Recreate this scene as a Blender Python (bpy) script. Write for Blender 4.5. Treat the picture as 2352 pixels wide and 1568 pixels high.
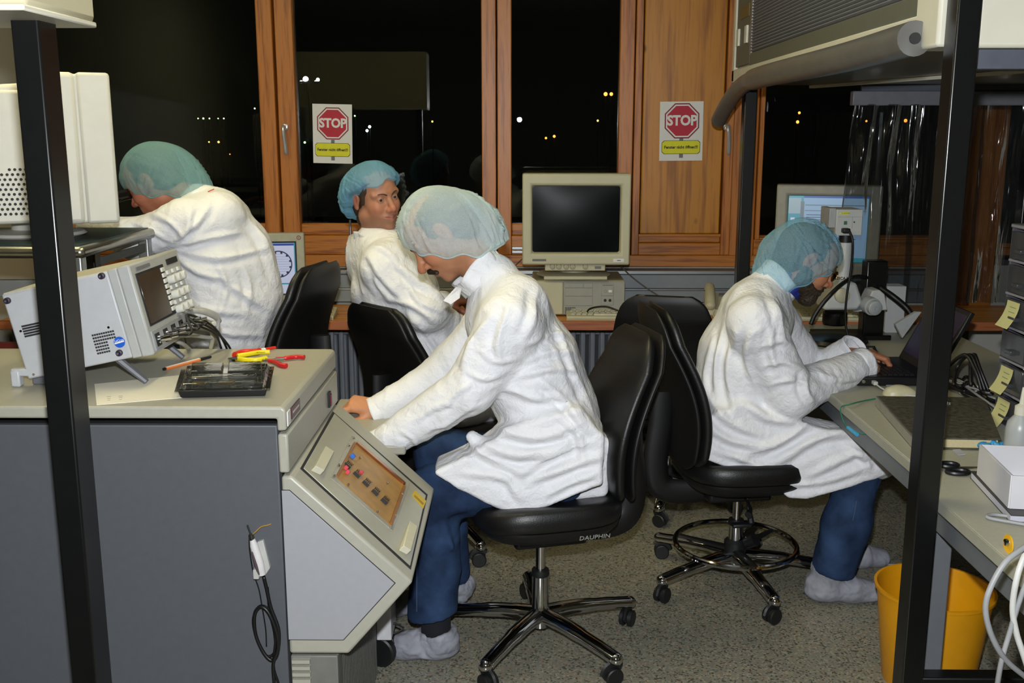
import bpy, bmesh, math, random
import numpy as np
from mathutils import Vector, Matrix, Euler

for _o in list(bpy.data.objects): bpy.data.objects.remove(_o)
SC = bpy.context.scene
COL = SC.collection
R = math.radians
random.seed(7); np.random.seed(7)

# ---------------------------------------------------------------- camera
F, CX, CY, CAMH = 2349.0, 1176.0, 784.0, 1.60
PITCH, YAW = math.atan(479 / F), math.atan(19 / F)
cam_d = bpy.data.cameras.new('camera'); cam = bpy.data.objects.new('camera', cam_d); COL.objects.link(cam)
cam_d.sensor_width = 36.0; cam_d.lens = 36.0 * F / 2352.0
cam_d.clip_start = 0.02; cam_d.clip_end = 400
cam.location = (0, 0, CAMH); cam.rotation_euler = (R(90) - PITCH, 0, YAW)
SC.camera = cam

# ---------------------------------------------------------------- world, flash, exposure
w = bpy.data.worlds.new('night'); SC.world = w; w.use_nodes = True
w.node_tree.nodes['Background'].inputs[0].default_value = (0.010, 0.012, 0.010, 1)
w.node_tree.nodes['Background'].inputs[1].default_value = 0.12
SC.view_settings.view_transform = 'Standard'; SC.view_settings.look = 'None'
SC.view_settings.gamma = 1.0; SC.view_settings.exposure = 0.0
SC.view_settings.use_curve_mapping = False
fl_d = bpy.data.lights.new('camera_flash', 'SPOT'); fl = bpy.data.objects.new('camera_flash', fl_d); COL.objects.link(fl)
fl_d.energy = 315; fl_d.color = (0.94, 0.965, 1.0); fl_d.spot_size = R(98); fl_d.spot_blend = 0.55; fl_d.shadow_soft_size = 0.022
fl.location = (-0.01, 0.06, CAMH + 0.13); fl.rotation_euler = (R(90) - PITCH + R(1.5), 0, YAW)

# ---------------------------------------------------------------- pixel helpers (frame 2352 x 1568)
_c, _s = math.cos(PITCH), math.sin(PITCH)
_RZ = Matrix.Rotation(YAW, 3, 'Z')
_fw, _up, _rt = _RZ @ Vector((0, _c, -_s)), _RZ @ Vector((0, _s, _c)), _RZ @ Vector((1, 0, 0))
CAMP = Vector((0, 0, CAMH))
def ray(x, y): return _fw + _rt * ((x - CX) / F) - _up * ((y - CY) / F)
def at(x, y, Y): d = ray(x, y); return CAMP + d * (Y / d.y)          # point at depth Y
def onz(x, y, Z): d = ray(x, y); return CAMP + d * ((Z - CAMH) / d.z)  # point at height Z
def onx(x, y, X): d = ray(x, y); return CAMP + d * (X / d.x)
def onpl(x, y, p, n):
    d = ray(x, y); n = Vector(n); return CAMP + d * ((Vector(p) - CAMP).dot(n) / d.dot(n))

# ---------------------------------------------------------------- materials
def lin(c):
    if isinstance(c, str):
        c = c.lstrip('#'); c = c if len(c) == 6 else ''.join(x * 2 for x in c); c = [int(c[i:i + 2], 16) / 255 for i in (0, 2, 4)]
    return tuple((v / 12.92 if v <= .04045 else ((v + .055) / 1.055) ** 2.4) for v in c) + (1.0,)
_MC = {}
def nodes(name):
    m = bpy.data.materials.new(name); m.use_nodes = True
    nt = m.node_tree; b = nt.nodes['Principled BSDF']
    return m, nt, b
def lk(nt, a, b): nt.links.new(a, b)
def nd(nt, t, **kw):
    n = nt.nodes.new(t)
    for k, v in kw.items():
        if k.startswith('i_'): n.inputs[k[2:].replace('_', ' ')].default_value = v
        else: setattr(n, k, v)
    return n
def M(name, col='#808080', rough=.5, metal=0., var=.08, scale=30., bump=0., bscale=300., spec=.5, coat=0., emit=None, estr=1.):
    """plain procedural material: base colour with a noise variation and fine relief"""
    if name in _MC: return _MC[name]
    m, nt, b = nodes(name); c = lin(col)
    tc = nd(nt, 'ShaderNodeTexCoord')
    nz = nd(nt, 'ShaderNodeTexNoise', i_Scale=scale, i_Detail=4.); lk(nt, tc.outputs['Object'], nz.inputs['Vector'])
    mr = nd(nt, 'ShaderNodeMapRange'); mr.inputs['From Min'].default_value = .3; mr.inputs['From Max'].default_value = .7
    mr.inputs['To Min'].default_value = 1 - var; mr.inputs['To Max'].default_value = 1 + var
    lk(nt, nz.outputs['Fac'], mr.inputs['Value'])
    mx = nd(nt, 'ShaderNodeVectorMath', operation='SCALE'); mx.inputs[0].default_value = c[:3]
    lk(nt, mr.outputs[0], mx.inputs['Scale']); lk(nt, mx.outputs[0], b.inputs['Base Color'])
    b.inputs['Roughness'].default_value = rough; b.inputs['Metallic'].default_value = metal
    b.inputs['Specular IOR Level'].default_value = spec; b.inputs['Coat Weight'].default_value = coat
    if bump:
        n2 = nd(nt, 'ShaderNodeTexNoise', i_Scale=bscale, i_Detail=3.); lk(nt, tc.outputs['Object'], n2.inputs['Vector'])
        bp = nd(nt, 'ShaderNodeBump', i_Strength=bump, i_Distance=.002); lk(nt, n2.outputs['Fac'], bp.inputs['Height']); lk(nt, bp.outputs[0], b.inputs['Normal'])
    if emit:
        b.inputs['Emission Color'].default_value = lin(emit); b.inputs['Emission Strength'].default_value = estr
    _MC[name] = m; return m
def wood(name, col, dark, stretch=(14, 14, .8), knots=True, rough=.42):
    if name in _MC: return _MC[name]
    m, nt, b = nodes(name); tc = nd(nt, 'ShaderNodeTexCoord')
    mp = nd(nt, 'ShaderNodeMapping'); mp.inputs['Scale'].default_value = stretch; lk(nt, tc.outputs['Object'], mp.inputs['Vector'])
    wn = nd(nt, 'ShaderNodeTexNoise', i_Scale=1.6, i_Detail=2.); lk(nt, mp.outputs[0], wn.inputs['Vector'])
    wm = nd(nt, 'ShaderNodeMath', operation='MULTIPLY'); wm.inputs[1].default_value = 14.; lk(nt, wn.outputs['Fac'], wm.inputs[0])
    sn = nd(nt, 'ShaderNodeMath', operation='SINE'); lk(nt, wm.outputs[0], sn.inputs[0])
    fn = nd(nt, 'ShaderNodeTexNoise', i_Scale=7., i_Detail=6.); lk(nt, mp.outputs[0], fn.inputs['Vector'])
    ad = nd(nt, 'ShaderNodeMath', operation='MULTIPLY_ADD'); ad.inputs[1].default_value = .18; lk(nt, sn.outputs[0], ad.inputs[0]); lk(nt, fn.outputs['Fac'], ad.inputs[2])
    rp = nd(nt, 'ShaderNodeValToRGB'); rp.color_ramp.elements[0].color = lin(dark); rp.color_ramp.elements[1].color = lin(col)
    rp.color_ramp.elements[0].position = .22; rp.color_ramp.elements[1].position = .62
    lk(nt, ad.outputs[0], rp.inputs[0]); out = rp.outputs[0]
    if knots:
        vo = nd(nt, 'ShaderNodeTexVoronoi', i_Scale=1.0); mk = nd(nt, 'ShaderNodeMapping'); mk.inputs['Scale'].default_value = (8., 8., 5.)
        lk(nt, tc.outputs['Object'], mk.inputs['Vector']); lk(nt, mk.outputs[0], vo.inputs['Vector'])
        kr = nd(nt, 'ShaderNodeValToRGB'); kr.color_ramp.elements[0].color = (.30, .30, .30, 1); kr.color_ramp.elements[1].color = (1, 1, 1, 1)
        kr.color_ramp.elements[0].position = .05; kr.color_ramp.elements[1].position = .13; lk(nt, vo.outputs['Distance'], kr.inputs[0])
        mu = nd(nt, 'ShaderNodeMix', data_type='RGBA', blend_type='MULTIPLY'); mu.inputs[0].default_value = 1.
        lk(nt, out, mu.inputs[6]); lk(nt, kr.outputs[0], mu.inputs[7]); out = mu.outputs[2]
    lk(nt, out, b.inputs['Base Color']); b.inputs['Roughness'].default_value = rough
    bp = nd(nt, 'ShaderNodeBump', i_Strength=.12, i_Distance=.002); lk(nt, fn.outputs['Fac'], bp.inputs['Height']); lk(nt, bp.outputs[0], b.inputs['Normal'])
    _MC[name] = m; return m
def clear(name, tint='#ffffff', gloss=.05, rough=.02, opac=0., fres=True, bump=0., bscale=(8, 8, 2), ior=1.5):
    """thin clear sheet: transparent + mirror by Fresnel (+ a little haze)"""
    if name in _MC: return _MC[name]
    m, nt, b = nodes(name); nt.nodes.remove(b); out = nt.nodes['Material Output']
    tr = nd(nt, 'ShaderNodeBsdfTransparent'); tr.inputs[0].default_value = lin(tint)
    gl = nd(nt, 'ShaderNodeBsdfGlossy'); gl.inputs['Roughness'].default_value = rough
    mx = nd(nt, 'ShaderNodeMixShader')
    fr = nd(nt, 'ShaderNodeFresnel'); fr.inputs['IOR'].default_value = ior
    if bump:
        tc = nd(nt, 'ShaderNodeTexCoord'); mp = nd(nt, 'ShaderNodeMapping'); mp.inputs['Scale'].default_value = bscale
        nz = nd(nt, 'ShaderNodeTexNoise', i_Scale=1., i_Detail=2.); lk(nt, tc.outputs['Object'], mp.inputs['Vector']); lk(nt, mp.outputs[0], nz.inputs['Vector'])
        bp = nd(nt, 'ShaderNodeBump', i_Strength=bump, i_Distance=.03); lk(nt, nz.outputs['Fac'], bp.inputs['Height'])
        lk(nt, bp.outputs[0], gl.inputs['Normal']); lk(nt, bp.outputs[0], fr.inputs['Normal'])
    ad = nd(nt, 'ShaderNodeMath', operation='ADD'); ad.inputs[1].default_value = gloss; ad.use_clamp = True
    lk(nt, fr.outputs[0], ad.inputs[0]); lk(nt, ad.outputs[0], mx.inputs[0]); lk(nt, tr.outputs[0], mx.inputs[1]); lk(nt, gl.outputs[0], mx.inputs[2])
    last = mx
    if opac:
        df = nd(nt, 'ShaderNodeBsdfDiffuse'); df.inputs[0].default_value = lin(tint)
        m2 = nd(nt, 'ShaderNodeMixShader'); m2.inputs[0].default_value = opac; lk(nt, mx.outputs[0], m2.inputs[1]); lk(nt, df.outputs[0], m2.inputs[2]); last = m2
    lk(nt, last.outputs[0], out.inputs[0]); _MC[name] = m; return m
def floor_mat():
    m, nt, b = nodes('speckled_vinyl'); tc = nd(nt, 'ShaderNodeTexCoord')
    v1 = nd(nt, 'ShaderNodeTexVoronoi', i_Scale=170.); lk(nt, tc.outputs['Object'], v1.inputs['Vector'])
    r1 = nd(nt, 'ShaderNodeValToRGB'); e = r1.color_ramp.elements; r1.color_ramp.interpolation = 'CONSTANT'
    e[0].color = lin('#5d5c50'); e[0].position = 0; e[1].color = lin('#8b8a7b'); e[1].position = .16
    for p, c in ((.42, '#94927f'), (.6, '#85857a'), (.78, '#a5a18c'), (.9, '#9b8672')):
        x = e.new(p); x.color = lin(c)
    sp = nd(nt, 'ShaderNodeSeparateColor'); lk(nt, v1.outputs['Color'], sp.inputs[0]); lk(nt, sp.outputs[0], r1.inputs[0])
    nz = nd(nt, 'ShaderNodeTexNoise', i_Scale=3.5, i_Detail=5.); lk(nt, tc.outputs['Object'], nz.inputs['Vector'])
    mu = nd(nt, 'ShaderNodeMix', data_type='RGBA', blend_type='MULTIPLY'); mu.inputs[0].default_value = .25
    lk(nt, r1.outputs[0], mu.inputs[6]); lk(nt, nz.outputs['Fac'], mu.inputs[7]); lk(nt, mu.outputs[2], b.inputs['Base Color'])
    mr = nd(nt, 'ShaderNodeMapRange'); mr.inputs['To Min'].default_value = .20; mr.inputs['To Max'].default_value = .36
    lk(nt, nz.outputs['Fac'], mr.inputs['Value']); lk(nt, mr.outputs[0], b.inputs['Roughness'])
    bp = nd(nt, 'ShaderNodeBump', i_Strength=.05, i_Distance=.001); lk(nt, v1.outputs['Distance'], bp.inputs['Height']); lk(nt, bp.outputs[0], b.inputs['Normal'])
    return m

# ---------------------------------------------------------------- objects
WM = {}
def thing(name, label, cat, loc=(0, 0, 0), rz=0., group=None):
    o = bpy.data.objects.new(name, None); COL.objects.link(o); o.empty_display_size = .05
    o.location = loc; o.rotation_euler = (0, 0, rz)
    WM[o] = Matrix.Translation(loc) @ Matrix.Rotation(rz, 4, 'Z')
    o['label'] = label; o['category'] = cat
    if group: o['group'] = group
    return o
def tag(o, label, cat, group=None):
    o['label'] = label; o['category'] = cat
    if group: o['group'] = group
    return o
def structure(o): o['kind'] = 'structure'; return o
def link(name, me, mat, parent=None, label=None):
    o = bpy.data.objects.new(name, me); COL.objects.link(o)
    if mat is not None and not me.materials: me.materials.append(mat)
    if parent is not None: o.parent = parent; WM[o] = WM[parent]
    else: WM[o] = Matrix.Identity(4)
    if label: o['label'] = label
    return o
def dup(root, loc=None, rz=None, label=None, group=None):
    r = root.copy(); COL.objects.link(r)
    if loc is not None: r.location = loc
    if rz is not None: r.rotation_euler = (0, 0, rz)
    if label: r['label'] = label
    if group: r['group'] = group
    for ch in list(root.children):
        c = ch.copy(); COL.objects.link(c); c.parent = r
        for g in list(ch.children):
            d = g.copy(); COL.objects.link(d); d.parent = c
    return r
def frame_to(d, up=(0, 0, 1)):
    """rotation whose +Z is d"""
    d = Vector(d).normalized(); u = Vector(up)
    if abs(d.dot(u)) > .98: u = Vector((0, 1, 0))
    x = u.cross(d).normalized(); y = d.cross(x)
    return Matrix((x, y, d)).transposed()
class MB:
    def __init__(s): s.v = []; s.f = []; s.mi = []; s.cur = 0
    def _add(s, vs, fs):
        n = len(s.v); s.v += [Vector(v) for v in vs]; s.f += [tuple(i + n for i in f) for f in fs]; s.mi += [s.cur] * len(fs); return s
    def box(s, lo, hi, rot=None, pivot=None):
        x0, y0, z0 = lo; x1, y1, z1 = hi
        vs = [Vector(p) for p in ((x0, y0, z0), (x1, y0, z0), (x1, y1, z0), (x0, y1, z0), (x0, y0, z1), (x1, y0, z1), (x1, y1, z1), (x0, y1, z1))]
        if rot is not None:
            c = Vector(pivot) if pivot is not None else sum(vs, Vector()) / 8
            vs = [c + rot @ (v - c) for v in vs]
        return s._add(vs, [(3, 2, 1, 0), (4, 5, 6, 7), (0, 1, 5, 4), (1, 2, 6, 5), (2, 3, 7, 6), (3, 0, 4, 7)])
    def cbox(s, c, size, rot=None):
        c = Vector(c); h = Vector(size) / 2; return s.box(c - h, c + h, rot)
    def hexa(s, b, t):
        """b, t: four corners each (ccw seen from t side)"""
        return s._add(list(b) + list(t), [(3, 2, 1, 0), (4, 5, 6, 7), (0, 1, 5, 4), (1, 2, 6, 5), (2, 3, 7, 6), (3, 0, 4, 7)])
    def cyl(s, a, b, r0, r1=None, n=16, cap=True, up=(0, 0, 1), sy=1.):
        return s.tube([a, b], [r0, r0 if r1 is None else r1], n, cap, up, sy)
    def tube(s, pts, r, n=10, cap=True, up=(0, 0, 1), sy=1., closed=False):
        pts = [Vector(p) for p in pts]; k = len(pts)
        if not isinstance(r, (list, tuple)): r = [r] * k
        vs = []; px = None
        for i, p in enumerate(pts):
            if closed: d = pts[(i + 1) % k] - pts[i - 1]
            else: d = pts[min(i + 1, k - 1)] - pts[max(i - 1, 0)]
            d.normalize()
            if px is None:
                m = frame_to(d, up); px = m.col[0].copy()
            px = (px - d * px.dot(d))
            if px.length < 1e-6: px = frame_to(d, up).col[0].copy()
            px.normalize(); py = d.cross(px)
            vs += [p + px * (math.cos(2 * math.pi * j / n) * r[i]) + py * (math.sin(2 * math.pi * j / n) * r[i] * sy) for j in range(n)]
        fs = []
        for i in range(k if closed else k - 1):
            a, b2 = i * n, ((i + 1) % k) * n
            fs += [(a + j, a + (j + 1) % n, b2 + (j + 1) % n, b2 + j) for j in range(n)]
        if cap and not closed: fs += [tuple(range(n - 1, -1, -1)), tuple((k - 1) * n + j for j in range(n))]
        return s._add(vs, fs)
    def lathe(s, prof, n=24, c=(0, 0, 0), axis=(0, 0, 1), cap=True):
        m = frame_to(axis); c = Vector(c); vs = []
        for r, z in prof: vs += [c + m @ Vector((r * math.cos(2 * math.pi * j / n), r * math.sin(2 * math.pi * j / n), z)) for j in range(n)]
        fs = []
        for i in range(len(prof) - 1): fs += [(i * n + j, i * n + (j + 1) % n, (i + 1) * n + (j + 1) % n, (i + 1) * n + j) for j in range(n)]
        if cap: fs += [tuple(range(n - 1, -1, -1)), tuple((len(prof) - 1) * n + j for j in range(n))]
        return s._add(vs, fs)
    def prism(s, poly, a, b):
        """poly: list of points (any plane); extruded from offset vector a to b"""
        a, b = Vector(a), Vector(b); n = len(poly); P = [Vector(p) for p in poly]
        return s._add([p + a for p in P] + [p + b for p in P], [tuple(range(n - 1, -1, -1)), tuple(range(n, 2 * n))] + [(i, (i + 1) % n, n + (i + 1) % n, n + i) for i in range(n)])
    def quad(s, *p): return s._add(p, [tuple(range(len(p)))])
    def sphere(s, c, r, n=16, sc=(1, 1, 1), rot=None):
        c = Vector(c); prof = []; vs = []; k = n // 2
        for i in range(k + 1):
            th = math.pi * i / k
            for j in range(n):
                p = Vector((math.sin(th) * math.cos(2 * math.pi * j / n) * sc[0], math.sin(th) * math.sin(2 * math.pi * j / n) * sc[1], -math.cos(th) * sc[2])) * r
                vs.append(c + (rot @ p if rot is not None else p))
        fs = [(i * n + j, i * n + (j + 1) % n, (i + 1) * n + (j + 1) % n, (i + 1) * n + j) for i in range(k) for j in range(n)]
        return s._add(vs, fs)
    def grid(s, rows, closed_u=False):
        """rows: list of equally long point lists"""
        n = len(rows[0]); vs = [p for r in rows for p in r]; fs = []
        for i in range(len(rows) - 1):
            for j in range(n if closed_u else n - 1): fs.append((i * n + j, i * n + (j + 1) % n, (i + 1) * n + (j + 1) % n, (i + 1) * n + j))
        return s._add(vs, fs)
    def mesh(s, name, smooth=35, world=None, fixn=True, merge=0.):
        me = bpy.data.meshes.new(name)
        vs = s.v if world is None else [world @ v for v in s.v]
        me.from_pydata([tuple(v) for v in vs], [], s.f)
        if any(s.mi): me.polygons.foreach_set('material_index', s.mi)
        if fixn or merge:
            bm = bmesh.new(); bm.from_mesh(me)
            if merge: bmesh.ops.remove_doubles(bm, verts=bm.verts, dist=merge)
            bmesh.ops.recalc_face_normals(bm, faces=bm.faces); bm.to_mesh(me); bm.free()
        if smooth: me.shade_smooth(); me.set_sharp_from_angle(angle=R(smooth))
        return me
    def build(s, name, mat, parent=None, label=None, bevel=0., smooth=35, local=False, mats=None, seg=2, merge=0.):
        wi = None
        if parent is not None and not local: wi = WM[parent].inverted()
        me = s.mesh(name, smooth, wi, merge=merge)
        if mats:
            for x in mats: me.materials.append(x)
        o = link(name, me, mat, parent, label)
        if bevel:
            b = o.modifiers.new('bevel', 'BEVEL'); b.width = bevel; b.segments = seg; b.limit_method = 'ANGLE'; b.angle_limit = R(30); b.harden_normals = False
        return o
def BOX(name, lo, hi, mat, parent=None, bevel=.003, local=False, label=None, rot=None):
    return MB().box(lo, hi, rot).build(name, mat, parent, label, bevel, local=local)
def text(name, body, size, mat, M4, parent=None, extrude=.0004, align='CENTER', sx=1., bold=0.):
    cu = bpy.data.curves.new(name, 'FONT'); cu.body = body; cu.size = size; cu.extrude = extrude; cu.align_x = align; cu.align_y = 'CENTER'; cu.offset = bold; cu.resolution_u = 3
    tmp = bpy.data.objects.new(name, cu); COL.objects.link(tmp)
    dg = bpy.context.evaluated_depsgraph_get(); me = bpy.data.meshes.new_from_object(tmp.evaluated_get(dg))
    bpy.data.objects.remove(tmp); bpy.data.curves.remove(cu)
    mw = M4 @ Matrix.Diagonal((sx, 1, 1, 1))
    if parent is not None: mw = WM[parent].inverted() @ mw
    me.transform(mw); me.materials.clear()
    return link(name, me, mat, parent)
def face_mat(c, x, n):
    """4x4 at c with X along x and Z along n"""
    x = Vector(x).normalized(); n = Vector(n).normalized(); y = n.cross(x)
    m = Matrix((x, y, n)).transposed().to_4x4(); m.translation = Vector(c); return m
def bez(pts, n=8):
    """Catmull-Rom through pts"""
    P = [Vector(p) for p in pts]; P = [P[0] * 2 - P[1]] + P + [P[-1] * 2 - P[-2]]; out = []
    for i in range(1, len(P) - 2):
        for k in range(n):
            t = k / n; a, b, c, d = P[i - 1:i + 3]
            out.append(.5 * ((2 * b) + (c - a) * t + (2 * a - 5 * b + 4 * c - d) * t * t + (3 * b - a - 3 * c + d) * t ** 3))
    out.append(P[-2]); return out

# ================================================================ THE ROOM
WY = 5.25                       # inner face of the window wall
XL, XR, YB, ZC = -2.48, 3.0, -1.7, 2.75
m_white = M('wall_paint', '#b5b4ab', .8, var=.03, scale=4, bump=.05)
m_frame = wood('pine_frame', '#b5702c', '#8a4c16', (22, 22, 1.2), knots=False)
m_rail = wood('pine_rail', '#b06c22', '#7d4412', (1.2, 22, 22), knots=False)
m_panel = wood('pine_panel', '#b87a1c', '#8f5508', (9, 9, .55), knots=True)
m_bench = wood('pine_bench', '#c98a3c', '#a8652a', (1.0, 14, 14), knots=False)
m_alu = M('aluminium', '#a7abad', .35, .9, var=.05, scale=8)
m_alu_d = M('trunking_grey', '#7f8688', .45, .25, var=.05)
m_black = M('black_lacquer', '#0c0d0d', .28, var=.1, scale=40, spec=.6)
m_blackm = M('black_plastic', '#121314', .5, var=.1)
m_chrome = M('chrome', '#c9c9cb', .09, 1., var=.04, scale=6)
m_steel = M('brushed_steel', '#9b9a90', .3, 1., var=.08, scale=25)
m_glass = clear('window_glass', '#e2e8e4', .0, .0, ior=1.42)

fl_o = structure(MB().box((XL, YB, -.05), (XR, WY + .3, 0)).build('floor', floor_mat(), bevel=0))
structure(MB().box((XL, YB, ZC), (XR, WY + .3, ZC + .05)).build('ceiling', M('ceiling_paint', '#c4c4bb', .9, var=.03), bevel=0))
structure(MB().box((XL - .1, YB, 0), (XL, WY + .3, ZC)).build('wall_left', m_white))
structure(MB().box((XR, YB, 0), (XR + .1, WY + .3, ZC)).build('wall_right', m_white))
structure(MB().box((XL, YB - .1, 0), (XR, YB, ZC)).build('wall_front', m_white))
wb = MB(); wb.box((XL, WY + .02, 0), (XR, WY + .26, .93)); wb.box((XL, WY - .02, 2.5), (XR, WY + .26, ZC))
structure(wb.build('wall_back', m_white))

def window(name, x0, x1, st0, st1, rail=.16, top=2.5, bot=.985, y0=WY, glass=True, fill=None):
    """one casement: stiles st0/st1 wide, bottom rail, pane or wooden panel"""
    t = bpy.data.objects.new(name, None); COL.objects.link(t); t.location = ((x0 + x1) / 2, y0, bot); t['kind'] = 'structure'
    WM[t] = Matrix.Translation(t.location)
    BOX('stile', (x0, y0 - .012, bot), (x0 + st0, y0 + .06, top), m_frame, t, .004)
    BOX('stile', (x1 - st1, y0 - .012, bot), (x1, y0 + .06, top), m_frame, t, .004)
    BOX('rail', (x0 + st0, y0 - .008, bot), (x1 - st1, y0 + .06, bot + rail * .62), m_rail, t, .004)
    BOX('bead', (x0 + st0, y0 + .006, bot + rail * .62), (x1 - st1, y0 + .05, bot + rail), m_rail, t, .006)
    if glass:
        BOX('pane', (x0 + st0, y0 + .028, bot + rail), (x1 - st1, y0 + .034, top), m_glass, t, 0)
    return t
# outside mullions between the casements
def mull(i, x0, x1, y=-.02, z0=.93):
    structure(BOX('trim_%d' % i, (x0, WY + y, z0), (x1, WY + .12, 2.5), m_frame, None, .005))
window('window_1', XL, -1.30, .07, .006)
mull(1, -1.30, -1.222, -.035)
w2 = window('window_2', -1.214, -.122, .088, .072)
window('window_3', -.116, .564, .071, .072)
w4 = window('window_4', .570, 1.07, .036, .045, rail=.10, glass=False)
BOX('panel', (.612, WY + .002, 1.093), (1.018, WY + .03, 2.5), m_panel, w4, .006)
BOX('panel_bead', (.600, WY - .002, 1.078), (1.03, WY + .012, 1.093), m_rail, w4, .003)
mull(2, 1.07, 1.195, .0)
window('window_5', 1.20, 2.225, .022, .012, rail=.02, bot=1.065)
mull(3, 2.225, 2.42, -.04, .66)
window('window_6', 2.425, XR, .02, .02, rail=.06)
structure(BOX('trim_4', (XL, WY - .02, .925), (2.22, WY + .1, .985), m_rail, None, .004))
structure(BOX('trim_6', (1.195, WY - .012, .985), (2.22, WY + .1, 1.065), m_rail, None, .004))
# window handles
def handle(par, x, z):
    mb = MB(); mb.lathe([(.0, 0), (.017, 0), (.019, .004), (.017, .010), (.010, .013), (.0, .013)], 20, (x, WY - .012, z), (0, -1, 0))
    mb.build('handle_rose', M('handle_satin', '#b9b9bb', .28, .55), par)
    hb = MB(); hb.tube(bez([(x, WY - .02, z), (x, WY - .052, z + .002), (x + .002, WY - .06, z - .03), (x + .006, WY - .055, z - .085), (x + .008, WY - .05, z - .135)], 6), [.0085] * 10 + [.0095] * 8 + [.010] * 6 + [.007], 10)
    hb.build('handle', M('handle_satin', '#b9b9bb', .28, .55), par)
p = at(656, 292, WY); handle(w2, p.x, p.z)
p = at(1668, 292, WY); handle(w4, p.x, p.z)
# shiny metal vent strip low in window 3
p0, p1 = at(1176, 566, WY - .02), at(1206, 581, WY - .02)
vt = thing('vent_strip', 'short shiny metal strip at the foot of the narrow window, beside the big monitor', 'strip', ((p0.x + p1.x) / 2, WY - .01, p1.z))
for k in (0, 1):
    z1 = p0.z - k * .019; BOX('slat', (p0.x, WY - .03, z1 - .015), (p1.x, WY + .0, z1), m_alu, vt, .002)

# cable trunking below the sill
tr = thing('cable_trunking', 'long grey aluminium cable trunking running under the wooden window sill', 'trunking', (-.5, WY, .76))
for nm, z0, z1, y, m in (('top_lip', .895, .915, .085, m_alu), ('cover', .822, .893, .075, m_alu_d), ('joint', .812, .822, .085, m_alu), ('lower_cover', .752, .812, .085, m_alu_d)):
    BOX(nm, (XL + .05, WY - y, z0), (2.2, WY + .019, z1), m, tr, .003)

# back bench
bn = thing('wooden_bench', 'long wooden workbench with reddish front edge under the windows', 'bench', (-.3, 4.95, 0))
BOX('worktop', (-2.44, 4.70, .70), (2.9, WY - .09, .74), m_bench, bn, .004)
BOX('front_edge', (-2.44, 4.682, .698), (2.9, 4.70, .7405), wood('bench_edge', '#a8643c', '#8a4a28', (1, 20, 20), False), bn, .003)
for x in (-2.4, -1.1, 1.0, 2.1): BOX('support', (x - .03, 4.78, 0), (x + .03, 5.05, .70), m_black, bn, .003)

# radiators: tube columns
m_rad = M('radiator_enamel', '#8b8f95', .4, var=.05)
rad = thing('column_radiator', 'grey tubular column radiator below the wooden bench', 'radiator', (-.1, 5.12, 0))
mbc = MB()
for dy in (-.045, .045): mbc.tube(bez([(0, dy * .4, .615), (0, dy, .585), (0, dy, .4), (0, dy, .17), (0, dy * .4, .14)], 4), .0135, 8)
cme = mbc.mesh('column')
for i in range(44):
    x = -1.25 + i * .049
    if .62 < x < .8: pass
    o = link('column', cme, m_rad, rad); o.location = (x + .1, 0, 0)
mh = MB()
for z in (.61, .145): mh.cyl((-1.28, 5.12, z), (.92, 5.12, z), .019, n=10)
mh.build('header_pipe', m_rad, rad)
for x in (-1.2, .85): BOX('foot', (x - .015, 5.08, 0), (x + .015, 5.16, .13), m_rad, rad, .002)
BOX('wall_pocket', (-1.3, 5.18, .05), (.95, 5.24, .68), M('dark_grey', '#3b3d40', .8), rad, .002, label='dark grey back plate')  # flat dark grey box between the radiator columns and the wall

# ceiling luminaires (out of frame, they light the room)
for i, (x, y) in enumerate(((-.35, 2.95), (-1.6, 3.2))):
    t = thing('ceiling_light', 'long fluorescent ceiling luminaire with white diffuser', 'ceiling light', (x, y, ZC), 0, 'ceiling luminaires')
    BOX('housing', (x - .09, y - .62, ZC - .07), (x + .09, y + .62, ZC), m_white, t, .005)
    BOX('diffuser', (x - .075, y - .60, ZC - .085), (x + .075, y + .60, ZC - .068), M('lit_diffuser', '#e8ecdc', .6, emit='#fff0b8', estr=25.), t, .005)

# night outside: lamps far away and a pole light
lm_w = M('lamp_white', '#fff', emit='#eef2ff', estr=14); lm_y = M('lamp_sodium', '#fc8', emit='#ffc860', estr=5); lm_o = M('lamp_orange', '#f84', emit='#ff8030', estr=8); lm_g = M('lamp_greenish', '#cfc', emit='#dfffc0', estr=4)
structure(MB().box((-40, WY + 1.5, -3.3), (40, 60, -3.2)).build('ground', M('night_asphalt', '#1c1d1e', .9)))
m_pole = M('lamp_pole', '#141516', .7)
def far_lamp(px, py, r, mt, D=40, label='', g=''):
    p = at(px, py, D); t = thing('street_lamp', label, 'lamp', (p.x, p.y, -3.2), 0, g)
    MB().sphere(p, r * D / F, 8).build('lamp_head', mt, t); MB().cyl((p.x, p.y + .12, -3.2), (p.x, p.y + .12, p.z), .02, n=6).build('pole', m_pole, t); return t
for px, py, r, mt in ((455, 272, 1.6, lm_g), (467, 272, 2.2, lm_g), (481, 272, 1.8, lm_g), (501, 272, 1.5, lm_g), (514, 272, 1.8, lm_g), (585, 249, 2., lm_g), (480, 326, 1.8, lm_y), (502, 326, 2.6, lm_y), (528, 354, 1.3, lm_o),
                      (685, 327, 1.8, lm_y), (700, 327, 2.6, lm_g), (815, 266, 2., lm_g), (993, 279, 2.2, lm_y), (1373, 277, 2.4, lm_y)):
    far_lamp(px, py, r, mt, label='small distant greenish yellow night light behind the dark windows', g='distant night lights')
for px, py, r in ((1391, 216, 4.5), (1404, 216, 4.)): far_lamp(px, py, r, lm_o, label='bright orange street light far beyond the narrow window', g='orange street lights')
for px, py, r in ((1254, 317, 2.6), (1273, 313, 3.2), (1836, 259, 3.), (1832, 280, 3.6), (2080, 277, 4.), (1990, 278, 2.5)): far_lamp(px, py, r, lm_o, label='dim orange night light beyond the window glass', g='dim orange lights')
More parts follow.
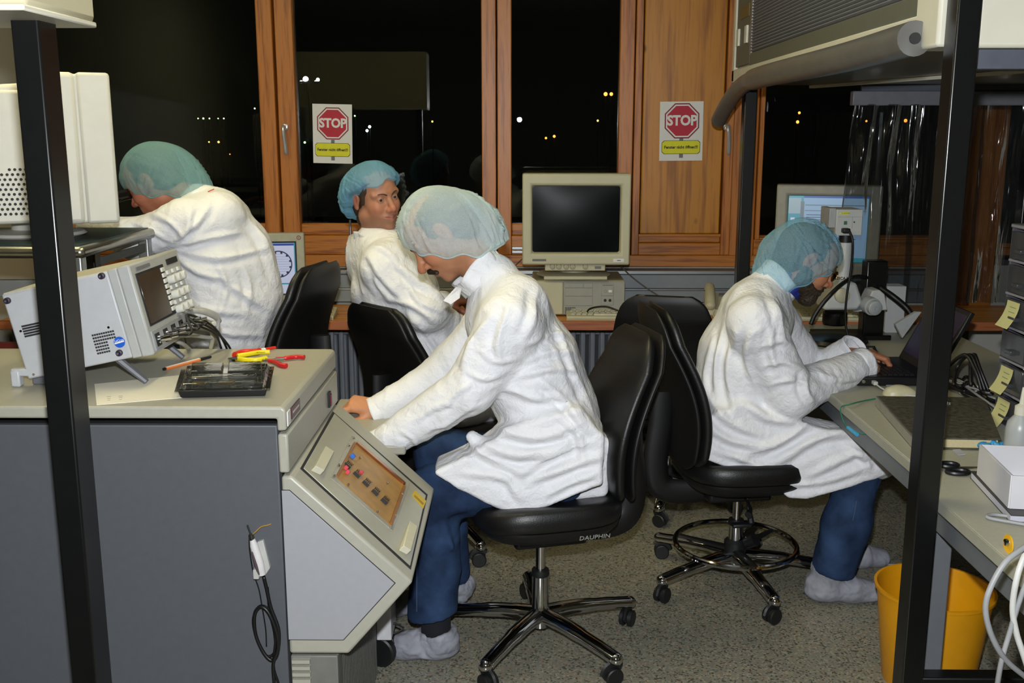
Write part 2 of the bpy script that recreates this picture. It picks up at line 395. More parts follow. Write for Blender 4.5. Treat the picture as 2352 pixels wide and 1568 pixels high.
for px, py in ((843, 300), (849, 291)): far_lamp(px, py, 3.2, lm_w, label='white lamp glowing low beyond the window pane', g='pair of white lamps')
pp = at(708, 184, 30)
pl = thing('floodlight_mast', 'tall floodlight mast with four white lamps beyond the window', 'mast', (pp.x, 30, -3.2))
MB().cyl((pp.x, 30, -3.2), (pp.x, 30, pp.z), .04, n=8).build('pole', M('mast_grey', '#5a544c', .6), pl)
for px, py, r in ((692, 188, 3.5), (702, 182, 6.5), (725, 188, 3.2), (730, 183, 4.)):
    q = at(px, py, 30); MB().sphere(q, r * 30 / F, 10).build('lamp_head', lm_w, pl)
BOX('crossbar', (at(688, 190, 30).x, 29.95, pp.z - .09), (at(734, 190, 30).x, 30.05, pp.z - .03), M('mast_grey'), pl, .0)

# STOP notices
m_paper = M('paper_white', '#dcdcd8', .7, var=.02); m_red = M('sign_red', '#b01530', .6, var=.05); m_yel = M('sign_yellow', '#d6d414', .6, var=.04)
m_ink = M('ink', '#28280c', .7, var=.02); m_gry = M('sign_grey', '#6d6d70', .6, var=.03); m_rededge = M('sign_red_edge', '#7c1022', .6)
def notice(px0, py0, px1, py1, tilt, label, y):
    a, b = at(px0, py0, y), at(px1, py1, y); W, H = b.x - a.x, a.z - b.z
    c = Vector(((a.x + b.x) / 2, y, (a.z + b.z) / 2)); mt = face_mat(c, (math.cos(tilt), 0, -math.sin(tilt)), (0, -1, 0))
    t = thing('stop_notice', label, 'notice', c)
    def pl(pts, d, name, m):
        q = [mt @ Vector((u * W, v * H, d)) for u, v in pts]; MB().prism(q, (0, 0, 0), (0, .0006, 0)).build(name, m, t, bevel=0, smooth=0)
    def rr(x0, y0, x1, y1, r=0.): return [(x0 + r, y0), (x1 - r, y0), (x1, y0 + r * .7), (x1, y1 - r * .7), (x1 - r, y1), (x0 + r, y1), (x0, y1 - r * .7), (x0, y0 + r * .7)] if r else [(x0, y0), (x1, y0), (x1, y1), (x0, y1)]
    def octa(s): return [(.01 + s * math.cos(R(22.5 + 45 * k)), .175 + s * W / H * math.sin(R(22.5 + 45 * k))) for k in range(8)]
    pl(rr(-.5, -.5, .5, .5), 0, 'sheet', m_paper)
    pl(rr(-.04, -.45, .05, -.1), .0008, 'sign_post', m_gry)
    pl(octa(.43), .0014, 'rim', m_rededge); pl(octa(.40), .002, 'inner_rim', m_paper); pl(octa(.365), .0026, 'octagon', m_red)
    pl(rr(-.445, -.385, .445, -.155, .05), .0014, 'plate_edge', m_ink); pl(rr(-.435, -.378, .435, -.162, .05), .002, 'yellow_plate', m_yel)
    text('lettering', 'STOP', W * .31, m_paper, mt @ Matrix.Translation((.012 * W, .175 * H, .0034)), t, sx=.92, bold=W * .012, extrude=.0003)
    text('small_lettering', 'Fenster nicht öffnen!!!', W * .092, m_ink, mt @ Matrix.Translation((0, -.27 * H, .0028)), t, sx=.95, bold=W * .003, extrude=.0002)
    return t
notice(716, 239, 811, 375, R(1.2), 'white STOP notice taped on the dark window pane', WY + .027)
notice(1517, 233, 1612, 369, R(-.6), 'white STOP notice taped on the wooden panel', WY - .002)

# ================================================================ CLEAN-AIR BOOTHS
m_beige = M('hood_beige', '#b5ae90', .5, var=.04, scale=6)
m_hoodw = M('hood_white', '#c9c6b4', .5, var=.04, scale=9)
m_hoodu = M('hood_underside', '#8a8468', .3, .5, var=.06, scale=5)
m_hoodg = M('hood_panel_grey', '#5c5e52', .5, var=.04)
m_grille = M('filter_grey', '#77787a', .5, .2, var=.05)
# left booth: only its front corner is in view
lb = thing('clean_air_booth', 'beige hood corner on one black post standing before the grey cabinet', 'booth', (-.84, 1.84, 0))
BOX('post', (-.866, 1.80, 0), (-.818, 1.872, 1.80), m_black, lb, .004)
BOX('post', (-1.95, 1.80, 0), (-1.90, 1.872, 1.80), m_black, lb, .004)
BOX('front_beam', (-2.0, 1.66, 1.793), (-.77, 1.93, 2.25), m_beige, lb, .012)
BOX('lip', (-2.0, 1.655, 1.787), (-.772, 1.935, 1.797), m_hoodw, lb, .003)
# right booth
HX = .925; HY0, HY1 = 2.34, 4.60; HZ = 1.815
rb = thing('flow_hood', 'beige laminar flow hood with a grey filter grille on tall black posts', 'hood', (1.5, 3.4, 0))
for x, y, zt in ((.925, 2.268, 2.55), (.93, 4.36, HZ + .02), (2.12, 4.36, HZ + .02), (2.3, 2.268, 2.55)):
    BOX('post', (x, y, 0), (x + .052, y + .062, zt), m_black, rb, .004)
BOX('body', (HX + .012, HY0 + .14, HZ), (2.4, HY1, 2.55), m_beige, rb, .006)
BOX('front_end', (HX - .014, 2.332, HZ - .03), (HX + .075, HY0 + .13, 2.55), m_hoodw, rb, .008)
BOX('front_face', (HX + .072, 2.335, HZ - .032), (2.4, 2.37, 2.55), m_hoodw, rb, .01)
BOX('rim', (HX - .004, HY0 + .1, HZ - .004), (HX + .02, HY1 + .01, HZ + .052), m_hoodw, rb, .004)
BOX('corner_strip', (HX - .004, HY1 - .03, HZ), (HX + .02, HY1 + .012, 2.55), m_hoodw, rb, .004)
BOX('control_panel', (HX + .002, 4.30, HZ + .06), (HX + .016, HY1 - .035, 2.55), m_hoodg, rb, .003)
for yy in (4.52, 4.36):
    BOX('switch', (HX - .006, yy - .022, HZ + .145), (HX + .004, yy + .022, HZ + .215), M('switch_white', '#cfcdc0', .5), rb, .002)
BOX('nameplate', (HX - .001, 4.33, HZ + .25), (HX + .003, 4.50, HZ + .30), M('plate_brown', '#6b5a30', .5), rb, .001)
BOX('grille_backing', (HX + .006, HY0 + .14, HZ + .10), (HX + .018, 4.285, 2.55), M('filter_dark', '#3c3d40', .7), rb, 0)
BOX('grille_sill', (HX + .0, HY0 + .14, HZ + .052), (HX + .016, 4.285, HZ + .10), m_hoodg, rb, .002)
BOX('grille_frame', (HX - .001, 4.27, HZ + .09), (HX + .014, 4.295, 2.55), m_alu, rb, .002)
# expanded-metal louvres of the intake: horizontal slats plus short webs
sl = MB().box((-.004, 0, -.0028), (.004, 1.795, .0028), Matrix.Rotation(R(35), 3, 'Y')).mesh('slat', smooth=0)
for i in range(40):
    o = link('slat', sl, m_grille, rb); o.location = Vector((HX + .003, HY0 + .145, HZ + .108 + i * .0115)) - rb.location
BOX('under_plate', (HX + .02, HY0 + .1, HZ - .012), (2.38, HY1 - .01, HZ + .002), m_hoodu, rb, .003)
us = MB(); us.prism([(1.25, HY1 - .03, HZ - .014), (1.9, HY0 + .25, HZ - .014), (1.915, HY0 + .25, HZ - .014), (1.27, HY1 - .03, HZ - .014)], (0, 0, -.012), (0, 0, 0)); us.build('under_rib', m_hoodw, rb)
BOX('front_under_rail', (HX + .08, HY0 + .04, HZ - .075), (2.38, HY0 + .12, HZ - .03), M('rail_grey_blue', '#585c66', .5, .3), rb, .004)
# rolled-up film curtain under the intake
rc = MB(); path = bez([(HX - .03, 2.42, HZ - .005), (HX - .032, 2.9, HZ - .012), (HX - .034, 3.5, HZ - .012), (HX - .032, 3.9, HZ - .012), (HX - .03, 4.18, HZ - .02), (HX - .03, 4.36, HZ - .045), (HX - .035, 4.54, HZ - .10), (HX - .04, 4.68, HZ - .16)], 6)
rr_ = [.040 if i < 22 else .034 for i in range(len(path))]
rc.tube(path, rr_, 20)
o = rc.build('rolled_curtain', M('rolled_film', '#5f5e5a', .35, var=.12, scale=14, bump=.2, bscale=30)); tag(o, 'grey plastic film curtain rolled up along the hood lower edge', 'curtain roll')
hb = MB(); hb.lathe([(.0, -.006), (.013, -.006), (.013, .004), (.0, .004)], 16, path[0], (path[0] - path[1])); hb.build('core', m_blackm, o)
# clear strip curtain at the far side of the booth
cr = thing('strip_curtain', 'clear wavy plastic curtain hanging from a grey rail behind the microscope', 'curtain', (2.0, 4.52, .8))
BOX('rail', (1.42, 4.50, 1.715), (2.45, 4.54, 1.775), M('curtain_rail', '#75767c', .45, .2), cr, .004)
BOX('rail_web', (1.46, 4.51, 1.775), (2.45, 4.53, HZ - .01), M('rail_grey_blue'), cr, .002)
m_film = clear('clear_film', '#bcc0c2', .015, .06, opac=.01, bump=.55, bscale=(26, 26, 2.2), ior=1.38)
for k, (x0, x1) in enumerate(((1.43, 1.72), (1.70, 2.0), (1.98, 2.25), (2.22, 2.44))):
    rows = []
    for i in range(17):
        z = 1.72 - i / 16 * .86; rw = []
        for j in range(25):
            u = j / 24; x = x0 + (x1 - x0) * u - (.05 * (i / 16) if k == 0 else 0) * (1 - u)
            y = 4.515 + .014 * k % .02 + .018 * math.sin(u * 19 + k * 2 + .9 * math.sin(i * .33)) * (.55 + .45 * math.cos(i * .21 + k)) + .006 * math.sin(i * .8 + u * 7)
            rw.append(Vector((x, y - .012, z)))
        rows.append(rw)
    MB().grid(rows).build('film_strip', m_film, cr, smooth=180)

# ================================================================ GREY MACHINE CABINET
KX, KY0, KY1, KT = -.524, 2.205, 2.835, 1.0
m_kl = M('cabinet_light', '#a09e90', .42, var=.03, scale=60, bump=.06, bscale=700)
m_kd = M('cabinet_panel', '#505357', .5, var=.03, scale=60, bump=.06, bscale=700)
m_gap = M('gap_dark', '#1d1e20', .7)
mc = thing('machine_cabinet', 'large grey machine cabinet with a slanted side module and flat top', 'machine', (-1.2, 2.5, 0))
BOX('body', (-2.3, KY0 + .022, .04), (KX - .02, KY1 - .01, .945), m_gap, mc, .003)
BOX('side_panel', (-2.3, KY0 + .004, .03), (KX - .022, KY0 + .024, .956), m_kd, mc, .003)
# top: slab with a turned-down lip at the right
tp = MB(); zz = .972
prof = [(-2.3, KT), (KX - .008, KT), (KX, KT - .008), (KX, .945), (KX - .021, .943), (KX - .021, zz), (-2.3, zz)]
tp.prism([(x, KY0, z) for x, z in prof], (0, 0, 0), (0, KY1 - KY0, 0)); tp.build('top_slab', m_kl, mc, bevel=.006, seg=3)
BOX('mid_strip', (KX - .021, KY0, .845), (KX + .002, KY1, .937), m_kl, mc, .005)
# side module: five-sided prism
A, B, C, D_, E_ = (-.541, .838), (-.517, .838), (-.247, .582), (-.402, .400), (-.541, .400)
sm = MB(); sm.prism([(x, KY0, z) for x, z in (A, B, C, D_, E_)], (0, 0, 0), (0, KY1 - KY0, 0)); sm.build('side_module', m_kl, mc, bevel=.007, seg=3)
ins = [(-.541, .806), (-.523, .806), (-.287, .580), (-.412, .436), (-.541, .436)]
MB().prism([(x, KY0 - .0012, z) for x, z in ins], (0, 0, 0), (0, .002, 0)).build('module_seam', m_gap, mc, bevel=0)
ins2 = [(-.541, .8045), (-.5237, .8045), (-.2895, .580), (-.4127, .4375), (-.541, .4375)]
MB().prism([(x, KY0 - .0022, z) for x, z in ins2], (0, 0, 0), (0, .003, 0)).build('module_cover', M('module_cover_grey', '#96979a', .45, var=.02, scale=60, bump=.06, bscale=700), mc, bevel=.001)
# slanted face
sx = Vector((C[0] - B[0], 0, C[1] - B[1])); SL = sx.length; sx.normalize(); sn = Vector((-sx.z, 0, sx.x)); sn = sn if sn.z > 0 else -sn
sp0 = Vector((B[0], KY0, B[1]))
def sl_pt(px, py, lift=0.): return onpl(px, py, sp0, sn) + sn * lift
def sl_plate(name, pts, h0, h1, m, par=None, bevel=.0):
    q = [sl_pt(*p_) if not isinstance(p_, Vector) else p_ for p_ in pts]; return MB().prism(q, sn * h0, sn * h1).build(name, m, par or mc, bevel=bevel)
sl_plate('door_gap', [(689, 1076), (764, 945), (982, 1136), (943, 1308)], .0002, .001, m_gap)
door = sl_plate('door', [(696, 1076), (767, 951), (977, 1139), (941, 1300)], .0004, .003, M('door_grey', '#a8a796', .35, .2, var=.03, bump=.04), bevel=.0015)
sl_plate('window_plate', [(758, 1101), (806, 1003), (938, 1113), (899, 1222)], .0032, .0052, clear('acrylic', '#d8d4c4', .04, .03, opac=.42), door)
wq = [(769, 1100), (812, 1018), (927, 1116), (894, 1210)]
sl_plate('board', wq, .0054, .006, M('circuit_board', '#a07838', .4, var=.15, scale=30), door)
cop = M('copper', '#c08a6c', .22, 1., var=.1)
def bar(p, q, wd, m, h0, h1, nm):
    a, b = sl_pt(*p), sl_pt(*q); d = (b - a).normalized(); n = sn.cross(d) * wd
    return MB().prism([a - n, b - n, b + n, a + n], sn * h0, sn * h1).build(nm, m, door)
bar((814, 1021), (925, 1116), .006, cop, .006, .012, 'copper_rail'); bar((924, 1120), (893, 1208), .004, M('board_edge', '#8a5a20', .4), .006, .010, 'board_edge')
bar((770, 1098), (811, 1021), .003, M('board_edge'), .006, .010, 'board_edge')
gold = M('pin_gold', '#a8843c', .3, .9)
a0, a1 = sl_pt(796, 1072), sl_pt(880, 1153); dv = (a1 - a0) / 4; ud = dv.normalized(); vd = sn.cross(ud); vd = vd if vd.y > 0 else -vd
for g in range(5):
    c0 = a0 + dv * g
    BOX_ = MB().prism([c0 + ud * u + vd * v for u, v in ((-.0095, -.020), (.0095, -.020), (.0095, -.013), (-.0095, -.013))], sn * .006, sn * .013); BOX_.build('socket', m_blackm, door)
    MB().prism([c0 + ud * u + vd * v for u, v in ((-.0085, .010), (.0085, .010), (.0085, .014), (-.0085, .014))], sn * .006, sn * .011).build('socket', m_blackm, door)
    pm = MB()
    for k in range(5):
        for v in (-.012, -.005, .002, .018): pm.prism([c0 + ud * (-.0095 + k * .0042 + du) + vd * (v + dv_) for du, dv_ in ((0, 0), (.0016, 0), (.0016, .005), (0, .005))], sn * .006, sn * .0125)
    pm.build('pins', gold, door, smooth=0)
for px, py in ((787, 1082), (791, 1092), (822, 1092)):
    c0 = sl_pt(px, py); MB().prism([c0 + ud * u + vd * v for u, v in ((-.005, -.004), (.005, -.004), (.005, .004), (-.005, .004))], sn * .008, sn * .018).build('jumper', M('jumper_red', '#c8404c', .5), door, bevel=.001)
c0 = sl_pt(803, 1055); MB().prism([c0 + ud * u + vd * v for u, v in ((-.006, -.006), (.006, -.006), (.006, .006), (-.006, .006))], sn * .008, sn * .018).build('jumper', M('jumper_blue', '#2a66c0', .5), door, bevel=.001)
for px, py in ((797, 1027), (774, 1073), (763, 1098), (808, 1010), (918, 1140), (903, 1190), (893, 1216), (925, 1117), (822, 1056), (885, 1114), (795, 1118), (862, 1180)):
    c0 = sl_pt(px, py); MB().lathe([(0, 0), (.0035, 0), (.003, .006), (0, .007)], 10, c0 + sn * .005, sn).build('screw', m_chrome, door)
m_tape = M('foam_strip', '#c9c6ae', .7, var=.04)
for q in ([(712, 1083), (745, 1027), (765, 1040), (733, 1093)], [(914, 1266), (938, 1199), (956, 1212), (932, 1276)]):
    a, b, c, d = [sl_pt(*p_) for p_ in q]
    hm = MB(); m1, m2 = (a + b) / 2, (c + d) / 2
    hm.hexa([a + sn * .003, d + sn * .003, c + sn * .003, b + sn * .003], [a + sn * .02, d + sn * .02, c + sn * .006, b + sn * .006]); hm.build('foam_pad', m_tape, door, bevel=.0015)
yl = sl_plate('caution_label', [(944, 1139), (951, 1127), (977, 1152), (970, 1170)], .0032, .0038, M('label_yellow', '#c9a81c', .5, var=.05), door)
a_, b_ = sl_pt(949, 1140), sl_pt(970, 1160)
for k in range(4):
    o_ = vd * (-.010 * 0 + .007 - k * .0045); MB().prism([a_ + o_, b_ + o_, b_ + o_ + vd * .0018, a_ + o_ + vd * .0018], sn * .0038, sn * .0042).build('label_line', M('label_ink', '#7a6410', .6), door, smooth=0)
# nameplate, barcode, rocker switch on the right edge
def edge_plate(nm, x, y0, y1, z0, z1, m, h=.002): return BOX(nm, (x - .001, y0, z0), (x + h, y1, z1), m, mc, .0006)
q0 = onx(668, 942, KX); edge_plate('nameplate', KX, q0.y, q0.y + .09, .957, .984, M('plate_maroon', '#4a2228', .4, .3))
edge_plate('nameplate_text', KX + .002, q0.y + .012, q0.y + .078, .968, .973, M('plate_text', '#b9a8a0', .4), .0005)
edge_plate('barcode', KX, q0.y - .04, q0.y - .012, .952, .985, m_paper)
q1 = onx(752, 903, KX); o = edge_plate('rocker_switch', KX + .002, q1.y - .012, q1.y + .014, .868, .91, m_blackm, .006)
edge_plate('rocker', KX + .008, q1.y - .006, q1.y + .008, .874, .904, M('rocker_red', '#5c1420', .4), .003)
# base under the module: grille column and plinth
BOX('plinth', (-.541, KY0 + .01, .0), (-.43, KY1 - .02, .39), M('plinth_grey', '#6d6d66', .55), mc, .003)
gp = MB()
for i in range(26): gp.box((-.425 - .0005 - i * .0, KY0 + .05 + i * .021, .02), (-.424, KY0 + .058 + i * .021, .385))
gp.build('plinth_rib', M('plinth_rib_grey', '#55554f', .5), mc, smooth=0)
vs = MB().box((-.021, 0, -.0045), (.021, .012, .0045)).mesh('vent_fin', smooth=0)
for i in range(20):
    o = link('vent_fin', vs, m_kl, mc); o.location = Vector((-.515, KY0 - .002, .38 - i * .0165)) - mc.location
# low shelf behind the module where the hands work
BOX('work_shelf', (-.62, KY1 + .03, .675), (-.335, 3.40, .705), m_kl, mc, .006)
BOX('shelf_bracket', (-.60, KY1 - .005, .60), (-.36, KY1 + .06, .675), m_kl, mc, .004)
BOX('shelf_leg', (-.62, KY1 - .01, .03), (-.56, 3.38, .675), m_kd, mc, .004)
# caster unit beneath
cu = thing('caster_trolley', 'low white trolley on black twin casters under the slanted module', 'trolley', (-.40, 2.93, 0))
BOX('tray', (-.80, 2.86, .13), (-.40, 3.30, .19), M('trolley_white', '#c5c5c8', .4), cu, .004)
BOX('bracket', (-.43, 2.83, .105), (-.385, 2.95, .22), M('trolley_white'), cu, .003)
for dy in (0, .045):
    MB().lathe([(0, -.014), (.044, -.014), (.049, -.010), (.049, .010), (.044, .014), (0, .014)], 22, (-.425, 2.87 + dy, .05), (.35, 1, 0)).build('wheel', m_blackm, cu)
MB().lathe([(0, -.014), (.049, -.014), (.049, .014), (0, .014)], 22, (-.75, 3.2, .05), (.35, 1, 0)).build('wheel', m_blackm, cu)

# ================================================================ RIGHT-HAND TABLES
m_tt = M('table_laminate', '#a3a291', .5, var=.04, scale=80); m_te = M('table_edge', '#969688', .5, var=.04); m_tf = M('table_frame', '#6a6e72', .45, .2, var=.04)
def lab_table(x0, y0, x1, y1, h, label, legs):
    t = thing('lab_table', label, 'table', ((x0 + x1) / 2, (y0 + y1) / 2, 0))
    BOX('tabletop', (x0, y0, h - .028), (x1, y1, h), m_tt, t, .003)
    BOX('edge_band', (x0 - .003, y0 - .003, h - .030), (x0 + .004, y1, h - .001), m_te, t, .002)
    BOX('apron', (x0 + .02, y0 + .03, h - .10), (x0 + .05, y1 - .02, h - .028), m_tf, t, .003)
    BOX('apron', (x1 - .05, y0 + .03, h - .10), (x1 - .02, y1 - .02, h - .028), m_tf, t, .003)
    for x, y in legs: BOX('leg', (x, y, 0), (x + .055, y + .06, h - .028), m_tf, t, .004)
    return t
lab_table(1.045, 2.50, 1.90, 4.62, .74, 'long grey laminate lab table carrying the laptop and microscope', ((1.075, 4.5), (1.80, 2.6), (1.80, 4.5)))
t2 = lab_table(.994, .9, 1.90, 2.49, .748, 'grey laminate table with the white box and a yellow earth tag', ((1.022, 2.40), (1.8, 1.0), (1.8, 2.40), (1.022, .95)))
q = onx(2316, 1249, 1.012); mb = MB(); mb.lathe([(0, 0), (.020, 0), (.020, .003), (0, .003)], 20, (1.0135, q.y, q.z), (-1, 0, 0)); mb.build('earth_tag', M('tag_yellow', '#d6a310', .5), t2)
MB().lathe([(0, 0), (.008, 0), (.007, .006), (0, .007)], 12, (1.0105, q.y, q.z + .004), (-1, 0, 0)).build('earth_stud', m_chrome, t2)

# ================================================================ OFFICE CHAIRS
m_leather = M('black_leather', '#101010', .42, var=.15, scale=20, bump=.25, bscale=260)
m_shell = M('black_shell', '#0a0a0b', .5, var=.1)
def sell(a, b, n, e=3.2):
    out = []
    for j in range(n):
        t = 2 * math.pi * j / n; c, s = math.cos(t), math.sin(t)
        out.append((a * math.copysign(abs(c) ** (2 / e), c), b * math.copysign(abs(s) ** (2 / e), s)))
    return out
def office_chair(loc, face, seat_h, label, base_rot=0., ring=False, tilt=8., brand=None, bw=.215, back_h=.50, stool=False):
    """faces +X in its own frame, turned by face (degrees)"""
    t = thing('office_chair', label, 'chair', (loc[0], loc[1], 0), R(face), 'black office chairs')
    n = 48; o2 = sell(.23, .235, n)
    def slab(prof, dz=0., front=.0):
        rows = []
        for s, z in prof:
            rows.append([Vector((x * s, y * s, seat_h + z + dz - front * max(0, x * s / .23 - .35) ** 2 * .06 + (.012 * (y * s / .235) ** 2 if z > -.03 else 0))) for x, y in o2])
        return rows
    MB().grid(slab([(.01, -.015), (.5, -.012), (.82, -.006), (.93, -.004), (.985, -.016), (1., -.035), (.99, -.055), (.96, -.064), (.01, -.064)], front=.8), True).build('seat', m_leather, t, local=True, smooth=60)
    MB().grid(slab([(.01, -.06), (.97, -.064), (.96, -.080), (.87, -.105), (.6, -.116), (.01, -.118)]), True).build('seat_shell', m_shell, t, local=True, smooth=60)
    # backrest: cushion in front, shell behind
    def back_rows(thk, off, grow):
        rows = []; m = 30
        for i in range(m + 1):
            u = i / m; z = seat_h - .02 + u * back_h
            xc = -.225 - math.tan(R(tilt)) * (u * back_h) + .038 * math.sin(math.pi * min(1, u * 1.25)) - .02 * u * u + off
            w = bw * (.80 + .2 * math.sin(math.pi * min(1, u * .95 + .18))) * math.sqrt(max(0, 1 - max(0, (u - .80) / .2) ** 2.4 * .62)) * math.sqrt(max(.02, 1 - max(0, (.10 - u) / .10) ** 2 * .5)) + grow
            tk = thk * math.sqrt(max(.02, 1 - (2 * u - 1) ** 8))
            rows.append([Vector((xc + x - .045 * (y / bw) ** 2 * -1 * .35, y, z)) for x, y in sell(tk, w, 36, 3.)])
        c0 = sum(rows[0], Vector()) / 36; c1 = sum(rows[-1], Vector()) / 36
        return [[c0] * 36] + rows + [[c1] * 36]
    MB().grid(back_rows(.028, .016, 0), True).build('backrest', m_leather, t, local=True, smooth=60)
    MB().grid(back_rows(.016, -.022, .006), True).build('back_shell', m_shell, t, local=True, smooth=60)
    br = MB(); br.tube(bez([(-.05, 0, seat_h - .135), (-.20, 0, seat_h - .15), (-.285, 0, seat_h - .125), (-.305, 0, seat_h - .03), (-.29, 0, seat_h + .10), (-.285, 0, seat_h + .22)], 6), .045, 12, sy=.42, up=(0, 1, 0)); br.build('back_bracket', m_shell, t, local=True)
    BOX('mechanism', (-.13, -.075, seat_h - .175), (.10, .075, seat_h - .12), m_shell, t, .012, local=True)
    for y in (-.16,): 
        lv = MB(); lv.tube([(.0, y * .4, seat_h - .15), (-.01, y, seat_h - .165), (-.03, y - .03, seat_h - .175)], [.006, .006, .013], 8); lv.build('lever', m_blackm, t, local=True)
    top = seat_h - .13; z1 = .10
    col = MB(); col.lathe([(.03, z1 - .035), (.030, z1 + .02), (.026, z1 + .03), (.026, top * .55 + .02), (.027, top * .55 + .025), (.024, top * .55 + .03), (.015, top * .55 + .03), (.015, top)], 24); col.build('column', m_chrome, t, local=True)
    MB().lathe([(.027, top * .55 + .015), (.029, top * .55 + .02), (.027, top * .55 + .035), (.016, top * .55 + .036)], 24).build('column_collar', m_blackm, t, local=True)
    # five-star base with twin casters
    arm = MB(); arm.tube(bez([(.02, 0, .105), (.12, 0, .104), (.24, 0, .092), (.325, 0, .080)], 5), [.029] * 4 + [.0275] * 4 + [.0245] * 4 + [.0235] * 4, 14, sy=.8, up=(0, 0, 1)); arm.sphere((.326, 0, .0795), .0228, 14, (1, .95, .9))
    ame = arm.mesh('base_arm', 60)
    wh = MB()
    for s in (-1, 1): wh.lathe([(0, -.0085), (.024, -.0085), (.0275, -.006), (.0275, .006), (.024, .0085), (0, .0085)], 20, (-.006, s * .0135, .0275), (0, 1, 0))
    wme = wh.mesh('caster'); fk = MB(); fk.box((-.024, -.005, .018), (.012, .005, .05)); fk.cyl((0, 0, .03), (0, 0, .07), .006, n=10)
    fk.tube(bez([(-.032, 0, .03), (-.022, 0, .05), (0, 0, .058), (.018, 0, .048)], 4), .008, 8, sy=2.2); fme = fk.mesh('caster_fork')
    for k in range(5):
        a = R(base_rot - face + 72 * k)
        o = link('base_arm', ame, m_chrome, t); o.rotation_euler = (0, 0, a)
        c = link('caster', wme, m_blackm, t); ang = a + R([40, 200, 110, 250, 70][k]); c.location = (.322 * math.cos(a), .322 * math.sin(a), 0); c.rotation_euler = (0, 0, ang)
        f = link('caster_fork', fme, m_blackm, c)
    if ring:
        rg = MB(); rz_ = .148; rg.tube([(.215 * math.cos(2 * math.pi * i / 48), .215 * math.sin(2 * math.pi * i / 48), rz_) for i in range(48)], .010, 10, closed=True); rg.build('foot_ring', m_chrome, t, local=True)
        sp = MB()
        for k in range(3): 
            a = R(base_rot - face + 20 + 120 * k); sp.tube([(.02 * math.cos(a), .02 * math.sin(a), rz_ - .02), (.208 * math.cos(a), .208 * math.sin(a), rz_)], [.022, .012], 8, sy=.4)
        sp.lathe([(.03, rz_ - .05), (.04, rz_ - .04), (.04, rz_ + .01), (.03, rz_ + .02)], 20); sp.build('ring_spokes', m_blackm, t, local=True)
        kb = MB(); kb.cyl((.03, -.03, rz_ + .01), (.055, -.055, rz_ + .035), .02, .024, n=12); kb.build('ring_knob', m_blackm, t, local=True)
        BOX('lever_paddle', (-.07, -.16, seat_h - .235), (.0, -.13, seat_h - .22), m_blackm, t, .006, local=True)
        lp = MB(); lp.tube([(0, -.09, seat_h - .14), (.0, -.145, seat_h - .225)], [.005, .012], 8); lp.build('lever', m_blackm, t, local=True)
    if brand:
        c_ = WM[t] @ Vector((-.10, .226, seat_h - .088)); 
        text('brand_lettering', brand, .022, M('brand_silver', '#b9bab4', .4, .4), face_mat(c_, WM[t].to_3x3() @ Vector((-1, 0, .0)), WM[t].to_3x3() @ Vector((0, 1, -.35))), t, extrude=.0005)
    return t
CH1 = (.065, 3.015); ch1 = office_chair(CH1, 195, .528, 'black leather office chair on a chrome star base under the man at the grey machine', 24, brand='DAUPHIN', tilt=9)
CH4 = (.778, 3.48); ch4 = office_chair(CH4, 8, .505, 'black office chair with a chrome foot ring under the bearded man', 138, ring=True, tilt=9, back_h=.54)
CH2 = (-.30, 3.90); ch2 = office_chair(CH2, 42, .50, 'black office chair holding the man who turns round to look', 10, tilt=8, bw=.225)
CH3 = (-1.01, 3.70); ch3 = office_chair(CH3, 168, .66, 'raised black office chair behind the man bent over the eyepiece', 30, tilt=6, bw=.225)
CH5 = (.655, 4.33); ch5 = office_chair(CH5, 75, .485, 'empty black office chair pushed towards the wooden bench', 40, tilt=9, ring=True, bw=.225)

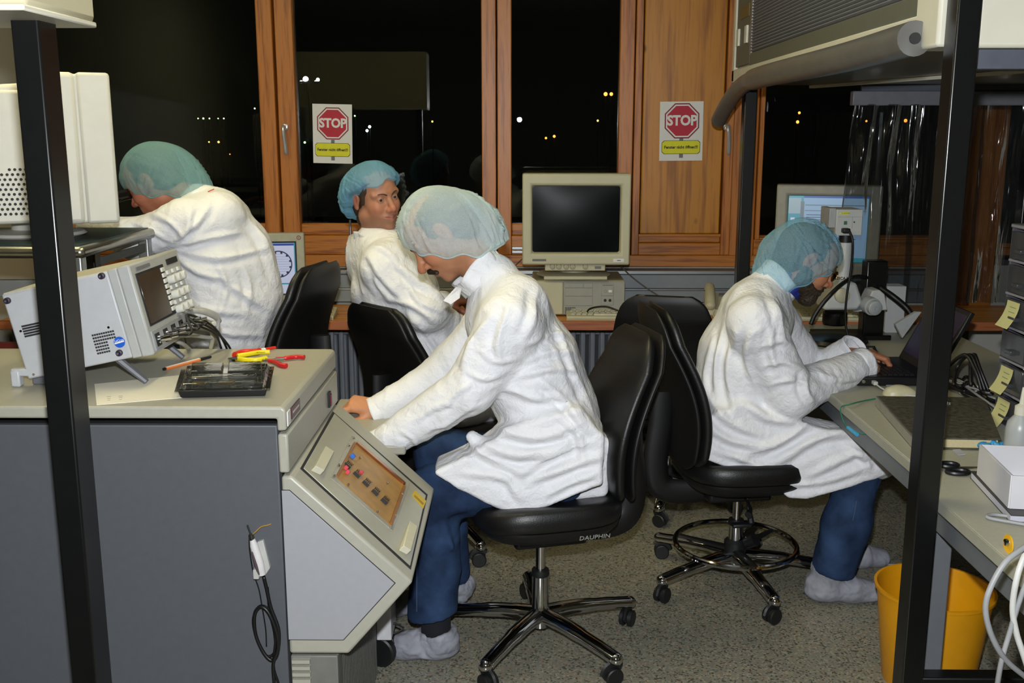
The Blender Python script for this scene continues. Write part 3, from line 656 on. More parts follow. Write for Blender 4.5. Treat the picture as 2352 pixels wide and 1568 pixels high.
# ================================================================ COMPUTERS ON THE BENCH
m_cbe = M('computer_beige', '#b9b596', .5, var=.03, scale=15); m_cbe2 = M('computer_beige_dark', '#a09c80', .5, var=.03); m_cgrey = M('computer_grey', '#97968a', .5, var=.03)
m_scr_off = M('dark_tube', '#090e0d', .30, var=.05, spec=.08)
def crt(name, loc, rz, W, H, D, label, mat, screen, stand=.06, bez_=(.036, .030, .05), tub=.62, perf=None):
    """cathode-ray monitor facing -Y of its own frame; loc = centre of its foot"""
    t = thing(name, label, 'monitor', loc, rz)
    z0, z1 = stand, stand + H; l, tp, bt = bez_
    fr = MB(); x0, x1 = -W / 2, W / 2; y0, y1 = -D / 2, -D / 2 + .11
    oi = [(x0, z0), (x1, z0), (x1, z1), (x0, z1)]; ii = [(x0 + l, z0 + bt), (x1 - l, z0 + bt), (x1 - l, z1 - tp), (x0 + l, z1 - tp)]; ij = [(x0 + l + .008, z0 + bt + .008), (x1 - l - .008, z0 + bt + .008), (x1 - l - .008, z1 - tp - .008), (x0 + l + .008, z1 - tp - .008)]
    V = [(x, y0, z) for x, z in oi] + [(x, y0, z) for x, z in ii] + [(x, y0 + .03, z) for x, z in ij] + [(x, y1, z) for x, z in oi]
    fs = [(0, 1, 5, 4), (1, 2, 6, 5), (2, 3, 7, 6), (3, 0, 4, 7), (4, 5, 9, 8), (5, 6, 10, 9), (6, 7, 11, 10), (7, 4, 8, 11), (0, 12, 13, 1), (1, 13, 14, 2), (2, 14, 15, 3), (3, 15, 12, 0), (12, 15, 14, 13)]
    fr._add(V, fs); fr.build('bezel', mat, t, local=True, bevel=.009, seg=3)
    # bulged glass
    rows = []
    for i in range(13):
        v = i / 12; rows.append([Vector((x0 + l + (W - 2 * l) * (j / 16), y0 + .026 - .012 * (1 - (2 * j / 16 - 1) ** 2) * (1 - (2 * v - 1) ** 2), z0 + bt + (H - bt - tp) * v)) for j in range(17)])
    sc = MB().grid(rows).build('screen', screen, t, local=True, smooth=180)
    # rear housing tapering back
    hb = MB(); a, b = .94, tub
    def ring4(s, y, dz=0): return [Vector((x0 * s, y, (z0 + z1) / 2 - H / 2 * s + dz)), Vector((x1 * s, y, (z0 + z1) / 2 - H / 2 * s + dz)), Vector((x1 * s, y, (z0 + z1) / 2 + H / 2 * s + dz)), Vector((x0 * s, y, (z0 + z1) / 2 + H / 2 * s + dz))]
    r0, r1, r2 = ring4(a, y1), ring4(a * .93, y1 + (D - .11) * .35), ring4(b, D / 2)
    hb.grid([r0, r1, r2], True); hb._add(r2, [(0, 1, 2, 3)]); hb.build('rear_housing', mat, t, local=True, bevel=.012)
    sw = MB(); sw.lathe([(.0, 0), (W * .34, 0), (W * .36, .006), (W * .34, .014), (W * .16, .022), (W * .15, stand + .01), (0, stand + .01)], 40); sw.build('swivel_base', mat, t, local=True)
    return t, (x0 + l, x1 - l, z0 + bt, z1 - tp, y0)
def decal(par, nm, x0, x1, z0, z1, y, m, thick=.0012):
    return MB().box((x0, y - thick, z0), (x1, y, z1)).build(nm, m, par, local=True, smooth=0)
# desktop case below the big monitor
pc = thing('desktop_computer', 'flat beige desktop computer lying under the big dark monitor', 'computer', (.275, 5.0, .74))
PX0, PX1, PYF = .062, .498, 4.83
BOX('case', (PX0, PYF, .745), (PX1, 5.16, .912), m_cbe2, pc, .005)
BOX('front_left', (PX0, PYF - .012, .748), (.205, PYF, .908), m_cbe, pc, .006)
BOX('front_panel', (.207, PYF - .008, .748), (PX1, PYF, .908), m_cgrey, pc, .003)
for x0, x1, z0, z1 in ((.213, .30, .878, .900), (.302, .345, .878, .900), (.213, .345, .838, .876), (.213, .345, .792, .836), (.385, .445, .84, .90), (.385, .445, .795, .838)):
    BOX('bay_cover', (x0, PYF - .011, z0), (x1, PYF - .006, z1), m_cgrey, pc, .0015)
for i in range(9): BOX('led_slot', (.392 + i * .0055, PYF - .0125, .890), (.395 + i * .0055, PYF - .01, .893), m_gap, pc, 0)
for x in (.405, .428): MB().lathe([(0, 0), (.007, 0), (.007, .002), (0, .002)], 14, (x, PYF - .0105, .818), (0, -1, 0)).build('lock', m_gap, pc)
MB().lathe([(0, 0), (.007, 0), (.006, .003), (0, .003)], 14, (.405, PYF - .0105, .862), (0, -1, 0)).build('button', m_cgrey, pc)
BOX('power_button', (.420, PYF - .014, .856), (.437, PYF - .008, .868), m_paper, pc, .001)
for i in range(10): BOX('vent_slit', (.215 + i * .005, PYF - .0095, .752), (.2175 + i * .005, PYF - .006, .785), m_gap, pc, 0)
c_, e_ = crt('crt_monitor', (.262, 5.0, .915), 0, .505, .425, .42, 'big beige monitor with a dark screen standing on the desktop computer', m_cbe, m_scr_off, stand=.075, bez_=(.042, .052, .052))
decal(c_, 'maker_badge', -.205, -.14, .094, .104, -.2105, M('badge_grey', '#55554c', .4)); decal(c_, 'model_badge', .175, .225, .09, .106, -.2105, m_paper); decal(c_, 'badge_print', .193, .210, .096, .100, -.2117, m_gry)
ctl = MB(); ctl.box((-.145, -.195, .046), (.14, -.10, .078)); ctl.build('control_strip', m_cbe, c_, local=True, bevel=.004)
for x in (-.11, -.08, -.045, -.015, .045): MB().lathe([(0, 0), (.013, 0), (.011, .006), (0, .007)], 14, (x, -.195, .066), (0, -1, 0)).build('knob', m_cbe2, c_, local=True)
decal(c_, 'switch', .09, .12, .056, .068, -.195, m_gry)
BOX('front_ledge', (-.15, -.20, .004), (.15, -.185, .02), m_cbe, c_, .003, local=True)
def keyboard(loc, rz, label, W=.44, rows=5, cols=15, mat=None):
    t = thing('keyboard', label, 'keyboard', loc, rz, 'keyboards')
    kb = MB(); kb.prism([(-W / 2, -.085, .004), (-W / 2, -.085, .018), (-W / 2, .085, .034), (-W / 2, .085, .004)], (0, 0, 0), (W, 0, 0)); kb.build('case', mat or m_cbe, t, local=True, bevel=.004)
    MB().box((-W / 2, -.085, 0), (W / 2, .08, .005)).build('foot', m_cbe2, t, local=True)
    kc = MB(); s = W * .93 / cols * .84
    kc.hexa([(-s / 2, -s / 2, 0), (s / 2, -s / 2, 0), (s / 2, s / 2, 0), (-s / 2, s / 2, 0)], [(-s * .38, -s * .38, .009), (s * .38, -s * .38, .009), (s * .38, s * .38, .009), (-s * .38, s * .38, .009)]); km = kc.mesh('key', 0)
    for r in range(rows):
        for c in range(cols):
            if r == 0 and 3 < c < 9: continue
            o = link('key', km, m_cbe2 if (c in (0, cols - 1) or r == rows - 1) else M('key_cream', '#c4c0a6', .5), t); y = -.056 + r * .027
            o.location = (-W * .465 + (c + .5) * W * .93 / cols + (r % 2) * .004, y, .018 + (y + .085) * .094)
    sb = MB(); sb.box((-W * .21, -.066, .019), (W * .10, -.047, .028)); sb.build('space_bar', M('key_cream'), t, local=True, bevel=.002)
    return t
q = onz(1385, 722, .74); keyboard((.44, 4.795, .7405), R(-2), 'cream keyboard in front of the desktop computer')
keyboard((-1.10, 4.79, .7405), R(3), 'cream keyboard lying before the small flat screen')
def cable(nm, pts, r, m, label, cat='cable', n=8, group=None, seg=6):
    o = MB().tube(bez(pts, n), r, seg).build(nm, m, smooth=180); tag(o, label, cat, group); return o
m_cblk = M('cable_black', '#0b0b0c', .45); m_cwht = M('cable_white', '#b8b8b2', .5); m_cgr = M('cable_grey', '#8b8c8c', .5)
cable('keyboard_cable', [(.31, 4.80, .746), (.33, 4.75, .79), (.40, 4.72, .805), (.47, 4.70, .785), (.56, 4.71, .765), (.66, 4.73, .745)], .004, m_cblk, 'black cable arching over the cream keyboard by the computer')
cable('monitor_cable', [(.50, 5.13, .95), (.56, 5.15, .89), (.64, 5.14, .83), (.72, 5.13, .78), (.78, 5.10, .745)], .0035, M('cable_olive', '#5c5a48', .5), 'thin olive cable hanging from the big monitor across the trunking')
cable('signal_cable', [(.01, 5.13, .98), (-.03, 5.16, .93), (-.05, 5.155, .85), (-.03, 5.10, .745)], .0025, M('cable_olive'), 'thin olive cable down the other side of the big monitor')
# telephone
q = onz(1628, 712, .74); ph = thing('telephone', 'cream desk telephone beside the empty chair', 'telephone', (1.0, 4.93, .74), R(-8))
pb = MB(); pb.prism([(-.10, -.10, 0), (-.10, -.10, .03), (-.10, .10, .085), (-.10, .10, 0)], (0, 0, 0), (.21, 0, 0)); pb.build('base', m_cbe, ph, local=True, bevel=.006)
hs = MB(); hs.tube(bez([(-.075, -.095, .055), (-.075, -.05, .085), (-.075, .05, .115), (-.075, .115, .112)], 5), .024, 12, sy=.8); hs.sphere((-.075, -.09, .05), .03, 12, (.9, 1, .8)); hs.sphere((-.075, .105, .105), .03, 12, (.9, 1, .8)); hs.build('handset', m_cbe, ph, local=True)
dm = MB(); dm.box((-.03, .045, .074), (.09, .075, .082), Matrix.Rotation(R(15), 3, 'X')); dm.build('display', m_gry, ph, local=True)
bk = MB().box((-.006, -.005, 0), (.006, .005, .006)).mesh('phone_key', 0)
for i in range(3):
    for j in range(4): o = link('key', bk, m_gap, ph); o.location = (.0 + i * .018, -.06 + j * .02, .042 + j * .0055); o.rotation_euler = (R(15), 0, 0)
cable('phone_cord', [(.93, 4.83, .775), (.92, 4.80, .745), (.96, 4.76, .745), (1.02, 4.79, .745), (1.03, 4.84, .76)], .004, m_cbe, 'curled cream cord of the desk telephone', 'cord')
# flat screen with the wafer map
WD = .42; fs_t = thing('flat_monitor', 'small flat screen showing a round wafer map beside the raised chair', 'monitor', (-1.262, 4.96, .74), R(7))
fs = MB(); fs.box((-.21, -.03, .045), (.21, .02, .385)); fs.build('bezel', M('lcd_beige', '#a9a790', .5), fs_t, local=True, bevel=.006)
MB().lathe([(0, 0), (.11, 0), (.11, .012), (.03, .02), (.025, .06), (0, .06)], 24).build('stand', M('lcd_beige'), fs_t, local=True)
m_lcd = M('lcd_white', '#20242c', .3, emit='#dfe4ff', estr=.55); m_lcdt = M('lcd_teal', '#102428', .3, emit='#3aa8bc', estr=.5); m_lcdy = M('lcd_yellow', '#22241c', .3, emit='#cfcf98', estr=.5); m_lcdn = M('lcd_navy', '#14182c', .4, emit='#3a4a78', estr=.18); m_lcdg = M('lcd_grey', '#202428', .3, emit='#7c94a0', estr=.4); m_lcdb = M('lcd_blue', '#101830', .3, emit='#3448b0', estr=.5)
decal(fs_t, 'screen_frame', -.172, .172, .082, .345, -.030, m_gap); decal(fs_t, 'screen', -.165, .165, .09, .338, -.031, m_lcdt)
decal(fs_t, 'window_pane_left', -.16, .01, .22, .30, -.0325, m_lcd); decal(fs_t, 'grey_pane', -.04, .01, .16, .215, -.0325, m_lcdg); decal(fs_t, 'yellow_pane', -.12, .045, .09, .158, -.0325, m_lcdy); decal(fs_t, 'lower_window', .05, .16, .09, .135, -.0325, m_lcd); decal(fs_t, 'map_window', .012, .160, .142, .336, -.0335, m_lcd); decal(fs_t, 'title_bar', .012, .160, .325, .335, -.0345, m_lcdb)
rg = MB(); ccx, ccz, rr2 = .085, .235, .062
rg.tube([(ccx + rr2 * math.cos(2 * math.pi * i / 40), -.036, ccz + rr2 * 1.02 * math.sin(2 * math.pi * i / 40)) for i in range(40)], .0028, 6, closed=True)
for k in range(12):
    a = 2 * math.pi * (k + .5) / 12; rg.cbox((ccx + rr2 * .92 * math.cos(a), -.0355, ccz + rr2 * .92 * math.sin(a)), (.010, .001, .010))
rg.build('wafer_outline', m_lcdn, fs_t, local=True)
gl_ = MB()
for k in range(-4, 5):
    h_ = math.sqrt(max(0, .052 ** 2 - (k * .012) ** 2)); gl_.cbox((ccx, -.0352, ccz + k * .012), (2 * h_, .0006, .0009))
gl_.build('wafer_grid', m_lcdg, fs_t, local=True)
MB().tube([(.185 + .009 * math.cos(2 * math.pi * i / 20), -.031, .362 + .009 * math.sin(2 * math.pi * i / 20)) for i in range(20)], .0014, 6, closed=True).build('logo_ring', M('logo_red', '#8c2430', .5), fs_t, local=True); decal(fs_t, 'logo_bar', .1842, .1862, .357, .367, -.0305, M('logo_red'))
# metal stay on the sill
p0, p1 = at(794, 566, 5.19), at(845, 583, 5.19)
st = thing('metal_stay', 'small metal block with an upright rod on the wooden window sill', 'fitting', ((p0.x + p1.x) / 2, 5.19, p1.z))
BOX('block', (p0.x, 5.16, p1.z), (p1.x, 5.225, p0.z), m_alu, st, .003); q = at(804, 505, 5.19); MB().cyl((q.x, 5.19, p0.z), (q.x, 5.19, q.z), .006, n=12).build('rod', m_alu, st)
# monitor with a text window behind the microscope
scr = crt('crt_monitor', (1.475, 4.97, .8585), R(-14), .47, .42, .40, 'grey beige monitor showing a text window behind the microscope', M('crt_greybeige', '#9b9785', .5), m_lcdt, stand=.085, bez_=(.05, .045, .06), tub=.5)[0]
p2c = thing('desktop_computer', 'low grey desktop case carrying the monitor behind the microscope', 'computer', (1.475, 4.985, .74), R(-14))
BOX('case', (-.20, -.15, .006), (.20, .15, .1175), m_cgrey, p2c, .004, local=True); BOX('front_panel', (-.195, -.158, .010), (.195, -.15, .113), m_cbe2, p2c, .003, local=True)
for x_ in (-.17, .17): BOX('foot', (x_ - .02, -.12, 0), (x_ + .02, .12, .007), m_gap, p2c, 0, local=True)
BOX('drive_bay', (.03, -.160, .06), (.17, -.157, .10), m_cgrey, p2c, .001, local=True); BOX('power_button', (-.16, -.160, .05), (-.14, -.157, .07), m_paper, p2c, .001, local=True)
X0, X1, Z0, Z1, YF = -.185, .185, .145, .46, -.195
def sd(nm, a, b, c, d, m, k): decal(scr, nm, X0 + (X1 - X0) * a, X0 + (X1 - X0) * b, Z0 + (Z1 - Z0) * c, Z0 + (Z1 - Z0) * d, YF + .010 - .0012 * k, m, .0008)
sd('desktop', .02, .98, .02, .98, m_lcdt, 0); sd('app_window', .20, .98, .08, .95, M('lcd_sky', '#182028', .3, emit='#9cc4e8', estr=.5), 1); sd('title_bar', .20, .98, .955, .98, m_lcdb, 1); sd('pale_pane', .02, .17, .72, .95, M('lcd_pale', '#1c2428', .3, emit='#a8c4cc', estr=.5), 1); sd('grey_bar', .165, .21, .15, .9, m_lcdg, 2)
for i in range(5): sd('icon', .05, .10, .62 - i * .1, .66 - i * .1, [m_lcd, m_lcdb, m_lcdy][i % 3], 1)
sd('tool_line', .22, .96, .84, .855, m_lcdg, 2); sd('tool_line', .22, .96, .76, .772, m_lcdg, 2)
random.seed(3)
for i in range(13): sd('text_line', .24, .45 + .4 * random.random(), .70 - i * .035, .708 - i * .035, m_lcdn, 2)
cable('bench_cable', [(1.13, 4.94, .95), (1.16, 4.97, .96), (1.19, 5.0, .92), (1.20, 5.0, .80), (1.20, 4.99, .745)], .006, m_cblk, 'black cables looped beside the rear hood post', 'cable')
BOXc = tag(BOX('storage_box', (1.09, 5.04, .7405), (1.195, 5.14, .86), M('case_blue', '#2a4a80', .5)), 'blue box on the bench behind the rear hood post', 'box')

# ================================================================ LEFT SIDE: RACK, MONITOR, OSCILLOSCOPE
q = at(190, 567, 2.96); RX, RZT = q.x, q.z
q2 = onx(358, 521, RX); RY0, RY1 = 2.96, q2.y
m_rk = M('rack_grey', '#6f716f', .5, .2, var=.05); m_rkd = M('rack_dark', '#2a2c2c', .6)
rk = thing('instrument_rack', 'metal instrument rack with aluminium corner posts under the white monitor', 'rack', (RX - .4, (RY0 + RY1) / 2, 0))
BOX('top_plate', (RX - .95, RY0, RZT - .035), (RX, RY1, RZT), m_steel, rk, .014)
BOX('top_mat', (RX - .93, RY0 + .02, RZT - .002), (RX - .02, RY1 - .02, RZT + .003), M('rack_mat', '#10282a', .4), rk, .001)
for x in (RX - .05, RX - .94):
    for y in (RY0 + .012, RY1 - .05): BOX('corner_post', (x, y, 0), (x + .038, y + .038, RZT - .03), m_alu, rk, .006)
for z in (RZT - .10, .95, .55, .1):
    BOX('rail', (RX - .92, RY0 + .015, z - .05), (RX - .045, RY0 + .04, z), m_rk, rk, .003)
    BOX('rail', (RX - .035, RY0 + .04, z - .05), (RX - .012, RY1 - .04, z), m_rk, rk, .003)
BOX('side_panel', (RX - .030, RY0 + .045, .15), (RX - .022, RY1 - .045, RZT - .14), m_rk, rk, .002)
BOX('front_panel', (RX - .93, RY0 + .03, .1), (RX - .05, RY0 + .038, RZT - .40), m_rk, rk, .002)
BOX('shelf', (RX - .92, RY0 + .05, RZT - .42), (RX - .04, RY1 - .04, RZT - .40), m_rkd, rk, .002)
p0 = onx(250, 590, RX + .001); BOX('slot', (RX - .012, RY0 + .14, RZT - .07), (RX - .004, RY1 - .1, RZT - .045), m_rkd, rk, .001)
rdb = at(8, 638, 3.02); tag(BOX('small_box', (rdb.x - .16, 3.02, RZT - .40), (rdb.x + .016, 3.2, RZT - .33), M('box_red', '#a01818', .5), None, .003), 'small red box inside the instrument rack', 'box')
m_mw = M('monitor_white', '#c6c5ba', .5, var=.03, scale=20, bump=.05, bscale=500)
wm, _e = crt('crt_monitor', (-1.555, 3.27, RZT + .003), R(117), .43, .445, .47, 'white monitor seen from its side on the metal rack', m_mw, m_scr_off, stand=.05, bez_=(.03, .03, .04), tub=.80)
# thicker front frame and perforated side vents
BOX('front_frame', (-.222, -.237, .048), (.222, -.142, .500), m_mw, wm, .010, local=True)
BOX('frame_step', (-.2222, -.141, .048), (.2222, -.085, .500), m_mw, wm, .016, local=True)
BOX('side_tab', (.20, -.245, .41), (.224, -.232, .47), m_mw, wm, .004, local=True)
BOX('side_tab', (.20, -.245, .06), (.224, -.232, .12), m_mw, wm, .004, local=True)
BOX('side_wall', (-.214, -.09, .055), (.214, .225, .445), m_mw, wm, .010, local=True)
hm = MB().lathe([(0, 0), (.0045, 0), (.0045, .001), (0, .001)], 8).mesh('vent_hole', 0); hn = 0
for r in range(17):
    for c in range(16):
        z = .085 + r * .0145; y = -.02 + c * .0145 + (r % 2) * .00725
        if (r > 9 and c < (r - 9) * 1.1): continue
        if y > .2: continue
        o = link('vent_hole', hm, m_gap, wm); o.location = (-.2142, y, z); o.rotation_euler = (0, R(-90), 0)
        o2_ = link('vent_hole', hm, m_gap, wm); o2_.location = (.2142, y, z); o2_.rotation_euler = (0, R(90), 0); hn += 2
        if hn > 290: break
    if hn > 290: break

# oscilloscope: body frame with x = depth axis (front +), y = away from the camera, z = up, tilted nose-up
m_osc = M('scope_grey', '#aeb0b2', .45, var=.03, scale=40, bump=.04); m_osc2 = M('scope_bezel', '#a4a6a2', .45, var=.03); m_osct = M('scope_top', '#b2ad9c', .45, var=.03)
OY = 2.385; oc = thing('oscilloscope', 'grey benchtop oscilloscope propped up on its front feet', 'oscilloscope', (-1.02, 2.57, KT))
o_rb = at(64, 872, OY)      # rear bottom near corner
o_fb = at(300, 822, OY)
ax = (o_fb - o_rb); ax.y = 0; OL = .318; ax.normalize(); az = Vector((-ax.z, 0, ax.x)); ay = Vector((0, 1, 0)); OH, OW = .212, .335
OM = Matrix((ax, ay, az)).transposed().to_4x4(); OM.translation = o_rb
def ob(nm, lo, hi, m, bevel=.003, par=None):
    mb = MB().box(lo, hi); mb.v = [OM @ v for v in mb.v]; return mb.build(nm, m, par or oc, bevel=bevel)
ob('body', (0, 0, 0), (OL - .055, OW, OH), m_osc, .005); ob('body_top', (.004, .004, OH - .002), (OL - .06, OW - .004, OH + .0015), m_osct, .001)
ob('front_step', (OL - .055, -.002, -.002), (OL - .032, OW + .002, OH + .003), m_osc2, .003)
fr_ = ob('front_frame', (OL - .032, -.004, -.004), (OL, OW + .004, OH + .005), m_osc2, .005)
ob('screen_recess', (OL - .002, .018, .062), (OL + .002, .205, .192), m_gap, .001); ob('screen', (OL + .001, .024, .067), (OL + .0032, .175, .187), M('scope_screen', '#3a2c22', .15, var=.2, scale=12), .001)
ob('connector_panel', (OL - .002, .008, .002), (OL + .004, OW - .01, .052), M('scope_conn', '#8c8f92', .5), .002)
for i in range(8): ob('soft_key', (OL, .178, .072 + i * .0145), (OL + .006, .200, .083 + i * .0145), M('soft_key_white', '#c9c9c0', .5), .0015)
ob('badge', (OL + .001, .03, .198), (OL + .0025, .12, .206), m_gry, 0); ob('drive_slot', (OL, .235, .185), (OL + .003, .315, .20), m_gap, .001)
kn = MB(); kn.lathe([(0, 0), (.011, 0), (.011, .016), (.009, .018), (0, .018)], 14); knm = kn.mesh('knob', 40); bt_ = MB().box((-.007, -.005, 0), (.007, .005, .006)).mesh('push_key', 0)
for i in range(6):
    for j in range(3):
        pw = OM @ Vector((OL, .222 + j * .04, .070 + i * .0195)); big = (i % 2 == 0) and j < 3
        o = link('knob' if big else 'push_key', knm if big else bt_, M('soft_key_white'), oc); o.location = pw - oc.location; o.rotation_euler = frame_to(ax).to_euler()
bn_ = MB(); bn_.lathe([(.010, 0), (.010, .004), (.0065, .004), (.0065, .018), (.008, .018), (.008, .034), (.0045, .036), (.0045, .052), (0, .052)], 14); bnm = bn_.mesh('bnc', 40)
bn_pos = []
for j in range(5):
    pw = OM @ Vector((OL + .003, .035 + j * .058, .026)); o = link('bnc_connector', bnm, m_chrome, oc); o.location = pw - oc.location; o.rotation_euler = frame_to(ax).to_euler(); bn_pos.append(pw + ax * .05)
    o = ob('connector_ring', (OL + .002, .035 + j * .058 - .016, .010), (OL + .005, .035 + j * .058 + .016, .042), m_gap, .004)
def oh(x, z, s, m=m_gap): return MB().box((x - s / 2, -.0012, z - s / 2), (x + s / 2, .0005, z + s / 2))
vh = MB().box((-.0022, -.001, -.0022), (.0022, .0006, .0022)).mesh('vent_hole', 0)
def vent(x, z):
    o = link('vent_hole', vh, m_gap, oc); o.location = OM @ Vector((x, 0, z)) - oc.location; o.rotation_euler = OM.to_euler()
for i in range(11):
    for j in range(5): vent(.027 + i * .0046 + .002 * j * 0, .128 - j * .0062)
for i in range(10):
    for j in range(7):
        if j > 2 and i > 5: continue
        vent(.185 + i * .0056, .072 - j * .0075)
for x, z in ((.012, .195), (.248, .205), (.236, .018)):
    mb = MB().lathe([(0, 0), (.008, 0), (.0075, .007), (.005, .008), (0, .006)], 16, (x, 0, z), (0, -1, 0)); mb.v = [OM @ v for v in mb.v]; mb.build('rubber_foot', M('rubber_violet', '#241c2c', .5), oc)
for x, z in ((.020, .118), (.228, .083), (.018, .01)):
    mb = MB().lathe([(0, 0), (.0035, 0), (.003, .002), (0, .002)], 10, (x, 0, z), (0, -1, 0)); mb.v = [OM @ v for v in mb.v]; mb.build('screw', m_chrome, oc)
mb = MB().lathe([(0, 0), (.0135, 0), (.0135, .0006), (0, .0006)], 28, (.243, -.0005, .043), (0, -1, 0)); mb.v = [OM @ v for v in mb.v]; stk = mb.build('round_sticker', M('sticker_blue', '#1f57b8', .4, var=.03), oc)
mb = MB().box((.231, -.0018, .041), (.255, -.0014, .0445), Matrix.Rotation(R(-4), 3, 'Y')); mb.v = [OM @ v for v in mb.v]; mb.build('sticker_stripe', m_paper, stk, smooth=0)
text('sticker_lettering', 'LeCroy', .0075, m_paper, face_mat(OM @ Vector((.2435, -.0016, .0475)), ax, (0, -1, 0)), stk, extrude=.0002)
# prop feet down to the cabinet top
for yy in (.03, OW - .03):
    a = OM @ Vector((.215, yy, .0)); ft = MB(); b = Vector((a.x + .065, a.y, KT + .006)); ft.tube([a, (a + b) / 2, b], [.011, .010, .009], 8, sy=.8); ft.build('prop_foot', M('prop_grey', '#5d5f64', .5), oc)
for yy in (.02, OW - .05):
    a = OM @ Vector((.02, yy, .002)); BOX('rear_foot', (a.x - .02, a.y, KT), (a.x + .03, a.y + .03, a.z + .006), M('prop_grey'), oc, .004)
h0 = OM @ Vector((-.004, .0, .012)); BOX('rear_bumper', (h0.x - .034, h0.y - .004, KT), (h0.x - .012, h0.y + .02, KT + .04), m_osc, oc, .004); BOX('bumper_arm', (h0.x - .034, h0.y, KT + .026), (h0.x + .01, h0.y + .02, KT + .044), m_osc, oc, .003)
# probe cables
brn = M('boot_brown', '#4a2418', .5)
for j in range(3):
    s = bn_pos[j]
    e_ = [(520, 798, 2.84), (527, 797, 2.84), (508, 800, 2.84)][j]; mid = [(430, 722 + j * 8, 2.62), (490, 750 + j * 7, 2.74)]
    cable('probe_cable', [s, s + ax * .035, at(*mid[0]), at(*mid[1]), at(*e_), at(e_[0] + 2, e_[1] + 25, 2.86)], .0032, m_cblk, 'thin black probe cable plugged into the oscilloscope front', group='probe cables', n=10)
for k, (pts, r, m, lb_) in enumerate((([(385, 706, 2.62), (420, 712, 2.70), (470, 716, 2.80), (502, 735, 2.90), (470, 752, 2.86), (430, 742, 2.72), (388, 728, 2.62)], .009, m_cwht, 'fat white cable looping out behind the oscilloscope'),
        ([(384, 700, 2.66), (440, 705, 2.74), (495, 722, 2.86), (500, 752, 2.9), (488, 775, 2.9), (440, 770, 2.76), (396, 776, 2.62), (420, 790, 2.68), (436, 803, 2.86)], .006, m_cwht, 'slim white cable bundle curling beside the oscilloscope'),
        ([(380, 716, 2.62), (410, 705, 2.66), (445, 728, 2.76), (480, 742, 2.84), (488, 775, 2.9), (484, 800, 2.92)], .007, M('cable_cream', '#b5b096', .5), 'cream cable hanging down behind the cabinet top'))):
    cable('cable', [at(*p_) for p_ in pts], r, m, lb_, n=8)
cable('thin_wire', [at(380, 695, 2.64), at(405, 725, 2.70), at(420, 762, 2.78), at(430, 800, 2.86)], .002, m_cblk, 'very thin black wire falling behind the cabinet edge')

# ================================================================ THINGS ON THE CABINET TOP
def top(px, py, dz=0.): v = onz(px, py, KT + dz); return v
a, b, c, d = top(217, 883), top(222, 931), top(525, 905), top(506, 853)
o = MB().prism([a, b, c, d], (0, 0, .0006), (0, 0, .0016)).build('paper_sheet', M('paper_cream', '#e4dfcc', .7, var=.02)); tag(o, 'long cream paper sheet lying under the clear tray', 'paper')
for px, py in ((250, 915), (277, 914)):
    for k in range(3): p_ = top(px, py + k * 4 - 3); MB().cbox((p_.x, p_.y, KT + .0017), (.010 - k * .002, .002, .0003)).build('print_mark', m_gry, o, smooth=0)
# clear component tray with black base
ty = thing('component_tray', 'black tray of chips with a clear ribbed plastic lid', 'tray', tuple(top(515, 905)))
A_, B_, C_, D2 = top(412, 916), top(612, 911), top(622, 862), top(425, 868)
def quadz(s, z, ctr=(A_ + B_ + C_ + D2) / 4): return [Vector(((p_ - ctr).x * s + ctr.x, (p_ - ctr).y * s + ctr.y, KT + z)) for p_ in (A_, B_, C_, D2)]
MB().hexa(quadz(.97, .001), quadz(1.02, .019)).build('base_tray', m_blackm, ty, bevel=.003)
lid = clear('clear_lid', '#eef0f0', .03, .04, opac=.012, bump=.03, bscale=(40, 40, 40))
MB().prism(quadz(1.09, 0), (0, 0, .0195), (0, 0, .0215)).build('lid_rim', lid, ty, bevel=.0008)
MB().hexa(quadz(1.0, .022), quadz(.92, .034)).build('lid', lid, ty, bevel=.003)
u_, v_ = (B_ - A_), (D2 - A_); ct = (A_ + B_ + C_ + D2) / 4
for fu, fv, su, sv in ((-.22, .12, .40, .5), (.24, .12, .42, .5), (.0, -.33, .8, .16)):
    c_ = ct + u_ * fu + v_ * fv; MB().hexa([Vector((0, 0, KT + .034)) + Vector((1, 1, 0)) * 0 + Vector(((c_ + u_ * a1 * su + v_ * b1 * sv).x, (c_ + u_ * a1 * su + v_ * b1 * sv).y, 0)) for a1, b1 in ((-.5, -.5), (.5, -.5), (.5, .5), (-.5, .5))],
        [Vector(((c_ + u_ * a1 * su * .94 + v_ * b1 * sv * .9).x, (c_ + u_ * a1 * su * .94 + v_ * b1 * sv * .9).y, KT + .046)) for a1, b1 in ((-.5, -.5), (.5, -.5), (.5, .5), (-.5, .5))]).build('lid_boss', lid, ty, bevel=.002)
for k, (fu, fv, sz) in enumerate(((-.28, .2, .022), (-.14, .24, .02), (.1, .22, .024), (.30, .2, .03), (-.30, -.2, .03), (.02, -.22, .035), (.28, -.24, .03))):
    c_ = ct + u_ * fu + v_ * fv; MB().cbox((c_.x, c_.y, KT + .023), (sz, sz * .6, .005)).build('chip', [m_blackm, M('chip_gold', '#8a7038', .4), M('chip_grey', '#8d8f92', .4)][(0, 0, 0, 0, 1, 1, 2)[k]], ty, bevel=.001)
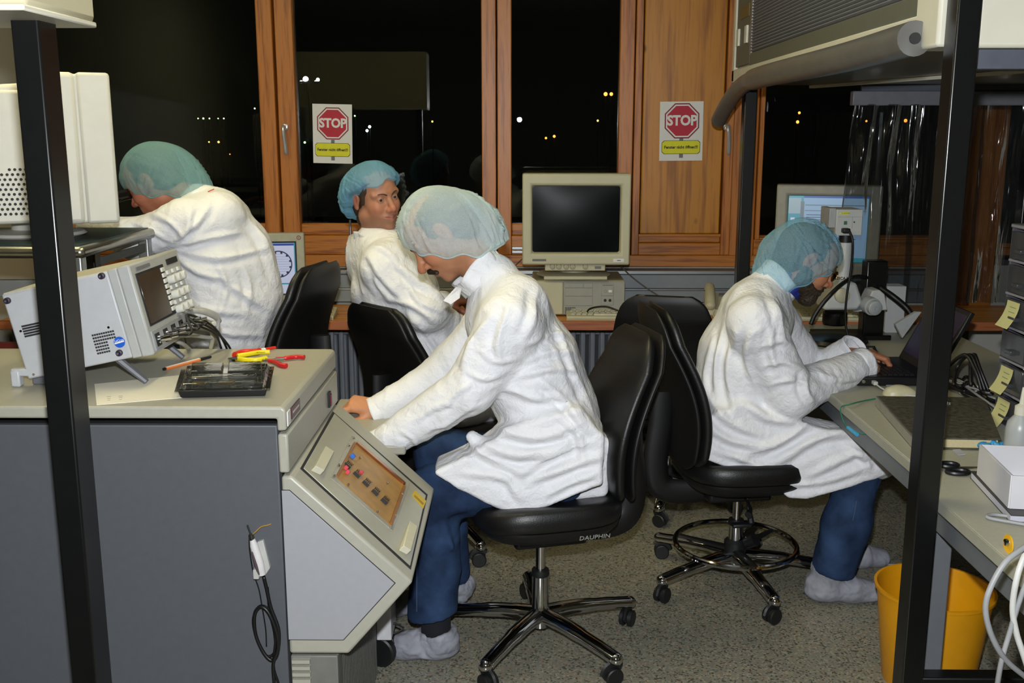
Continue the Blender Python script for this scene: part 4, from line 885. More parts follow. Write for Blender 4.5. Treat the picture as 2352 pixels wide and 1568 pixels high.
# felt pen
pa, pb_ = top(375, 848, .004), top(484, 819, .004); pd = (pb_ - pa).normalized()
pn_ = thing('felt_pen', 'orange striped felt pen with black cap lying on the cabinet top', 'pen', tuple(pa))
L_ = (pb_ - pa).length; MB().cyl(pa + pd * .006, pa + pd * L_ * .78, .0042, n=6).build('barrel', M('pen_orange', '#d97a3c', .4), pn_); MB().cyl(pa + pd * L_ * .76, pb_, .0046, .0036, n=10).build('cap', m_blackm, pn_); MB().cyl(pa, pa + pd * .008, .0036, .0042, n=10).build('end_plug', m_blackm, pn_)
for sgn in (-1, 1): MB().cyl(pa + pd * .01 + Vector((0, 0, .0036)) + pd.cross(Vector((0, 0, 1))) * .0022 * sgn, pa + pd * L_ * .76 + Vector((0, 0, .0036)) + pd.cross(Vector((0, 0, 1))) * .0022 * sgn, .0008, n=6).build('stripe', M('pen_stripe', '#e6dcc8', .4), pn_)
def grip(par, pts, r, m, nm='handle'): return MB().tube(bez(pts, 6), r, 12).build(nm, m, par)
m_hr = M('handle_red', '#b81418', .4, var=.04); m_hr2 = M('handle_orange_red', '#cc2a14', .4, var=.04); m_hy = M('handle_yellow', '#d9c814', .4, var=.04); m_jaw = M('jaw_steel', '#3c3d40', .35, .8); m_jaw2 = M('jaw_bright', '#8c8a80', .3, .9)
t_ = thing('screwdriver', 'orange red screwdriver with white collar at the cabinet back edge', 'screwdriver', tuple(top(565, 812)))
grip(t_, [top(540, 816, .011), top(555, 811, .011), top(575, 809, .010), top(590, 807, .009), top(596, 805, .008)], [.010] * 6 + [.0105] * 6 + [.009] * 6 + [.0085] * 6 + [.006], m_hr2)
MB().cyl(top(596, 805, .008), top(608, 802, .008), .005, n=10).build('collar', m_paper, t_); MB().cyl(top(608, 802, .008), top(632, 798, .006), .0042, n=10).build('sleeve', m_hr2, t_); MB().cyl(top(632, 798, .006), top(640, 797, .005), .0012, n=8).build('tip', m_jaw, t_)
t_ = thing('cutting_pliers', 'small pliers with bright yellow handles and black jaws', 'pliers', tuple(top(575, 822)))
grip(t_, [top(545, 817, .012), top(570, 813, .013), top(595, 809, .013), top(619, 808, .012)], .0065, m_hy); grip(t_, [top(543, 823, .007), top(565, 826, .007), top(590, 826, .007), top(612, 822, .007)], .0065, m_hy)
text('handle_lettering', 'Bernstein', .006, M('handle_ink', '#8a7c10', .5), face_mat(top(600, 808, .0175) + Vector((0, -.004, 0)), (1, .15, 0), (0, -.6, .8)), t_, extrude=.0002)
jw = MB(); jw.hexa([top(523, 824, .004), top(545, 826, .003), top(545, 818, .003), top(523, 822, .004)], [top(523, 824, .008), top(545, 825, .014), top(545, 817, .014), top(523, 822, .008)]); jw.build('jaws', m_jaw, t_, bevel=.001)
t_ = thing('gripping_pliers', 'slim pliers with dark red handles spread open on the cabinet top', 'pliers', tuple(top(650, 828)))
grip(t_, [top(633, 823, .008), top(655, 822, .008), top(680, 819, .008), top(699, 820, .008)], [.004] * 6 + [.006] * 12 + [.0065], m_hr); grip(t_, [top(618, 828, .007), top(632, 831, .007), top(645, 838, .007), top(658, 840, .007)], [.0055] * 6 + [.0065] * 12 + [.0065], m_hr)
jw = MB(); jw.tube([top(595, 826, .005), top(615, 828, .006), top(640, 824, .008)], [.0012, .003, .004], 8); jw.tube([top(603, 823, .006), top(620, 826, .007), top(652, 824, .008)], [.0012, .003, .004], 8); jw.build('jaws', m_jaw2, t_)
a, b = top(535, 828), top(563, 847); d_ = (b - a).normalized(); s_ = Vector((0, 0, 1)).cross(d_) * .0075
o = MB().prism([a - s_ * .6, b - s_, b + s_ * .8, a + s_ * .6], (0, 0, .0005), (0, 0, .0018)).build('steel_blade', m_jaw2); tag(o, 'short flat steel blade lying under the yellow pliers', 'blade')
# soldering pencil clipped to the cabinet side, with its coiled lead
YS = KY0 + .004
sp_ = thing('soldering_pencil', 'white soldering pencil hanging in a clip on the cabinet side', 'tool', tuple(at(600, 1270, YS)))
def sidep(px, py, off=.012): v = at(px, py, YS); v.y = YS - off; return v
hol = MB(); P = [sidep(593, 1240, 0), sidep(607, 1236, 0), sidep(623, 1300, 0), sidep(612, 1317, 0), sidep(600, 1318, 0)]; hol.prism(P, (0, -.012, 0), (0, 0, 0)); hol.build('clip', M('clip_grey', '#a9aaa4', .5), sp_, bevel=.002)
BOX('clip_hook', tuple(sidep(589, 1318, .03)), tuple(sidep(601, 1296, .0)), M('clip_grey'), sp_, .002)
MB().tube([sidep(584, 1230, .018), sidep(588, 1245, .018), sidep(600, 1285, .018), sidep(606, 1312, .016)], [.006, .0095, .0105, .009], 12).build('barrel', M('pencil_white', '#c9c6c4', .4), sp_)
MB().tube([sidep(586, 1256, .0285), sidep(596, 1288, .0295), sidep(601, 1308, .027)], [.002, .0035, .0025], 8).build('print_band', M('band_brown', '#4c3c40', .5), sp_)
MB().cyl(sidep(584, 1232, .018), sidep(581, 1220, .018), .0065, n=12).build('ferrule', m_steel, sp_); MB().cyl(sidep(581, 1221, .018), sidep(573, 1199, .018), .0022, n=8).build('tip', m_gap, sp_)
MB().tube(bez([sidep(584, 1221, .016), sidep(592, 1214, .016), sidep(602, 1206, .010), sidep(616, 1204, .004), sidep(623, 1202, .002)], 5), .003, 6, sy=.5).build('tape_strip', M('tape_amber', '#a9853c', .4), sp_)
cb_ = [sidep(609, 1318, .014), sidep(616, 1350, .012), sidep(625, 1390, .012), sidep(643, 1440, .014), sidep(641, 1490, .016), sidep(628, 1508, .016), sidep(608, 1490, .014), sidep(590, 1450, .012), sidep(588, 1405, .012), sidep(603, 1387, .014), sidep(622, 1400, .018), sidep(640, 1445, .02), sidep(643, 1480, .022), sidep(632, 1515, .02), sidep(634, 1568, .016), sidep(638, 1640, .014)]
cable('tool_lead', cb_, .0045, m_cblk, 'thick black lead of the soldering pencil coiled on the cabinet side', n=8)
cable('tool_lead', [sidep(616, 1345, .008), sidep(622, 1400, .01), sidep(633, 1450, .01), sidep(634, 1490, .012), sidep(616, 1500, .012), sidep(595, 1470, .01), sidep(584, 1420, .01), sidep(598, 1388, .01), sidep(620, 1396, .012), sidep(636, 1450, .014), sidep(632, 1520, .016), sidep(644, 1568, .014), sidep(655, 1640, .012)], .0035, m_cblk, 'second black loop bound into the coiled lead on the cabinet', n=8)
cable('thin_wire', [sidep(574, 1226, .006), sidep(575, 1260, .006), sidep(583, 1310, .006), sidep(596, 1350, .006), sidep(604, 1390, .008), sidep(612, 1440, .008), sidep(614, 1480, .008)], .0016, m_cblk, 'thin black wire beside the soldering pencil')
for x in (740, 752): cable('floor_cable', [at(x, 1500, 2.5), at(x + 4, 1540, 2.48), at(x + 12, 1600, 2.46)], .005, m_cblk, 'black cable running down under the slanted module', group='cables under the module')

# ================================================================ RIGHT TABLE: MICROSCOPE, LAPTOP AND SMALL THINGS
TZ = .74; m_mic = M('microscope_white', '#b4b7b6', .42, var=.03); m_mic2 = M('microscope_grey', '#9ba0a2', .45)
def mat_(px, py, Y=4.22): return at(px, py, Y)
MY = 4.22; ms = thing('microscope', 'white stereo microscope with a camera box on a black column stand', 'microscope', (1.42, MY + .05, TZ))
bx0 = at(1918, 770, MY); base_c = Vector((at(1915, 765, MY).x, MY, TZ))
MB().lathe([(0, 0), (.135, 0), (.14, .008), (.13, .022), (.05, .03), (0, .03)], 36, base_c).build('base_disc', M('stage_black', '#0a0a0b', .25), ms)
BOX('column', (at(1982, 700, MY + .1).x, MY + .08, TZ), (at(2030, 700, MY + .1).x, MY + .15, at(2008, 598, MY + .1).z), m_black, ms, .006)
BOX('column_foot', (base_c.x - .05, MY + .03, TZ), (at(2035, 760, MY + .1).x, MY + .18, TZ + .022), M('stage_black'), ms, .004)
hx = at(1935, 700, MY).x
MB().lathe([(0, 0), (.045, 0), (.05, .01), (.05, .05), (.04, .06), (0, .06)], 24, (base_c.x, MY, at(1915, 745, MY).z)).build('objective', M('stage_black'), ms)
hd = MB(); hp = [at(1882, 707, MY), at(1960, 707, MY), at(1972, 690, MY), at(1958, 645, MY), at(1920, 640, MY), at(1900, 655, MY), at(1884, 690, MY)]
hd.prism(hp, (0, -.06, 0), (0, .06, 0)); hd.build('head', m_mic, ms, bevel=.012)
ar = MB(); ap = [at(1955, 712, MY), at(2030, 708, MY), at(2024, 672, MY), at(2012, 662, MY), at(1996, 664, MY), at(1975, 706, MY)]; ar.prism(ap, (0, -.045, 0), (0, .05, 0)); ar.build('focus_arm', m_mic, ms, bevel=.008)
kc = at(1992, 697, MY); MB().lathe([(0, 0), (.036, 0), (.036, .04), (.030, .042), (.030, .062), (.024, .066), (.006, .066), (.004, .062), (0, .062)], 28, (kc.x - .012, MY - .045, kc.z + .004), (.18, -1, -.1)).build('focus_knob', m_mic2, ms)
zc = at(1922, 672, MY); MB().lathe([(0, 0), (.030, 0), (.030, .02), (.024, .024), (0, .024)], 24, (zc.x, MY - .06, zc.z), (0, -1, 0)).build('zoom_knob', M('knob_cream', '#b0ab90', .5), ms)
tt, tb = at(1938, 545, MY), at(1936, 642, MY); tbx = tb.x
MB().lathe([(0, 0), (.028, 0), (.028, tt.z - tb.z - .02), (0, tt.z - tb.z - .02)], 24, (tbx, MY, tb.z)).build('photo_tube', m_mic, ms); MB().lathe([(0, -.02), (.026, -.02), (.026, .016), (0, .016)], 24, (tbx, MY, tt.z)).build('tube_ring', m_blackm, ms)
text('maker_lettering', 'LEICA MZ', .016, m_ink, face_mat(at(1938, 637, MY - .062) + Vector((.0, .0, -.004)), (1, 0, 0), (0, -1, .0)), ms, extrude=.0004, bold=.0004)
b0, b1 = at(1919, 541, MY - .05), at(1983, 481, MY - .05); cb = BOX('camera_box', (b0.x, MY - .05, b0.z), (b1.x, MY + .10, b1.z), m_mic, ms, .003)
BOX('box_side', (b0.x - .025, MY - .035, b0.z + .03), (b0.x + .001, MY + .09, b1.z + .004), m_mic2, cb, .003)
BOX('caution_sign', (b0.x + .022, MY - .0512, b1.z - .020), (b0.x + .05, MY - .05, b1.z - .010), m_yel, cb, 0); MB().prism([(b0.x + .010, MY - .0512, b1.z - .021), (b0.x + .020, MY - .0512, b1.z - .021), (b0.x + .015, MY - .0512, b1.z - .011)], (0, 0, 0), (0, .001, 0)).build('warning_triangle', m_yel, cb, smooth=0)
text('caution_lettering', 'CAUTION', .007, m_ink, face_mat((b0.x + .036, MY - .0515, b1.z - .015), (1, 0, 0), (0, -1, 0)), cb, extrude=.0002)
MB().box((b0.x + .002, MY - .0508, b1.z - .030), (b1.x - .002, MY - .05, b1.z - .0293)).build('seam', m_gry, cb, smooth=0); MB().box((b1.x - .042, MY - .0508, b0.z + .03), (b1.x - .0413, MY - .05, b1.z - .03)).build('seam', m_gry, cb, smooth=0)
BOX('green_window', (b0.x + .03, MY - .053, b0.z + .045), (b0.x + .043, MY - .05, b0.z + .059), M('rocker_green', '#3c6a48', .4), cb, .001); MB().lathe([(0, 0), (.003, 0), (.003, .002), (0, .002)], 10, (b0.x + .072, MY - .05, b0.z + .055), (0, -1, 0)).build('port', m_gap, cb)
BOX('plug', (b0.x + .02, MY - .085, b0.z + .012), (b0.x + .05, MY - .05, b0.z + .032), m_blackm, cb, .005)
cable('camera_cable', [(b0.x + .045, MY - .085, b0.z + .02), (b0.x + .055, MY - .10, b0.z - .02), (b0.x + .06, MY - .09, b0.z - .12), (b0.x + .05, MY - .085, b0.z - .25), (b0.x + .055, MY - .08, b0.z - .36), (b0.x + .08, MY - .09, TZ + .02), (b0.x + .12, MY - .10, TZ + .006)], .005, m_cblk, 'black power cable hanging from the microscope camera box')
cable('gooseneck_light', [at(1862, 745, MY - .12), at(1872, 722, MY - .12), at(1895, 690, MY - .12), at(1930, 655, MY - .10), at(1962, 636, MY - .02), at(1990, 637, MY + .06)], .009, m_cblk, 'black gooseneck light arm arching before the microscope', 'lamp arm')
cable('gooseneck_light', [at(2020, 660, MY + .06), at(2050, 680, MY + .02), at(2080, 705, MY), at(2095, 725, MY - .02)], .013, m_cblk, 'thick black gooseneck light arm behind the microscope column', 'lamp arm')
lampb = at(2095, 740, MY - .02); MB().cyl(at(2060, 715, MY - .02), at(2100, 745, MY - .02), .03, .036, n=16).build('_', None) if False else None
gb = tag(MB().prism([at(2056, 745, 4.1), at(2072, 776, 4.1), at(2116, 716, 4.1), at(2104, 716, 4.1)], (0, -.004, 0), (0, .02, 0)).build('card', m_mic2, bevel=.001), 'tilted white card standing behind the laptop screen', 'card')
tag(BOX('carton', (at(2030, 700, 4.45).x, 4.42, TZ), (at(2042, 700, 4.45).x + .06, 4.52, at(2040, 655, 4.45).z), m_mic), 'narrow white carton behind the microscope column', 'carton')
keyboard((1.52, 4.775, .7405), R(-6), 'cream keyboard in front of the grey monitor at the bench end', W=.40)
# laptop
lx0, lx1, ly0, ly1 = 1.135, 1.435, 3.44, 3.77; m_lap = M('laptop_black', '#0e0f12', .4, var=.1)
lp = thing('laptop', 'open black laptop under the bearded man\'s hands', 'laptop', ((lx0 + lx1) / 2, (ly0 + ly1) / 2, TZ))
BOX('base', (lx0, ly0, TZ + .004), (lx1, ly1, TZ + .036), m_lap, lp, .005); BOX('foot', (lx0 + .02, ly0 + .02, TZ), (lx1 - .02, ly1 - .02, TZ + .005), m_gap, lp, 0)
kyb = MB().box((-.0075, -.0075, 0), (.0075, .0075, .003)).mesh('laptop_key', 0)
for i in range(6):
    for j in range(15): o = link('key', kyb, M('laptop_key_black', '#141518', .5), lp); o.location = Vector((lx0 + .13 + i * .019, ly0 + .03 + j * .0192, TZ + .036)) - lp.location
hinge = Vector((lx1 - .012, 0, TZ + .034)); th = R(26); sdir = Vector((math.sin(th), 0, math.cos(th))); sno = Vector((-math.cos(th), 0, math.sin(th)))
lidp = MB(); lidp.prism([hinge + Vector((0, ly0, 0)), hinge + Vector((0, ly1, 0)), hinge + Vector((0, ly1, 0)) + sdir * .255, hinge + Vector((0, ly0, 0)) + sdir * .255], (0, 0, 0), -sno * .016); lidp.build('lid', m_lap, lp, bevel=.003)
MB().prism([hinge + Vector((0, ly0 + .016, 0)) + sdir * .03, hinge + Vector((0, ly1 - .016, 0)) + sdir * .03, hinge + Vector((0, ly1 - .016, 0)) + sdir * .238, hinge + Vector((0, ly0 + .016, 0)) + sdir * .238], sno * .0, sno * .001).build('screen', M('laptop_screen', '#0a1024', .25, emit='#0c1c58', estr=.10), lp, smooth=0)
MB().lathe([(0, 0), (.006, 0), (.006, .004), (0, .004)], 12, (lx0 + .05, ly0, TZ + .02), (0, -1, 0)).build('audio_port', m_chrome, lp)
pl_ = MB(); pl_.cbox((lx0 + .085, ly0 - .012, TZ + .018), (.014, .026, .012)); pl_.build('network_plug', m_cwht, lp, bevel=.001)
cable('network_cable', [(lx0 + .085, ly0 - .02, TZ + .016), (lx0 + .10, ly0 - .07, TZ + .008), (lx0 + .14, ly0 - .13, TZ + .006), (lx0 + .22, ly0 - .16, TZ + .006)], .003, m_cwht, 'white network cable plugged into the laptop side')
# remote / calculator and paper strip beyond the hands
c0 = onz(2035, 800, TZ + .02); cc = thing('pocket_calculator', 'black pocket calculator with grey and green keys behind the hands', 'calculator', (1.36, 3.98, TZ), R(-14))
BOX('body', (-.055, -.09, 0), (.055, .09, .018), m_lap, cc, .004, local=True)
for i in range(4):
    for j in range(5): BOX('key', (-.042 + i * .022, -.075 + j * .022, .018), (-.028 + i * .022, -.062 + j * .022, .022), M('calc_green', '#2c7a34', .5) if (i == 3 and j == 0) else m_gry, cc, .001, local=True)
BOX('display', (-.045, .045, .018), (.045, .075, .0195), m_gap, cc, 0, local=True)
tag(BOX('paper_strip', (1.22, 3.80, TZ + .0003), (1.42, 3.855, TZ + .012), m_paper, None, .001), 'white paper pad lying between laptop and calculator', 'paper')
# mouse
mo = thing('computer_mouse', 'cream computer mouse beside the laptop', 'mouse', (1.275, 3.335, TZ))
rows = []
for i in range(9):
    th_ = math.pi / 2 * i / 8; s = max(.001, math.cos(th_)); rows.append([Vector((1.275 + x * s, 3.335 + y * s, TZ + .034 * math.sin(th_) * (1 - .15 * x * s / .058))) for x, y in sell(.058, .032, 28, 2.5)])
MB().grid(rows, True).build('shell', M('mouse_cream', '#bdb998', .4), mo, smooth=80); BOX('wheel_gap', (1.225, 3.3345, TZ + .028), (1.262, 3.3355, TZ + .034), m_gry, mo, 0)
# ring binder
bd = thing('ring_binder', 'thick marbled grey brown ring binder lying on the table', 'binder', tuple(onz(2160, 960, TZ)))
bz = TZ + .034; a, b, c, d = onz(2012, 909, bz), onz(2098, 1004, bz), onz(2300, 1008, bz), onz(2262, 912, bz)
m_marb = M('binder_marble', '#4a483d', .55, var=.55, scale=60, bump=.1)
MB().prism([a, b, c, d], (0, 0, -.004), (0, 0, 0)).build('cover', m_marb, bd, bevel=.001); MB().prism([a, b, c, d], (0, 0, -.034), (0, 0, -.030)).build('back_cover', m_marb, bd, bevel=.001)
sh = .012; ctr = (a + b + c + d) / 4; pg = [p_ + (ctr - p_).normalized() * .012 for p_ in (a, b, c, d)]
MB().prism(pg, (0, 0, -.030), (0, 0, -.006)).build('paper_block', M('paper_yellowed', '#c2b68c', .7, var=.06, scale=200), bd); MB().prism([a, b, b + (c - b).normalized() * .006, a + (d - a).normalized() * .006], (0, 0, -.034), (0, 0, 0)).build('spine', M('binder_spine', '#8d8c84', .6), bd)
for px, py in ((2180, 928),): q_ = onz(px, py, bz); MB().lathe([(0, 0), (.008, 0), (.006, .008), (0, .01)], 12, q_, (0, 0, 1)).build('clasp', m_chrome, bd)
cable('wire', [onz(2030, 912, TZ + .004), onz(1985, 920, TZ + .004), onz(1955, 935, TZ + .003) + Vector((-.004, 0, .01)), Vector((1.035, 3.2, .73)), Vector((1.028, 3.13, .70)), Vector((1.035, 3.05, .695)), Vector((1.07, 3.0, .70))], .0022, M('wire_green', '#1e7a5c', .5), 'thin green wire looping over the table edge')
tag(MB().cyl((1.03, 3.10, .694), (1.036, 3.03, .692), .006, n=10).build('connector', M('clip_blue', '#3a9cc8', .5)), 'small blue connector at the end of the green wire', 'connector')
# drawer cabinet with sticky notes
DX, DY0, DY1 = 1.44, 2.55, 3.02; dzs = .098
dc = thing('drawer_cabinet', 'clear plastic small parts drawer cabinet with yellow sticky notes', 'cabinet', ((DX + 1.62) / 2, (DY0 + DY1) / 2, TZ))
m_clr = clear('drawer_clear', '#a4a7b0', .05, .12, opac=.10); m_dfr = M('drawer_frame', '#48484e', .4, var=.05); m_note = M('sticky_note', '#c2bf86', .7, var=.03)
BOX('back', (1.60, DY0, TZ), (1.62, DY1, TZ + .6), m_dfr, dc, .002); BOX('top', (DX, DY0, TZ + .588), (1.61, DY1, TZ + .6), M('drawer_top', '#86868c', .3), dc, .003)
for y in (DY0, DY1 - .008): BOX('side', (DX + .004, y, TZ), (1.605, y + .008, TZ + .59), m_dfr, dc, .001)
for k in range(6):
    z = TZ + k * dzs
    BOX('shelf', (DX + .002, DY0, z), (1.605, DY1, z + .007), M('drawer_rail', '#85858c', .35), dc, .001)
    for j in range(3):
        y = DY1 - .010 - (j + 1) * .150; dr = BOX('drawer', (DX - .002, y + .003, z + .010), (DX + .012, y + .147, z + dzs - .008), m_clr, dc, .003)
        BOX('drawer_box', (DX + .02, y + .006, z + .012), (1.59, y + .144, z + .07), M('drawer_inside', '#26262c', .5), dr, .002); BOX('pull', (DX - .016, y + .055, z + .03), (DX, y + .095, z + .042), m_clr, dr, .002)
for k, j, sgn in ((5, 2, 0), (4, 1, 1), (3, 0, 0), (2, 1, 1), (1, 0, 0), (1, 2, 1), (0, 1, 1), (0, 0, 0), (4, 2, 0), (2, 2, 0)):
    z = TZ + k * dzs + .055; y = DY1 - .015 - j * .15 - .075 + (.0 if sgn else .02); w_ = .076
    rows = [[Vector((DX - .004 - .028 * (i / 5) ** 2 * (1 if sgn == 0 else .6), y - w_ / 2 + w_ * c_ / 4 + .006 * (i / 5), z - .076 * i / 5 + .03)) for c_ in range(5)] for i in range(6)]
    n_ = MB().grid(rows).build('sticky_note', m_note, dc, smooth=80)
    for l in range(2): MB().box((DX - .0065 - .003 * l, y - .02, z + .012 - l * .014), (DX - .0055 - .003 * l, y + .015, z + .0135 - l * .014)).build('note_writing', M('note_green', '#5a7a50', .7), n_, smooth=0)
# bottle, box, folder, scissors, bits
qb = onz(2352, 1035, TZ); bo = thing('squeeze_bottle', 'translucent white squeeze bottle behind the white box', 'bottle', (1.335, 2.64, TZ))
m_pe = M('bottle_pe', '#9fa3a2', .35, var=.03)
MB().lathe([(0, 0), (.034, 0), (.036, .004), (.036, .085), (.032, .105), (.016, .125), (.015, .13)], 28, (1.335, 2.64, TZ)).build('body', m_pe, bo); MB().lathe([(0, .126), (.018, .126), (.018, .148), (.008, .155), (.004, .20), (0, .20)], 20, (1.335, 2.64, TZ)).build('cap', m_hoodw, bo)
T2 = .748; wbx = thing('carton_box', 'open white cardboard box standing on a dark folder', 'box', tuple(onz(2330, 1150, T2)))
A0, B0 = onz(2246, 1088, T2 + .022), onz(2330, 1178, T2 + .022)
X0b, Y1b = A0.x, A0.y; dirb = (B0 - A0); Lb = dirb.length; dirb.normalize(); per = Vector((-dirb.y, dirb.x, 0)); per = per if per.x > 0 else -per
zb0, zb1 = T2 + .020, T2 + .098; Wb = .30; 
def wl(nm, p, q, th=.006):
    d = (q - p).normalized(); n = Vector((-d.y, d.x, 0)) * th / 2
    MB().prism([Vector((v.x, v.y, zb0)) for v in (p - n, q - n, q + n, p + n)], (0, 0, 0), (0, 0, zb1 - zb0)).build(nm, M('carton_white', '#c6c5c8', .6, var=.02), wbx, bevel=.001)
A1, B1 = A0, A0 + dirb * .235; C1, D1 = B1 + per * Wb, A1 + per * Wb
wl('side', A1, B1); wl('end', B1, C1); wl('side', C1, D1); wl('end', D1, A1); MB().prism([Vector((v.x, v.y, zb0)) for v in (A1, B1, C1, D1)], (0, 0, .0), (0, 0, .003)).build('bottom', M('carton_white'), wbx)
MB().prism([Vector((v.x, v.y, zb0 + .034)) for v in (B1 - dirb * .05 + per * .01, B1 - dirb * .004 + per * .01, C1 - dirb * .004, C1 - dirb * .05)], (0, 0, .0), (0, 0, .012)).build('inner_tray', m_hoodw, wbx)
fo = thing('ring_folder', 'dark folder with white pages under the white box', 'folder', tuple(A0))
fA, fB = A0 - dirb * .03 - per * .008, A0 + dirb * .275 - per * .008; fC, fD = fB + per * .33, fA + per * .33
MB().prism([Vector((v.x, v.y, T2)) for v in (fA, fB, fC, fD)], (0, 0, .0005), (0, 0, .003)).build('back_cover', m_lap, fo); MB().prism([Vector((v.x, v.y, T2)) for v in (fA + dirb * .006, fB - dirb * .004, fC - dirb * .004, fD + dirb * .006)], (0, 0, .003), (0, 0, .017)).build('page_block', M('page_white', '#b9bac4', .7, var=.04, scale=300), fo); MB().prism([Vector((v.x, v.y, T2)) for v in (fA, fB, fC, fD)], (0, 0, .017), (0, 0, .0195)).build('front_cover', M('folder_dark', '#3a3836', .5), fo)
sc_ = thing('scissors', 'black handled scissors lying by the white box', 'scissors', tuple(onz(2195, 1078, T2)))
for (cx_, cy_, rx, ry) in ((2178, 1067, .024, .016), (2200, 1083, .027, .017)):
    c_ = onz(cx_, cy_, T2 + .007); MB().tube([c_ + Vector((rx * math.cos(2 * math.pi * i / 24), ry * math.sin(2 * math.pi * i / 24), 0)) for i in range(24)], .006, 8, closed=True).build('finger_ring', m_lap, sc_)
a, b = onz(2208, 1074, T2 + .006), onz(2262, 1072, T2 + .004); MB().tube([a, a.lerp(b, .35), b], [.006, .005, .001], 8, sy=.5).build('blades', m_jaw2, sc_)
a, b, c, d = [onz(x, y, TZ + .001) for x, y in ((2188, 1034), (2202, 1046), (2218, 1044), (2205, 1033))]
tag(MB().prism([a, b, c, d], (0, 0, 0), (0, 0, .0025)).build('paper_scrap', M('scrap_blue', '#a9aab4', .6)), 'tiny crumpled paper scrap on the grey table', 'scrap')
bl = thing('crumpled_glove', 'crumpled light blue glove lying beside the binder', 'glove', tuple(onz(2285, 1025, TZ)))
m_blue = M('nitrile_blue', '#3f93c0', .4, var=.25, scale=50, bump=.5, bscale=90)
for i in range(6):
    c_ = onz(2258 + i * 11, 1022 + (i % 2) * 5, TZ + .012); MB().sphere(c_, .014, 12, (1.2, .8, .8 + .1 * (i % 3)), Euler((.3 * i, .7 * i, i)).to_matrix()).build('crumple', m_blue, bl)
# bin
BNX, BNY, BH = 1.215, 2.80, .30; tb_ = thing('waste_bin', 'round yellow plastic waste bin under the table edge', 'bin', (BNX, BNY, 0))
MB().lathe([(0, .002), (.125, 0), (.128, .006), (.160, BH - .012), (.167, BH - .010), (.168, BH), (.160, BH), (.156, BH - .012), (.124, .01), (0, .01)], 48, (BNX, BNY, 0), cap=False).build('bucket', M('bin_yellow', '#cf8f08', .4, var=.03), tb_)
# crossbar of the booth near the floor
BOX('crossbar', (.975, 2.275, .25), (2.302, 2.32, .305), m_black, rb, .004)
# cable loops hanging at the right
def hang(lb_, pts, r, m, Y=1.75): cable('hanging_cable', [at(x, y, Y + dy) for x, y, dy in pts], r, m, lb_)
hang('pale grey cable loop hanging from the table front', [(2360, 1252, .0), (2310, 1290, -.02), (2275, 1350, -.03), (2264, 1400, -.03), (2278, 1460, -.02), (2310, 1515, 0), (2360, 1558, .03)], .0055, m_cgr)
hang('grey white cable hanging straight down past the yellow bin', [(2370, 1240, .02), (2340, 1310, 0), (2326, 1390, 0), (2334, 1450, 0), (2350, 1500, 0), (2370, 1560, 0)], .006, m_cwht)
hang('bluish grey cable slanting to the floor by the yellow bin', [(2380, 1280, .0), (2345, 1370, .0), (2320, 1450, .0), (2300, 1520, .0), (2288, 1590, .02)], .005, m_cgr)
cable('table_cable', [onz(2400, 1212, T2 + .006), onz(2330, 1200, T2 + .006), onz(2275, 1190, T2 + .006), onz(2268, 1184, T2 + .007), onz(2290, 1182, T2 + .006), onz(2352, 1190, T2 + .006), onz(2420, 1195, T2 + .006)], .0045, m_cgr, 'grey cable doubled back on the table edge')
cable('floor_cable', [(1.42, 3.05, .006), (1.25, 3.35, .006), (1.20, 3.52, .006), (1.32, 3.62, .006), (1.6, 3.6, .006)], .004, m_cgr, 'thin grey cable curving across the floor under the table')
for k in range(7):
    rnd = random.Random(k); pts = [(1.44 + .1 * rnd.random(), 3.06 + .45 * rnd.random() , TZ + .008 + .015 * rnd.random() + .012 * i % .03) for i in range(5)]
    cable('table_cable', pts, .004 + .002 * (k % 2), [m_cblk, m_cblk, m_cgr, m_cwht][k % 4], ['tangled black cable behind the laptop', 'tangled black cable behind the laptop', 'tangled grey cable behind the laptop', 'tangled white cable behind the laptop'][k % 4], group='cable tangle by the laptop')
for k in range(3):
    cable('table_cable', [at(2150 + 40 * k, 885, 3.2), at(2170 + 30 * k, 850 - 10 * k, 3.25), at(2215 + 12 * k, 815, 3.2), at(2240 + 6 * k, 850, 3.15), at(2255 + 8 * k, 898, 3.12)], .0065, m_cblk, 'black cable arching over the tangle by the drawer cabinet', group='black arching cables')

# ================================================================ PEOPLE: distance fields turned into continuous meshes
_prm = np.random.RandomState(11).permutation(256); _prm = np.concatenate([_prm, _prm]); _grd = np.random.RandomState(5).normal(size=(256, 3)); _grd /= np.linalg.norm(_grd, axis=1)[:, None]
def pnoise(p):
    p = np.asarray(p, float); i = np.floor(p).astype(int); f = p - i; i &= 255; u = f * f * f * (f * (f * 6 - 15) + 10); r = 0
    for dx in (0, 1):
        for dy in (0, 1):
            for dz in (0, 1):
                g = _grd[_prm[_prm[_prm[(i[:, 0] + dx) & 255] + ((i[:, 1] + dy) & 255)] + ((i[:, 2] + dz) & 255)]]
                r = r + (g * (f - (dx, dy, dz))).sum(1) * np.where(dx, u[:, 0], 1 - u[:, 0]) * np.where(dy, u[:, 1], 1 - u[:, 1]) * np.where(dz, u[:, 2], 1 - u[:, 2])
    return r
def V3(v): return np.array(tuple(v), float)
